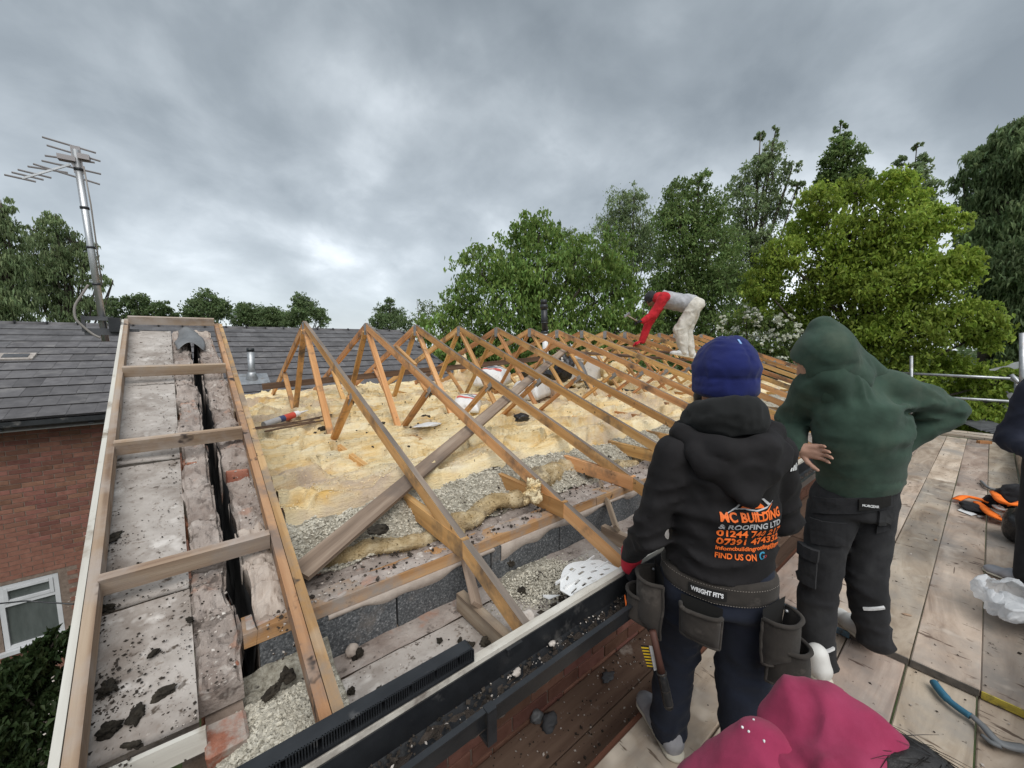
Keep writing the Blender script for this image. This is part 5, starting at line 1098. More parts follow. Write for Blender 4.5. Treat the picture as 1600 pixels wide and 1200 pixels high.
tree('airy tall poplar with a forked top beside the lime green tree', [(23.52,8.47,11.04,0.29),(23.74,7.84,11.04,0.29),(23.70,7.95,10.04,0.64),(23.49,8.55,9.34,0.71),(23.28,9.11,8.55,0.79),(23.74,7.83,8.74,0.93),(23.98,7.07,8.96,0.39),(24.04,6.85,7.84,0.39),(23.41,8.77,7.15,1.15),(23.83,7.56,7.18,0.87),(23.22,9.25,5.55,1.25),(23.66,8.08,5.38,1.13),(23.36,8.90,3.96,1.24),(23.76,7.78,3.67,1.01),(23.02,9.74,3.52,0.96),(23.50,8.53,2.03,1.24)], .15, 19000, LM['birch'], 5, G_, 'poplar_tree', tr=.16, per=22, spread=.14, droop=.3, twigs=200)
tree('pointed dark tree top above the lime green crown', [(23.44,5.13,9.96,0.27),(23.48,4.98,9.21,0.49),(23.42,5.25,8.57,0.60),(23.57,4.55,8.50,0.48),(23.47,5.01,7.66,0.80),(23.36,5.50,7.59,0.56),(23.62,4.28,7.34,0.62)], .15, 8500, LM['dark'], 6, G_, 'pointed_tree', tr=.14, per=22, twigs=60)
tree('thin leaning tree top right of the pointed dark tree', [(23.86,2.62,8.30,0.17),(23.87,2.48,7.65,0.32),(23.81,3.05,7.78,0.29),(23.85,2.67,6.99,0.53),(23.90,2.16,6.28,0.51),(23.83,2.89,6.61,0.45),(23.90,2.20,5.52,0.52)], .14, 6000, LM['birch'], 7, G_, 'thin_tree', tr=.1, per=22, twigs=60)
tree('big bright lime green tree filling the right side behind the scaffold', [(11.67,2.81,3.33,0.49),(11.79,2.24,3.56,0.41),(11.89,1.64,3.29,0.43),(11.95,1.15,3.05,0.28),(11.59,3.10,2.84,0.51),(11.79,2.22,2.46,0.69),(11.92,1.41,2.33,0.63),(11.97,0.79,2.49,0.37),(11.50,3.42,2.12,0.53),(11.74,2.49,1.48,0.74),(11.89,1.62,1.24,0.73),(11.97,0.90,1.42,0.60),(11.99,0.49,1.56,0.37),(11.39,3.77,1.44,0.52),(11.59,3.11,0.76,0.63),(11.82,2.07,0.11,0.73),(11.94,1.15,0.24,0.70),(11.99,0.45,0.48,0.53),(12.00,0.06,0.21,0.39),(12.00,-0.13,-0.79,0.46),(11.99,0.53,-0.70,0.55),(11.93,1.27,-0.89,0.63),(12.00,0.22,-1.47,0.43),(11.97,0.92,-1.71,0.50),(11.83,1.99,-1.09,0.63),(11.36,3.88,0.71,0.41),(12.00,-0.19,-1.54,0.39)], .088, 74000, LM['lime'], 8, G_, 'lime_green_tree', tr=.13, per=18, spread=.12, droop=.3, twigs=260, stems=6)
tree('dark feathery conifer at the right edge of the picture', [(15.00,0.28,4.75,0.31),(15.00,-0.01,4.73,0.39),(14.99,0.50,4.45,0.32),(14.98,0.77,4.06,0.25),(15.00,0.08,3.99,0.51),(15.00,0.38,3.50,0.49),(15.00,-0.22,3.04,0.68),(15.00,0.11,2.54,0.67),(14.99,-0.41,1.71,0.73),(15.00,-0.08,1.32,0.59),(14.99,-0.42,0.54,0.69),(15.00,-0.31,4.13,0.55),(14.99,-0.46,-0.50,0.53),(14.98,-0.80,-0.93,0.56)], .115, 46000, LM['conifer'], 9, G_, 'conifer_tree', tr=.2, per=26, spread=.15, droop=.6, aspect=.32, twigs=80)
hw = tree('hawthorn bush covered in white blossom behind the blue hat', [(10.00,4.09,0.51,0.22),(10.14,3.72,0.58,0.30),(10.31,3.23,0.38,0.36),(10.23,3.45,-0.18,0.45),(10.42,2.85,-0.15,0.38),(10.08,3.89,-0.03,0.36),(10.38,2.99,0.33,0.30),(10.36,3.06,-0.78,0.46),(10.14,3.73,-0.81,0.49),(10.48,2.59,-0.90,0.44)], .075, 12000, LM['may'], 10, None, 'hawthorn_bush', tr=.07, per=20, spread=.14, twigs=60, cat='bush')
rgf = np.random.default_rng(77); P, _ = cloud([(9.90,4.05,0.51,0.23),(10.05,3.68,0.57,0.32),(10.21,3.20,0.38,0.38),(10.14,3.42,-0.18,0.47),(10.32,2.83,-0.15,0.40),(9.98,3.85,-0.03,0.38),(10.28,2.96,0.33,0.33),(10.26,3.03,-0.77,0.49)], 4200, rgf, 14, .06, (.8, 1.02)); leaves_mesh('blossom', P, .055, LM['flower'], hw, rgf, 1., 0, .1)
tree('weeping birch behind the aerial mast', [(-3.98,21.64,4.40,0.41),(-4.39,21.56,3.95,0.47),(-3.66,21.69,3.87,0.57),(-4.22,21.59,3.27,0.66),(-3.40,21.74,3.22,0.43),(-4.69,21.50,2.74,0.60),(-3.95,21.64,2.58,0.71),(-3.16,21.77,2.48,0.36),(-4.60,21.51,1.75,0.72),(-3.96,21.64,1.45,0.68),(-2.71,21.83,2.54,0.20),(-3.39,21.74,1.62,0.51)], .10, 12000, LM['birch'], 11, G_, 'weeping_birch', tr=.13, per=34, spread=.17, droop=.9, aspect=.42, twigs=240)
tree('dark birch cut by the left edge of the picture', [(-4.67,19.45,4.32,0.33),(-4.87,19.40,3.74,0.51),(-4.60,19.46,3.38,0.46),(-4.95,19.38,2.58,0.70),(-4.64,19.45,2.34,0.47),(-4.87,19.40,1.42,0.68),(-5.27,19.29,1.39,0.74),(-4.72,19.43,1.04,0.53)], .10, 9500, LM['birch'], 12, G_, 'weeping_birch', tr=.13, per=34, spread=.17, droop=.9, aspect=.42, twigs=120)
for k, (bl, lab) in enumerate((([(-5.26,41.67,2.94,0.71),(-4.00,41.81,3.22,0.90),(-2.70,41.91,3.00,0.72),(-6.20,41.54,2.50,0.61),(-3.68,41.84,2.25,0.99),(-5.10,41.69,1.99,0.87),(-2.05,41.95,2.43,0.52)], 'round far tree row just right of the aerial mast'), ([(0.40,44.00,4.12,0.97),(-0.54,44.00,3.28,0.95),(1.26,43.98,3.27,0.99),(0.18,44.00,2.76,1.26),(-0.98,43.99,2.49,0.66)], 'domed far tree above the gable ladder'), ([(3.40,47.88,3.54,0.91),(4.52,47.79,3.20,1.04),(2.71,47.92,2.74,0.89),(3.93,47.84,2.52,1.03)], 'low far tree right of the gable ladder'), ([(5.70,46.65,3.18,0.93),(6.35,46.57,2.68,0.94),(5.21,46.71,2.38,0.92)], 'small pale far tree over the tiled ridge'), ([(7.46,43.36,4.56,0.79),(8.20,43.23,3.97,1.03),(7.60,43.34,3.06,1.25),(9.18,43.03,3.24,0.88),(9.60,42.94,2.48,0.71),(6.75,43.48,2.53,1.01)], 'tall far tree behind the apex of the nearest truss'), ([(16.50,42.94,4.73,0.81),(15.95,43.15,3.57,1.21),(17.36,42.60,3.32,1.10),(15.27,43.39,2.56,1.07),(16.68,42.87,2.29,1.50),(18.24,42.23,2.31,0.97)], 'lone rounded far tree left of the cherry'))):
    tree(lab, bl, .20, 8500, LM['far'], 30+k, G_, 'far_tree', tr=.2, per=22, spread=.16, twigs=20)
tree('sparse twiggy sapling between the lone tree and the cherry', [(8.26,17.11,1.81,0.29),(8.00,17.24,2.11,0.17),(8.53,16.98,1.94,0.23),(8.41,17.04,1.45,0.41),(8.79,16.84,1.64,0.30),(8.06,17.21,1.26,0.35),(9.00,16.73,1.21,0.48)], .11, 900, LM['birch'], 50, None, 'sapling', tr=.035, per=9, spread=.25, twigs=70, up=.1)
tree('dense green bush low behind the far trusses', [(7.78,13.98,-0.54,0.92),(9.12,13.15,-0.55,1.05),(10.39,12.16,-1.10,1.07),(6.86,14.45,-0.53,0.74),(11.55,11.07,-0.83,0.93),(12.88,9.49,-0.55,0.98),(13.93,7.88,-0.54,0.91),(14.44,6.89,-0.53,0.78),(6.38,14.67,-1.31,0.74)], .13, 12000, LM['cherry'], 51, None, 'hedge_bush', tr=.06, per=20, spread=.16, cat='bush')
tree('tall dark laurel shrub below the neighbouring window', [(-1.55,6.21,-3.29,0.17),(-1.69,6.17,-3.45,0.21),(-1.52,6.22,-3.77,0.20),(-1.85,6.13,-3.43,0.21),(-1.69,6.17,-3.94,0.27),(-1.54,6.21,-4.24,0.23),(-1.89,6.11,-3.91,0.26),(-1.69,6.17,-4.49,0.28),(-1.53,6.21,-4.81,0.23),(-2.01,6.08,-3.58,0.20),(-1.90,6.11,-4.50,0.26)], .085, 15000, LM['shrub'], 52, None, 'garden_shrub', tr=.05, per=16, spread=.12, aspect=.5, droop=.4, cat='shrub', twigs=30)
# far line of woodland closing the horizon
rgw = np.random.default_rng(5); bl = []
for k in range(110):
    a = -1.2+3.2*k/109; d = rgw.uniform(75, 110); bl.append((cos(a)*d, sin(a)*d, rgw.uniform(-4.5, -1.0), rgw.uniform(3, 5)))
P, _ = cloud(bl, 42000, rgw, 20, .22); P = P[P[:, 2] > GZ]
tag(leaves_mesh('far_woodland', P, .7, LM['far'], None, rgw), kind='stuff')
# ------------------------------------------------------------------ people: smooth bodies grown from joints
class Sdf:
    def __init__(s, res, k=.03): s.res = res; s.k = k; s.p = []; s.d = []; s.c = []
    def cone(s, a, b, ra, rb, k=None): s.p.append(('c', np.array(a, float), np.array(b, float), ra, rb, s.k if k is None else k)); return s
    def chain(s, pts, rs, k=None):
        for i in range(len(pts)-1): s.cone(pts[i], pts[i+1], rs[i], rs[i+1], k)
        return s
    def ell(s, c, r, ax=None, k=None): s.p.append(('e', np.array(c, float), np.array(r, float), np.eye(3) if ax is None else np.array(ax, float), None, s.k if k is None else k)); return s
    def sec(s, a, b, side, wa, wb, k=None): s.p.append(('s', np.array(a, float), np.array(b, float), (np.array(side, float), wa), wb, s.k if k is None else k)); return s
    def cut(s, a, b, ra, rb): s.c.append((np.array(a, float), np.array(b, float), ra, rb)); return s
    def fold(s, pts, r, amp): s.d.append(('f', [np.array(q, float) for q in pts], r, amp)); return s
    def wrink(s, c, rad, amp, dr, freq, seed=0): s.d.append(('w', np.array(c, float), rad, amp, np.array(dr, float)*freq, seed)); return s
    def noise(s, amp, freq, seed=0, st=(1, 1, 1)): s.d.append(('n', amp, freq, seed, np.array(st))); return s
    @staticmethod
    def _seg(P, a, b):
        ab = b-a; t = np.clip(((P-a)@ab)/max(1e-9, ab@ab), 0, 1); return np.linalg.norm(P-a-t[:, None]*ab, axis=1), t
    def bounds(s):
        lo, hi = [], []
        for q in s.p:
            if q[0] == 'c': m = max(q[3], q[4]); lo += [q[1]-m, q[2]-m]; hi += [q[1]+m, q[2]+m]
            elif q[0] == 'e': m = max(q[2]); lo.append(q[1]-m); hi.append(q[1]+m)
            else: m = max(q[3][1]+q[4]); lo += [q[1]-m, q[2]-m]; hi += [q[1]+m, q[2]+m]
        pad = s.res*3+.02
        return np.min(lo, 0)-pad, np.max(hi, 0)+pad
    def val(s, P):
        F = np.full(len(P), 1., float)
        for q in s.p:
            k = q[5]
            if q[0] == 'c': m = max(q[3], q[4]); lo, hi = np.minimum(q[1], q[2])-m, np.maximum(q[1], q[2])+m
            elif q[0] == 'e': m = max(q[2]); lo, hi = q[1]-m, q[1]+m
            else: m = max(q[3][1]+q[4]); lo, hi = np.minimum(q[1], q[2])-m, np.maximum(q[1], q[2])+m
            pad = k*1.5+.05; I = np.nonzero(((P > lo-pad) & (P < hi+pad)).all(1))[0]
            if len(I) == 0: continue
            p = P[I]
            if q[0] == 'c':
                d, t = s._seg(p, q[1], q[2]); d = d-(q[3]+(q[4]-q[3])*t)
            elif q[0] == 'e':
                l = (p-q[1])@q[3].T; k0 = np.linalg.norm(l/q[2], axis=1); k1 = np.linalg.norm(l/q[2]**2, axis=1)+1e-9; d = k0*(k0-1)/k1
            else:
                a, b = q[1], q[2]; ax = b-a; L_ = np.linalg.norm(ax); ax = ax/L_; sd = q[3][0]-ax*(q[3][0]@ax); sd /= np.linalg.norm(sd); fw = np.cross(sd, ax)
                h = (p-a)@ax; t = np.clip(h/L_, 0, 1); w = q[3][1][0]+(q[4][0]-q[3][1][0])*t; dp_ = q[3][1][1]+(q[4][1]-q[3][1][1])*t
                u, v = (p-a)@sd, (p-a)@fw; k0 = np.sqrt((u/w)**2+(v/dp_)**2); k1 = np.sqrt((u/w**2)**2+(v/dp_**2)**2)+1e-9; d = k0*(k0-1)/k1
                ov = np.maximum(np.maximum(-h, h-L_), 0); d = np.where(ov > 0, np.sqrt(np.maximum(d+.02, 0)**2+ov**2)-.02, d)
            f = F[I]; hh = np.clip(.5+.5*(f-d)/k, 0, 1); F[I] = f+(d-f)*hh-k*hh*(1-hh)
        for a, b, ra, rb in s.c:
            d, t = s._seg(P, a, b); d = -(d-(ra+(rb-ra)*t)); k = .012; hh = np.clip(.5-.5*(F-d)/k, 0, 1); F = F+(d-F)*hh+k*hh*(1-hh)
        near = np.nonzero(np.abs(F) < .07)[0]; p = P[near]; D = np.zeros(len(near))
        for q in s.d:
            if q[0] == 'f':
                d = np.full(len(p), 9.)
                for i in range(len(q[1])-1): d = np.minimum(d, s._seg(p, q[1][i], q[1][i+1])[0])
                D += q[3]*np.exp(-(d/q[2])**2)
            elif q[0] == 'w':
                w = np.exp(-(((p-q[1])**2).sum(1))/q[2]**2); D += q[3]*w*(.75-1.5*np.abs(np.sin(.5*(p@q[4]+5.5*fbm(p, 5, 2, q[5]))))**.7)
            else: D += q[1]*fbm(p*q[4], q[2], 3, q[3])+q[1]*.7*(1-2.2*np.abs(vnoise(p*q[4]+.12*fbm(p, 5, 2, q[3]+5)[:, None], q[2]*1.9, q[3]+9))**.8)
        F[near] -= D; return F
    def arrays(s):
        lo, hi = s.bounds(); n = np.ceil((hi-lo)/s.res).astype(int)+1
        ax = [lo[i]+s.res*np.arange(n[i]) for i in range(3)]
        P = np.stack(np.meshgrid(*ax, indexing='ij'), -1).reshape(-1, 3); F = s.val(P).reshape(n); S = F < 0
        X, Y, Z = n; acc = np.zeros((X-1, Y-1, Z-1, 3)); cn = np.zeros((X-1, Y-1, Z-1))
        g = np.stack(np.meshgrid(*[np.arange(m-1) for m in n], indexing='ij'), -1).astype(float)
        corners = [(i, j, k) for i in (0, 1) for j in (0, 1) for k in (0, 1)]
        sl = lambda c: tuple(slice(c[i], n[i]-1+c[i]) for i in range(3))
        for c in corners:
            for a in range(3):
                if c[a]: continue
                e = list(c); e[a] = 1; f0, f1 = F[sl(c)], F[sl(e)]; m = (f0 < 0) != (f1 < 0); t = np.where(m, f0/np.where(m, f0-f1, 1), 0)
                o = np.zeros(3); o[a] = 1; acc += (np.array(c)+t[..., None]*o)*m[..., None]; cn += m
        act = cn > 0; idx = -np.ones(act.shape, int); idx[act] = np.arange(act.sum()); V = lo+s.res*(g[act]+acc[act]/cn[act][:, None])
        Q = []
        for a in range(3):
            b, c = (a+1) % 3, (a+2) % 3; A = [slice(None)]*3; B = [slice(None)]*3; A[a] = slice(0, -1); B[a] = slice(1, None)
            s0, s1 = S[tuple(A)], S[tuple(B)]; m = s0 != s1; I = np.argwhere(m); I = I[(I[:, b] > 0) & (I[:, c] > 0) & (I[:, b] < n[b]-1) & (I[:, c] < n[c]-1)]
            eb = np.zeros(3, int); eb[b] = 1; ec = np.zeros(3, int); ec[c] = 1
            q = np.stack([idx[tuple((I-eb-ec).T)], idx[tuple((I-ec).T)], idx[tuple(I.T)], idx[tuple((I-eb).T)]], 1); fl = ~s0[tuple(I.T)]; q[fl] = q[fl][:, ::-1]; Q.append(q)
        Q = np.concatenate(Q); Q = Q[(Q >= 0).all(1)]; return V, Q
    def build(s, name, mat, parent=None, clip=None):
        V, Q = s.arrays()
        if clip is not None:
            keep = clip(V); m = keep[Q].all(1); Q = Q[m]
        return obj(name, V, Q, mat, parent, True)
class Fr:
    """a person's own frame: L(left, forward, up) in metres from the ground point"""
    def __init__(s, P, az): s.P = np.array(P, float); a = R(az); s.f = np.array((cos(a), sin(a), 0)); s.l = np.array((-sin(a), cos(a), 0)); s.u = np.array((0, 0, 1.)); s.ax = np.array([s.l, s.f, s.u])
    def __call__(s, l, f, u): return s.P+s.l*l+s.f*f+s.u*u
def head_sdf(S, c, f, l, u, sc=1., k=.018):
    """skull, face, nose, ears and jaw in the head's own axes"""
    f, l, u = [np.array(q, float) for q in (f, l, u)]; ax = np.array([l, f, u]); P = lambda a, b, d: np.array(c)+l*a*sc+f*b*sc+u*d*sc
    S.ell(P(0, -.012, .025), np.array((.074, .094, .088))*sc, ax, k); S.ell(P(0, .035, -.035), np.array((.058, .062, .075))*sc, ax, k)
    S.cone(P(0, .055, -.085), P(0, .072, -.095), .026*sc, .022*sc, k); S.cone(P(.048, -.0, -.055), P(.02, .06, -.095), .022*sc, .02*sc, k); S.cone(P(-.048, -.0, -.055), P(-.02, .06, -.095), .022*sc, .02*sc, k)
    S.cone(P(0, .092, .012), P(0, .108, -.022), .010*sc, .015*sc, .012); S.cone(P(-.02, .092, -.058), P(.02, .092, -.058), .009*sc, .009*sc, .01); S.cone(P(-.018, .088, -.068), P(.018, .088, -.068), .010*sc, .010*sc, .01)
    for q in (1, -1):
        S.ell(P(q*.076, -.008, -.012), np.array((.010, .020, .032))*sc, ax, .006); S.cone(P(q*.032, .082, .028), P(q*.05, .07, .028), .012*sc, .012*sc, .012)
    return P
def hand_arrays(w, d, n, ln=.185, curl=.5, res=.0045, thumb=1, spread=.06):
    """wrist point, direction of the fingers, palm normal; five separate fingers"""
    w, d, n = [np.array(q, float) for q in (w, d, n)]; d = d/np.linalg.norm(d); n = n-d*(n@d); n = n/np.linalg.norm(n); t = np.cross(d, n)*thumb
    S = Sdf(res, .010); q = ln/.185; P = lambda a, b, c: w+d*a*q+t*b*q+n*c*q
    S.cone(P(-.03, 0, 0), P(.02, .0, 0), .026*q, .026*q); S.cone(P(.02, .018, 0), P(.085, .028, .0), .019*q, .0155*q); S.cone(P(.02, 0, .003), P(.09, .006, .0), .019*q, .016*q); S.cone(P(.02, -.018, 0), P(.082, -.024, 0), .018*q, .015*q)
    for i, (b, l0) in enumerate(((.030, .070), (.010, .078), (-.010, .073), (-.029, .056))):
        a = np.array((.086-.006*abs(i-1), b, 0)); p = P(*a); dr = d+t*spread*(1.5-i); ang = 0
        for j, f_ in enumerate((.45, .31, .24)):
            ang += curl*(.75, .9, .6)[j]; v = dr*cos(ang)+n*sin(ang); v /= np.linalg.norm(v); e = p+v*l0*f_*q; S.cone(p, e, (.0098, .0088, .0078)[j]*q, (.0088, .0078, .0068)[j]*q, .004); p = e
    p = P(.02, .03, .004); dr = d*.62+t*.75+n*.25
    for j, f_ in enumerate((.040, .030, .024)):
        v = dr/np.linalg.norm(dr); e = p+v*f_*q; S.cone(p, e, (.0135, .011, .0095)[j]*q, (.011, .0095, .008)[j]*q, .006); p = e; dr = dr+d*.35+n*.2*curl
    return S.arrays()
def join_obj(name, parts, mat, parent=None, base=None):
    V = []; F = []; o = 0
    for v, f in parts: V.append(v); F.append(np.asarray(f)+o); o += len(v)
    return obj(name, np.concatenate(V), np.concatenate(F), mat, parent, True, base)
def bvh(o):
    V = [Vector(v.co)+WL[o] for v in o.data.vertices]; return BVHTree.FromPolygons(V, [tuple(p.vertices) for p in o.data.polygons])
def project_mesh(name, bm, tree, O, ux, uy, un, mat, parent, off=.0038, reach=.25, seg=.010):
    """drape a flat mesh (x right, y up) over a surface, like a transfer printed on cloth"""
    for _ in range(5):
        es = [e for e in bm.edges if e.calc_length() > seg]
        if not es: break
        bmesh.ops.subdivide_edges(bm, edges=es, cuts=1); bmesh.ops.triangulate(bm, faces=bm.faces[:])
    V = []; ok = []
    for v in bm.verts:
        p = O+ux*v.co.x+uy*v.co.y; h = tree.ray_cast(p+un*reach, -un, reach*2)
        ok.append(h[0] is not None); V.append(h[0]+h[1]*off*(1 if h[1].dot(un) > 0 else -1) if h[0] else p)
    bm.verts.index_update(); F = [tuple(v.index for v in f.verts) for f in bm.faces if all(ok[v.index] for v in f.verts)]
    bm.free()
    if F: return obj(name, [tuple(v) for v in V], F, mat, parent)
def text_bm(s, h, sx=1., bold=.0, sp=1., align='LEFT', shear=0):
    cu = bpy.data.curves.new('t', 'FONT'); cu.body = s; cu.size = h/.70; cu.offset = bold; cu.space_character = sp; cu.align_x = align; cu.shear = shear; cu.resolution_u = 3
    o = bpy.data.objects.new('t', cu); COL.objects.link(o); dg = bpy.context.evaluated_depsgraph_get(); me = bpy.data.meshes.new_from_object(o.evaluated_get(dg))
    bm = bmesh.new(); bm.from_mesh(me); bpy.data.objects.remove(o); bpy.data.meshes.remove(me)
    for v in bm.verts: v.co.x *= sx
    bmesh.ops.triangulate(bm, faces=bm.faces[:]); return bm
def poly_bm(pts):
    bm = bmesh.new(); f = bm.faces.new([bm.verts.new((x, y, 0)) for x, y in pts]); bmesh.ops.triangulate(bm, faces=[f]); return bm
def stroke_bm(pts, w):
    bm = bmesh.new(); n = len(pts); L_ = []
    for i, (x, y) in enumerate(pts):
        a, b = pts[max(i-1, 0)], pts[min(i+1, n-1)]; dx, dy = b[0]-a[0], b[1]-a[1]; l = math.hypot(dx, dy); ww = (w[i] if isinstance(w, (list, tuple)) else w)/2
        L_.append((bm.verts.new((x-dy/l*ww, y+dx/l*ww, 0)), bm.verts.new((x+dy/l*ww, y-dx/l*ww, 0))))
    for i in range(n-1): bm.faces.new([L_[i][0], L_[i][1], L_[i+1][1], L_[i+1][0]])
    return bm
def shoe(parent, heel, toe, up, mat, sole, name='shoe', w=.045, laces=None):
    h, t = np.array(heel, float), np.array(toe, float); d = (t-h)/np.linalg.norm(t-h); L_ = np.linalg.norm(t-h); up = np.array(up, float); sd = np.cross(up, d)
    S = Sdf(.006, .02); S.sec(h+d*.035+up*.045, h+d*L_*.55+up*.045, sd, (w*.82, .042), (w*.95, .042)); S.sec(h+d*L_*.5+up*.042, t-d*.05+up*.030, sd, (w*.98, .040), (w*.92, .028)); S.ell(t-d*.045+up*.030, (w*.9, .045, .026), np.array([sd, d, up])); S.cone(h+d*.05+up*.06, h+d*.07+up*.115, .042, .044)
    o = S.build(name, mat, parent)
    S = Sdf(.006, .01); S.sec(h+d*.03+up*.012, t-d*.045+up*.012, up, (.013, w*.86), (.013, w*1.02)); S.ell(t-d*.05+up*.012, (w*.95, .055, .013), np.array([sd, d, up])); S.ell(h+d*.04+up*.012, (w*.86, .045, .013), np.array([sd, d, up])); S.build('sole', sole, o)
    if laces is not None:
        m = MB()
        for i in range(4):
            c = h+d*L_*(.48+.09*i)+up*(.088-.011*i); m.tube([c-sd*w*.6-up*.012, c+up*.006, c+sd*w*.6-up*.012], .0035, 5)
        m.build('laces', laces, o)
    return o
FBLACK = fabric('black_softshell', (.0150, .0138, .0145), .8, .10, 500, bump=.12)
FFLEECE = fabric('black_fleece', (.014, .0145, .0145), 1., .25, 300)
FNAVY = fabric('navy_jogger', (.017, .021, .034), .95, .2, 420)
FBLUE = fabric('royal_blue_knit', (.014, .020, .110), 1., .45, 260, bump=.5)
FGREEN = fabric('bottle_green_cotton', (.039, .068, .050), 1., .35, 420, dirt=(.075, .098, .070), dscale=4, dpos=(.52, .8))
FCARGO = fabric('black_work_trouser', (.024, .024, .026), .92, .18, 420, dirt=(.042, .042, .043), dscale=5, dpos=(.52, .75))
FMAUVE = fabric('mauve_cotton_fleece', (.27, .030, .075), 1., .4, 380, dirt=(.33, .05, .11), dscale=5, dpos=(.5, .8))
FRED = fabric('red_sleeve', (.50, .025, .035), .95, .2); FGREY = fabric('grey_marl', (.37, .37, .385), .95, .2); FCREAM = fabric('cream_jogger', (.62, .585, .52), .95, .2, dirt=(.40, .35, .29), dscale=6)
FCHAR = fabric('charcoal_knit', (.035, .036, .04), 1., .3); FDNAVY = fabric('dark_navy_cloth', (.022, .025, .040), .95, .2)
SUEDE = nmat('worn_suede', [(.25, (.020, .017, .0145)), (.5, (.038, .032, .027)), (.75, (.068, .057, .048))], 7, 7, rough=.95, bump=.4, bscale=60, bdist=.003, rand=0, sheen=.25, dirt=(.13, .112, .096), dscale=9, dpos=(.58, .76))
SUEDE_IN = pmat('dark_suede_lining', (.016, .015, .014), .95)
SKIN1 = skinm('tanned_skin', (.36, .185, .115)); SKIN2 = skinm('pale_skin', (.47, .27, .195)); SKIN3 = skinm('brown_skin', (.22, .115, .07))
HAIR = nmat('dark_hair', [(.3, (.006, .005, .005)), (.7, (.026, .021, .018))], 6, 5, (1, 1, 1), .45, .5, 90, .004, 0, spec=.5)
ORANGE = pmat('orange_transfer_print', (.86, .17, .03), .6); PGREY = pmat('grey_transfer_print', (.46, .46, .47), .6); PWHITE = pmat('white_transfer_print', (.72, .72, .72), .6); PBLUE = pmat('blue_transfer_print', (.04, .25, .40), .6)
GLOVE = fabric('black_glove', (.02, .02, .023), .6, .1); REDCUFF = fabric('red_cuff', (.52, .02, .04), .8, .2)
SOLE = pmat('cream_sole', (.60, .56, .46), .6); SHOEW = pmat('white_trainer', (.62, .61, .58), .6, bump=.1); SHOEG = fabric('grey_knit_trainer', (.34, .34, .36), .8, .1)
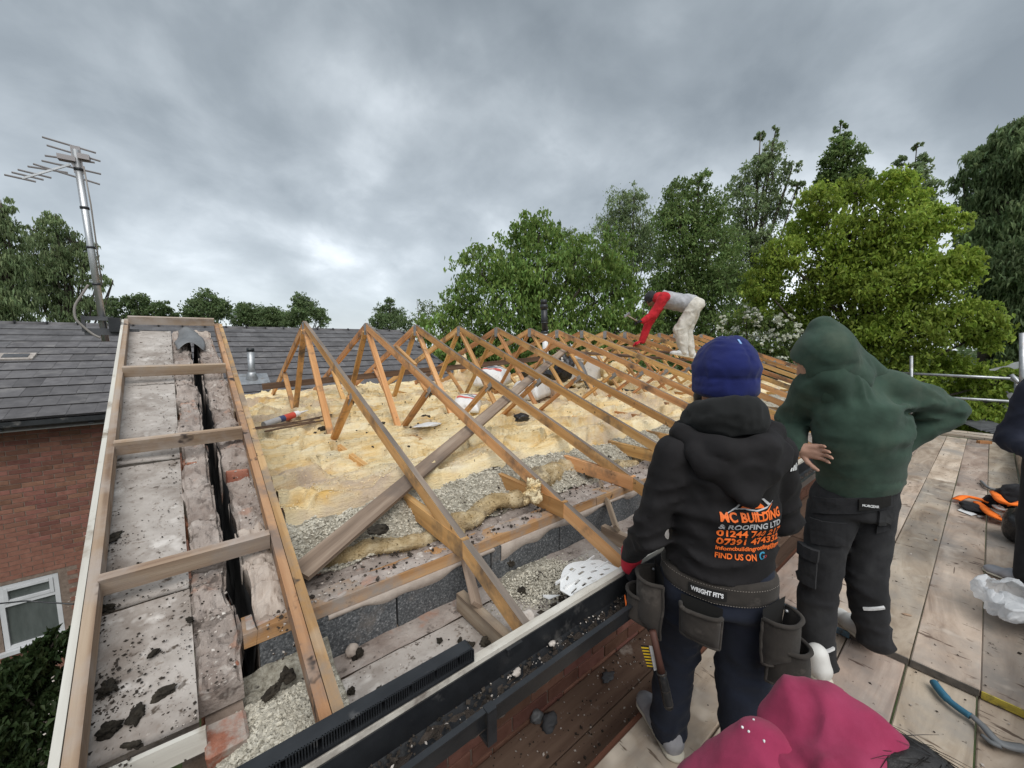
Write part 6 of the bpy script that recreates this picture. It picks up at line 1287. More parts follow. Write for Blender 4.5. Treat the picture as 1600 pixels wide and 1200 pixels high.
# ================= man in the black jacket
fr = Fr((1.357,0.546,-1.610), 52); hp_ = Fr(fr.P, 30)
man = None
def black_man():
    B = Sdf(.013, .03); hc = fr(-.01, .045, 1.482); hf = Fr(fr.P, 62)
    HP = head_sdf(B, hc, hf.f, hf.l, hf.u)
    B.cone(fr(0, .02, 1.42), fr(0, -.01, 1.30), .052, .06); B.sec(fr(0, -.02, 1.24), fr(0, -.01, 1.0), fr.l, (.15, .09), (.14, .09)); B.sec(fr(0, -.01, 1.0), hp_(0, 0, .80), fr.l, (.14, .09), (.14, .10))
    LW = fr(.245, .165, .785); RE, RW = fr(-.248, .05, .985), fr(-.19, .25, .92); LE = fr(.247, -.005, .962)
    B.chain([fr(.155, -.01, 1.235), LE, LW], [.044, .034, .024]); B.chain([fr(-.155, -.01, 1.235), RE, RW], [.044, .034, .024])
    for s_ in (1, -1):
        B.chain([hp_(s_*.085, 0, .80), hp_(.115, .10, .44) if s_ > 0 else hp_(-.105, .02, .43), hp_(.13, .07, .09) if s_ > 0 else hp_(-.115, -.06, .09)], [.070, .048, .034])
    body = B.build('person', SKIN1, None); tag(body, 'person seen from behind in black printed jacket, blue hat and tool belt', 'person')
    # beanie with a folded cuff
    S = Sdf(.0065, .02); u = hf.u; S.ell(HP(0, -.012, .058), (.094, .109, .092), hf.ax, .02); S.sec(HP(0, -.012, -.030), HP(0, -.012, .045), hf.l, (.091, .107), (.096, .111), .02)
    S.cone(HP(-.02, -.03, .115), HP(.02, -.02, .115), .035, .035, .03)
    S.fold([HP(.09*cos(a)*1.0, -.012+.105*sin(a), .018) for a in np.linspace(0, 2*pi, 24)], .006, -.006); S.fold([HP(.094*cos(a), -.012+.108*sin(a), -.018) for a in np.linspace(0, 2*pi, 24)], .028, .006)
    S.fold([HP(0, -.12, .03), HP(0, -.115, .08), HP(0, -.085, .125), HP(0, -.03, .15)], .005, -.005); S.fold([HP(.07, -.06, .06), HP(.045, -.04, .125), HP(.0, -.02, .15)], .012, -.009); S.fold([HP(-.07, -.06, .06), HP(-.05, -.03, .125)], .013, -.008)
    S.fold([HP(.09, .0, .045), HP(.05, -.085, .05), HP(0, -.115, .045)], .010, .004); S.noise(.0035, 14, 3)
    bn = S.build('beanie', FBLUE, body)
    S = Sdf(.006, .012); 
    MB().bar(HP(.0, -.062, .143), HP(.004, -.080, .129), .006, .003).build('stitch_tag', pmat('pale_blue_thread', (.25, .42, .70), .7), bn)
    S = Sdf(.006, .01); S.ell(HP(.0, -.04, -.03), (.075, .062, .055), hf.ax); hr = S.build('hair', HAIR, body)
    S = Sdf(.006, .01); S.cone(HP(.055, .03, -.055), HP(.02, .075, -.10), .026, .026); S.cone(HP(.067, .012, -.01), HP(.058, .03, -.055), .012, .02); S.build('beard', HAIR, body)
    # jacket
    S = Sdf(.0095, .035)
    S.sec(fr(0, -.005, 1.24), fr(0, -.01, 1.06), fr.l, (.166, .108), (.176, .128)); S.sec(fr(0, -.01, 1.06), hp_(0, -.005, .862), fr.l, (.176, .128), (.182, .136))
    S.cone(fr(.09, -.005, 1.285), fr(-.09, -.005, 1.285), .056, .056); S.ell(fr(0, -.045, 1.20), (.15, .095, .11), fr.ax)
    S.chain([fr(.166, -.012, 1.238), LE, LW-(LW-LE)*.04], [.072, .063, .048], .02); S.chain([fr(-.166, -.012, 1.238), RE, RW], [.072, .063, .048], .02)
    c = fr(.262, .0, .985)
    S.wrink(LE, .15, .012, (.2, .3, 1), 95, 2); S.wrink(LW, .11, .009, (.3, .5, .8), 110, 5); S.wrink(RE, .15, .012, (.1, .2, 1), 90, 7); S.wrink(fr(.19, -.06, 1.13), .10, .007, (-.7, .2, .8), 85, 9)
    S.wrink(hp_(0, -.13, .90), .20, .010, (.05, 0, 1), 80, 4); S.wrink(hp_(.17, -.05, .94), .14, .010, (.1, 0, 1), 70, 14); S.noise(.006, 6, 1)
    S.fold([fr(.145, -.13, 1.05), fr(.115, -.15, .98), fr(.12, -.15, .90)], .014, -.009); S.fold([fr(.17, -.08, 1.17), fr(.155, -.12, 1.08), fr(.145, -.13, 1.02)], .012, .008)
    S.fold([fr(.20, .03, 1.20), fr(.165, -.11, 1.225), fr(.13, -.10, 1.26)], .0035, -.0035); S.fold([fr(.165, -.11, 1.225), fr(.10, -.14, 1.215), fr(-.12, -.14, 1.215)], .0035, -.0035)
    jk = S.build('jacket', FBLACK, body)
    # hood of the jacket lying on the back
    S = Sdf(.0085, .03)
    S.ell(fr(.0, -.105, 1.235), (.150, .050, .075), fr.ax); S.cone(fr(.14, -.085, 1.275), fr(.01, -.155, 1.135), .026, .018, .035); S.cone(fr(-.14, -.085, 1.275), fr(-.01, -.155, 1.135), .026, .018, .035)
    S.cone(fr(.155, -.02, 1.315), fr(.06, -.125, 1.285), .030, .034); S.cone(fr(-.155, -.02, 1.315), fr(-.06, -.115, 1.285), .034, .036); S.cone(fr(.06, -.115, 1.285), fr(-.06, -.115, 1.285), .036, .036)
    S.cone(fr(-.16, .0, 1.32), fr(-.13, .07, 1.325), .036, .03); S.cone(fr(.155, -.01, 1.31), fr(.11, .09, 1.31), .034, .024)
    S.fold([fr(0, -.18, 1.27), fr(0, -.185, 1.19), fr(0, -.19, 1.115)], .0035, -.0035); S.fold([fr(.12, -.13, 1.27), fr(.04, -.18, 1.255), fr(-.05, -.18, 1.255), fr(-.13, -.13, 1.27)], .006, -.006); S.wrink(fr(-.1, -.12, 1.27), .1, .005, (.5, 0, .9), 75, 3); S.noise(.006, 8, 6)
    S.build('jacket_hood', FBLACK, body)
    # fleece collar of the hoodie worn below
    S = Sdf(.0075, .02); rg2 = [fr(.095*cos(a), .015-.09*sin(a), 1.350+.018*sin(a*1.0)) for a in np.linspace(-.9, pi+.9, 15)]
    S.chain(rg2, [.032+.012*max(0, sin(a)) for a in np.linspace(-.9, pi+.9, 15)]); S.chain([q+np.array((0, 0, .038))*1 for q in rg2[2:-2]], [.024+.012*max(0, sin(a)) for a in np.linspace(-.9, pi+.9, 15)][2:-2])
    S.fold(rg2, .007, -.006); S.wrink(fr(.05, -.1, 1.36), .1, .005, (.3, .3, 1), 90, 2); S.noise(.005, 12, 2)
    S.build('hoodie_collar', FFLEECE, body)
    # printed back
    T = bvh(jk); un = Vector(-fr.f).normalized(); ux = Vector(-fr.l); uy = Vector((0, 0, 1)); O = Vector(fr(.0, -.15, 0))
    def put(nm, bm, m_, x, y):
        y = 1.035+(y-1.035)*.84+YO; bmesh.ops.translate(bm, verts=bm.verts[:], vec=(x, y, 0)); project_mesh(nm, bm, T, O, ux, uy, un, m_, jk)
    X = -.078; YO = .030; rows = (('MC BUILDING', .0235, 1.0, ORANGE, 1.035, .0012, .235), ('& ROOFING LTD', .0165, 1., PGREY, 1.005, .0006, .232), ('01244 740 217', .0205, 1., ORANGE, .973, .0009, .235), ('07391 474332', .0205, 1., ORANGE, .941, .0009, .235), ('infomcbuildingroofing@gm', .0125, 1., ORANGE, .917, .0005, .238), ('FIND US ON', .0185, 1., ORANGE, .882, .0007, .13))
    for s_, h_, sx, m_, y_, bo, wd in rows:
        bm = text_bm(s_, h_, 1, bo); w = max(v.co.x for v in bm.verts)-min(v.co.x for v in bm.verts)
        for v in bm.verts: v.co.x *= wd*.90/w
        put('print_text', bm, m_, X, y_)
    bm = text_bm('G', .022, 1, .0008); put('print_text', bm, PBLUE, X+.128, .882); bm = text_bm('o', .016, 1, .0004); put('print_text', bm, pmat('red_transfer_print', (.5, .05, .05), .6), X+.149, .882)
    lx, ly = -.012, 1.08
    put('print_logo', poly_bm([(0, 0), (.022, .022), (.052, .022), (.078, .0), (.078, -.004), (.04, -.002)]), ORANGE, lx, ly); put('print_logo', poly_bm([(.066, .028), (.076, .028), (.108, .003), (.094, .003)]), PGREY, lx, ly)
    put('print_logo', stroke_bm([(-.05, -.020), (-.03, -.010), (-.012, .002), (.0, .016), (.008, .024)], [.002, .003, .006, .006, .002]), PGREY, lx, ly); put('print_logo', stroke_bm([(-.02, -.004), (.01, -.002), (.05, -.010), (.09, -.004), (.118, .014)], [.002, .004, .005, .004, .002]), PGREY, lx, ly); put('print_logo', stroke_bm([(.03, -.018), (.06, -.021), (.09, -.014), (.112, .004)], [.002, .004, .004, .002]), ORANGE, lx, ly)
    for a in range(2):
        for b in range(2): put('print_logo', poly_bm([(.026+.006*a, .010+.006*b), (.030+.006*a, .010+.006*b), (.030+.006*a, .014+.006*b), (.026+.006*a, .014+.006*b)]), PWHITE, lx, ly)
    # white brand mark on the right shoulder
    u2 = (Vector(-fr.f)*.7+Vector(-fr.l)*.6+Vector((0, 0, .2))).normalized(); O2 = Vector(fr(-.19, -.09, 1.205)); x2 = Vector((0, 0, 1)).cross(u2).normalized()
    for a, h_ in ((0, .012), (.007, .02), (.014, .026), (.021, .02)): project_mesh('print_logo', poly_bm([(a, 0), (a+.005, 0), (a+.005, h_), (a, h_)]), T, O2, x2, Vector((0, 0, 1)), u2, PWHITE, jk)
    # trousers
    S = Sdf(.011, .03); S.sec(hp_(0, -.005, .86), hp_(0, -.005, .74), hp_.l, (.165, .125), (.175, .135))
    knL, anL = hp_(.115, .10, .44), hp_(.13, .07, .09); knR, anR = hp_(-.105, .02, .43), hp_(-.115, -.06, .09)
    S.chain([hp_(.088, -.005, .76), knL, anL], [.100, .085, .068]); S.chain([hp_(-.088, -.005, .76), knR, anR], [.100, .085, .068])
    for q in (knL, knR): S.wrink(q, .16, .007, (.2, .1, 1), 60, 3)
    for q in (anL, anR): S.wrink(q, .12, .010, (.1, .2, 1), 75, 8)
    S.noise(.006, 6, 9); S.build('trousers', FNAVY, body)
    for (an, sg) in ((anL, 1), (anR, -1)):
        F_ = Fr(an*np.array((1, 1, 0))+np.array((0, 0, fr.P[2])), 62 if sg > 0 else 20); shoe(body, F_(0, -.075, 0), F_(0, .21, 0), (0, 0, 1), SHOEG, SOLE, laces=PWHITE)
    # gloves with red cuffs
    gl_ = []
    for W_, E_2, th in ((LW, LE, 1), (RW, RE, -1)):
        d = (W_-E_2)/np.linalg.norm(W_-E_2)*.55+np.array((0, 0, -.8)) if th > 0 else (W_-E_2); n = -fr.l*th*.9+fr.f*.2 if th > 0 else np.array((0, 0, -1.))
        v, f = hand_arrays(W_+d*.015, d, n, .195, .35, .005, th); g = obj('glove', v, f, GLOVE, body, True)
        S = Sdf(.006, .01); S.cone(W_-d*.005, W_+d*.05, .043, .036); S.build('red_cuff', REDCUFF, g)
    # suede tool belt with pouches
    tb_ = Sdf(.008, .01); tb_.sec(hp_(0, -.005, .795), hp_(0, -.005, .835), hp_.l, (.185, .145), (.183, .143)); tb_.wrink(hp_(0, -.14, .8), .2, .003, (.6, 0, .7), 60, 2)
    belt = tb_.build('tool_belt', SUEDE, body)
    def pouch(ang, w, h, u0, dep, name='pouch', flap=0, taper=.85, tilt=0):
        a = R(ang); o = -hp_.f*cos(a)+hp_.l*sin(a); t = -hp_.f*(-sin(a))*-1; t = np.cross(np.array((0, 0, 1)), o); C = hp_.P-hp_.f*.005+hp_.l*(.188*sin(a))-hp_.f*(.148*cos(a))+np.array((0, 0, u0)); t = t*cos(tilt)+np.array((0, 0, 1))*sin(tilt); dn = np.cross(t, o)*-1; dn = dn if dn[2] < 0 else -dn
        n1_, n2_ = 23, 20; V = np.zeros((n1_, n2_, 3))
        for i in range(n1_):
            for j in range(n2_):
                x = -1+2*i/(n1_-1); y = j/(n2_-1); ww = w/2*(1-(1-taper)*y); bul = (1-abs(x)**2.6)**.5*dep*(1.0 if y < .75 else max(.25, 1-(y-.75)*2.6)); V[i, j] = C+t*x*ww+dn*h*y+o*(.006+bul)
        V += o*(.004*fbm(V, 14, 3, int(ang)+50))[..., None]; po = obj(name, V.reshape(-1, 3), grid_faces(n1_, n2_)[:, ::-1], SUEDE, belt, True); md = po.modifiers.new('s', 'SOLIDIFY'); md.thickness = .005; md.offset = -1
        # back sheet and dark inside
        bk = [C-t*w/2+o*.004-dn*.03, C+t*w/2+o*.004-dn*.03, C+t*w/2*taper+dn*h+o*.004, C-t*w/2*taper+dn*h+o*.004]; b_ = obj('pouch_back', bk, [(0, 1, 2, 3)], SUEDE_IN, belt)
        tube('pouch_rim', [V[i, 0] for i in range(n1_)], .0065, SUEDE, belt, 8); tube('pouch_seam', [V[0, j] for j in range(n2_)]+[V[i, -1] for i in range(n1_)]+[V[-1, j] for j in range(n2_-1, -1, -1)], .0045, SUEDE, belt, 6)
        for sg in (0, -1): lump('rivet', V[sg, 0]+o*.006+dn*.012+t*(.01 if sg == 0 else -.01), .0055, M['alu'], belt, 1, (1, 1, 1), 0, 2)
        return C, t, dn, o
    pouch(-4+22, .125, .105, .755, .035, taper=.95)
    cL = pouch(78, .15, .20, .775, .075, taper=.8, tilt=.05); pouch(82, .125, .125, .70, .105, 'front_pouch', taper=.9)
    cR = pouch(-52, .14, .15, .77, .07, taper=.75, tilt=-.05); pouch(-56, .115, .125, .685, .095, 'front_pouch', taper=.95)
    # rows of pale stitching on the belt
    TB = bvh(belt); sm = MB()
    for uu in (.785, .838):
        for k in range(-44, 45):
            a = R(k*3.2+12); o = Vector(-hp_.f*cos(a)+hp_.l*sin(a)); h = TB.ray_cast(Vector(hp_(0, -.005, uu))+o*.35, -o)
            if h[0] is None: continue
            t = Vector((0, 0, 1)).cross(o).normalized(); p = h[0]+h[1]*.0012; sm.bar(p-t*.0022, p+t*.0022, .0012, .0012, o)
    sm.build('belt_stitching', pmat('pale_thread', (.26, .23, .20), .9), belt)
    # stitched black label on the belt
    T2 = bvh(belt); a = R(14); o = Vector(-hp_.f*cos(a)+hp_.l*sin(a)); t = Vector((0, 0, 1)).cross(o).normalized()
    O3 = Vector(hp_.P-hp_.f*.005+hp_.l*(.19*sin(a))-hp_.f*(.15*cos(a)))
    project_mesh('belt_label', poly_bm([(-.055, .799), (.055, .799), (.055, .831), (-.055, .831)]), T2, O3, t, Vector((0, 0, 1)), o, SUEDE_IN, belt, .003)
    bm = text_bm("WRIGHT FIT'S", .0135, 1, .0008); w = max(v.co.x for v in bm.verts)
    for v in bm.verts: v.co.x = v.co.x*.092/w-.046; v.co.y += .809
    project_mesh('label_text', bm, T2, O3, t, Vector((0, 0, 1)), o, PWHITE, belt, .0045)
    bm = poly_bm([(-.02, 0), (.02, 0), (.02, .010), (-.02, .010)]); C, t, dn, o = cL; pc = C+dn*.115+o*.118-t*.03; obj('orange_tag', [pc-t*.02, pc+t*.02+dn*.008, pc+t*.02+dn*.019, pc-t*.02+dn*.011], [(3, 2, 1, 0)], ORANGE, belt).modifiers.new('s', 'SOLIDIFY').thickness = .004
    return body, cL
bman, cL = black_man()
hm = thing('hammer', 'dark handled hammer hanging down from the tool belt', 'hammer', (1.150,0.607,-1.133))
ha, hb2 = Vector((1.162,0.647,-1.072)), Vector((1.183,0.608,-1.264)); f = lambda t: ha.lerp(hb2, t)
MB().tube([f(-.4), f(.1), f(.35)], [.012, .012, .014], 10).build('shaft', pmat('brown_leather', (.09, .04, .03), .6), hm, True); MB().tube([f(.35), f(.45), f(.9), f(1)], [.014, .0155, .017, .015], 12).build('grip', M['blackplastic'], hm, True)
for q in (.36, .66, .93): tube('grip_ring', [f(q), f(q+.02)], .0175, SUEDE, hm, 12)
tg = thing('product_tag', 'white barcode tag with yellow and black stripes hanging from the tool belt', 'tag', (1.158,0.673,-1.101))
def quad(nm, px4, m_): o = obj(nm, px4, [(3, 2, 1, 0)], m_, tg); o.modifiers.new('s', 'SOLIDIFY').thickness = .0012
quad('white_card', [(1.159,0.677,-1.064), (1.165,0.666,-1.062), (1.176,0.647,-1.144), (1.168,0.660,-1.154)], M['whiteplastic'])
YEL = pmat('yellow_print', (.75, .50, .03), .5)
for (a, b, m_) in [(k/15, (k+1)/15, YEL if k % 2 else M['blackplastic']) for k in range(15)]:
    p0, p1, q0, q1 = Vector((1.144,0.701,-1.070)), Vector((1.158,0.679,-1.151)), Vector((1.157,0.679,-1.065)), Vector((1.167,0.662,-1.147))
    obj('stripe', [p0.lerp(p1, a), q0.lerp(q1, a), q0.lerp(q1, b), p0.lerp(p1, b)], [(3, 2, 1, 0)], m_, tg).modifiers.new('s', 'SOLIDIFY').thickness = .0012
# ================= man in the green hoodie
def green_man():
    P0 = (2.403,0.315,-1.569); fr = Fr(P0, 40)
    B = Sdf(.013, .03); hd = Fr(P0, 78); hc = np.array((2.148,0.473,-0.064)); fw = hd.f*.86+np.array((0, 0, -.5)); fw /= np.linalg.norm(fw); up = np.array((0, 0, 1))-fw*fw[2]; up /= np.linalg.norm(up); lf = np.cross(up, fw)
    head_sdf(B, hc, fw, lf, up)
    nb_ = np.array((2.269,0.376,-0.297)); hipc = np.array((2.393,0.360,-0.698)); shL, shR = np.array((2.164,0.494,-0.200)), np.array((2.424,0.276,-0.212))
    elL, elR = np.array((2.272,0.601,-0.375)), np.array((2.598,0.109,-0.303)); wrL, wrR = np.array((2.135,0.529,-0.490)), np.array((2.488,0.247,-0.485))
    side = shL-shR; side /= np.linalg.norm(side)
    B.cone(hc-up*.05, nb_, .05, .065); B.sec(nb_, hipc, side, (.15, .09), (.14, .10)); B.chain([shL, elL, wrL], [.05, .04, .026]); B.chain([shR, elR, wrR], [.05, .04, .026])
    kL, aL, kR, aR = np.array((2.316,0.453,-1.256)), np.array((2.342,0.426,-1.651)), np.array((2.422,0.295,-1.151)), np.array((2.487,0.255,-1.433))
    hL, hR = hipc+side*.09-np.array((0, 0, .05)), hipc-side*.09-np.array((0, 0, .05)); B.chain([hL, kL, aL], [.08, .05, .036]); B.chain([hR, kR, aR], [.08, .05, .036])
    V0, Q0 = B.arrays(); v1, f1 = hand_arrays(wrL, np.array((2.137,0.433,-0.484))-wrL, -np.array(fr.f), .165, .45, .0045, 1, .12); v2, f2 = hand_arrays(wrR, hipc-wrR+np.array((0, 0, .02)), fr.f, .18, .5, .005, 1)
    body = join_obj('person', [(V0, Q0), (v1, f1), (v2, f2)], SKIN2); tag(body, 'person in green hoodie with hood up and hands on hips, black work trousers', 'person')
    S = Sdf(.0105, .04); waist = np.array((2.373,0.356,-0.598)); ch = np.array((2.295,0.343,-0.339)); hem = np.array((2.386,0.341,-0.643))
    S.sec(ch+np.array((0, 0, .06)), ch-np.array((0, 0, .06)), side, (.185, .125), (.190, .135)); S.sec(ch-np.array((0, 0, .06)), hem, side, (.190, .135), (.172, .135)); S.cone(shL+np.array((0, 0, .0)), shR+np.array((0, 0, .0)), .075, .075); S.ell(nb_-np.array((0, 0, .01)), (.17, .12, .10), np.array([side, np.cross((0, 0, 1), side), (0, 0, 1)]))
    S.chain([shL, elL, wrL+(elL-wrL)*.12], [.084, .070, .046], .02); S.chain([shR, shR.copy()*.45+elR*.55, elR], [.084, .074, .074]); S.chain([elR, wrR], [.070, .050], .010); S.cut((2.092,0.178,-0.264), (2.989,0.254,-0.377), .012, .016)
    S.cone(nb_+np.array((0, 0, .03)), hc-up*.08, .085, .08)
    bk = np.array((2.144,0.337,-0.305)); dn = np.array((0, 0, -1.))
    S.wrink(shR*.5+elR*.5, .15, .013, (.2, .3, .9), 70, 3); S.wrink(elR, .14, .008, (.4, .2, .8), 85, 5); S.wrink(shL*.4+elL*.6, .12, .009, (.3, .2, 1), 75, 8); S.wrink(shR+dn*.12, .12, .012, (.8, .3, -.5), 70, 12); S.noise(.007, 5, 4)
    S.fold([np.array((2.175,0.328,-0.102)), np.array((2.220,0.302,-0.282)), np.array((2.287,0.243,-0.507))], .016, .010); S.fold([np.array((2.154,0.336,-0.142)), np.array((2.168,0.311,-0.277)), np.array((2.224,0.268,-0.486))], .010, .012); S.fold([np.array((2.127,0.375,-0.198)), np.array((2.141,0.356,-0.336)), np.array((2.211,0.358,-0.549))], .012, .009); S.fold([np.array((2.180,0.422,-0.514)), np.array((2.212,0.351,-0.524)), np.array((2.265,0.258,-0.483))], .010, .009); S.fold([np.array((2.326,0.257,-0.253)), np.array((2.412,0.192,-0.237)), np.array((2.497,0.121,-0.254))], .009, .012); S.fold([np.array((2.348,0.239,-0.174)), np.array((2.414,0.177,-0.188)), np.array((2.498,0.103,-0.244))], .009, .010); S.fold([np.array((2.413,0.183,-0.367)), np.array((2.477,0.121,-0.365)), np.array((2.499,0.069,-0.337))], .009, .012); S.fold([np.array((2.081,0.499,-0.177)), np.array((2.131,0.546,-0.274)), np.array((2.178,0.565,-0.374))], .010, .011); S.fold([np.array((2.287,0.243,-0.171)), np.array((2.329,0.230,-0.312)), np.array((2.348,0.236,-0.473))], .016, -.010); S.fold([np.array((2.372,0.196,-0.298)), np.array((2.477,0.125,-0.309)), np.array((2.549,0.067,-0.320))], .014, -.018); S.fold([np.array((2.113,0.448,-0.203)), np.array((2.153,0.451,-0.352)), np.array((2.176,0.439,-0.442))], .018, -.005)
    S.fold([hem+side*.172*cos(a)+np.cross((0, 0, 1), side)*.135*sin(a)+np.array((0, 0, .035)) for a in np.linspace(0, 2*pi, 30)], .012, -.008)
    hd_ = S.build('hoodie', FGREEN, body)
    S = Sdf(.009, .035); axh = np.array([lf, fw, up]); S.ell(hc+up*.015-fw*.005, (.090, .116, .112), axh); S.cone(np.array((2.169,0.471,0.010)), np.array((2.167,0.481,0.073)), .078, .050, .04); S.cone(hc-fw*.03, np.array((2.248,0.382,-0.156)), .080, .075, .06); S.cone(np.array((2.193,0.459,0.021)), np.array((2.402,0.298,-0.159)), .060, .040, .06); S.cone(hc-up*.05, np.array((2.176,0.441,-0.196)), .075, .075, .04)
    S.cut(hc+fw*.30-up*.02, hc+fw*.07-up*.02, .10, .075)
    S.fold([hc+up*.15-fw*.02, hc+up*.10-fw*.12, hc-fw*.16, nb_-fw*.02], .005, -.005); S.fold([np.array((2.052,0.446,-0.094)), np.array((2.098,0.371,-0.087)), np.array((2.179,0.304,-0.082))], .012, -.006); S.noise(.0035, 7, 9)
    S.build('hood', FGREEN, body)
    S = Sdf(.011, .03); S.sec(hem+np.array((0, 0, .06)), hipc-np.array((0, 0, .08)), side, (.165, .122), (.172, .132)); S.chain([hL, kL, aL+(aL-kL)*.06], [.098, .078, .074], .014); S.chain([hR, kR, aR+(aR-kR)*.06], [.098, .074, .072], .010)
    S.wrink(kL, .14, .007, (.2, .1, 1), 55, 3); S.wrink(kR, .14, .007, (.2, .1, 1), 55, 6); S.wrink(aL, .13, .013, (.1, .2, 1), 70, 8); S.wrink(aR, .13, .013, (.1, .2, 1), 70, 12); S.noise(.006, 6, 2)
    S.fold([np.array((2.171,0.356,-0.745)), np.array((2.193,0.345,-0.898))], .01, -.008)
    tr = S.build('trousers', FCARGO, body)
    T = bvh(tr); vw = Vector(P0)*-1; vw.z = 0; vw.normalize(); tx = Vector((0, 0, 1)).cross(vw).normalized()
    def patch(nm, a, b, c, d, m_=FCARGO, off=.006):
        O = Vector(a); bm = bmesh.new(); vs = [bm.verts.new(((Vector(q)-O).dot(tx), (Vector(q)-O).z, 0)) for q in (a, b, c, d)]; bm.faces.new(vs); bmesh.ops.triangulate(bm, faces=bm.faces[:])
        o = project_mesh(nm, bm, T, O, tx, Vector((0, 0, 1)), vw, m_, tr, off, .3, .03)
        if o: md = o.modifiers.new('s', 'SOLIDIFY'); md.thickness = off*1.6; md.offset = 0
        return o
    patch('back_pocket', (2.248,0.488,-0.840), (2.272,0.360,-0.819), (2.271,0.362,-0.932), (2.251,0.472,-0.959)); patch('back_pocket', (2.285,0.259,-0.744), (2.289,0.220,-0.722), (2.290,0.216,-0.841), (2.285,0.259,-0.869))
    patch('cargo_pocket', (2.238,0.529,-0.991), (2.256,0.446,-0.989), (2.257,0.444,-1.176), (2.239,0.526,-1.176), off=.010); patch('pocket_flap', (2.238,0.531,-0.986), (2.257,0.442,-0.981), (2.257,0.443,-1.040), (2.238,0.531,-1.046), off=.015)
    patch('waistband', (2.249,0.480,-0.734), (2.289,0.221,-0.656), (2.290,0.216,-0.724), (2.249,0.481,-0.812), off=.005); patch('belt_label', (2.276,0.329,-0.693), (2.288,0.236,-0.666), (2.288,0.233,-0.712), (2.277,0.326,-0.744), SUEDE_IN, .010)
    patch('reflective_strip', (2.265,0.399,-1.492), (2.270,0.369,-1.475), (2.270,0.368,-1.488), (2.265,0.398,-1.505), PWHITE, .006); patch('reflective_strip', (2.283,0.276,-1.247), (2.290,0.210,-1.214), (2.290,0.209,-1.226), (2.284,0.273,-1.258), PWHITE, .006)
    O = Vector((2.278,0.319,-0.720)); bm = text_bm('NORGEAR', .0105, 1, .0006); w = max(v.co.x for v in bm.verts); W_ = (Vector((2.284,0.270,-0.706))-O).dot(tx)
    for v in bm.verts: v.co.x *= W_/w
    project_mesh('label_text', bm, T, O, tx, Vector((0, 0, 1)), vw, PWHITE, tr, .022)
    shoe(body, (2.130,0.339,-1.569), (2.215,0.523,-1.569), (0, 0, 1), SHOEW, SOLE, laces=PWHITE); shoe(body, (2.589,0.253,-1.569), np.array((2.589,0.253,-1.569))+np.array(fr.f)*.27+np.array(fr.l)*.05, (0, 0, 1), SHOEW, SOLE)
    return body
green_man()
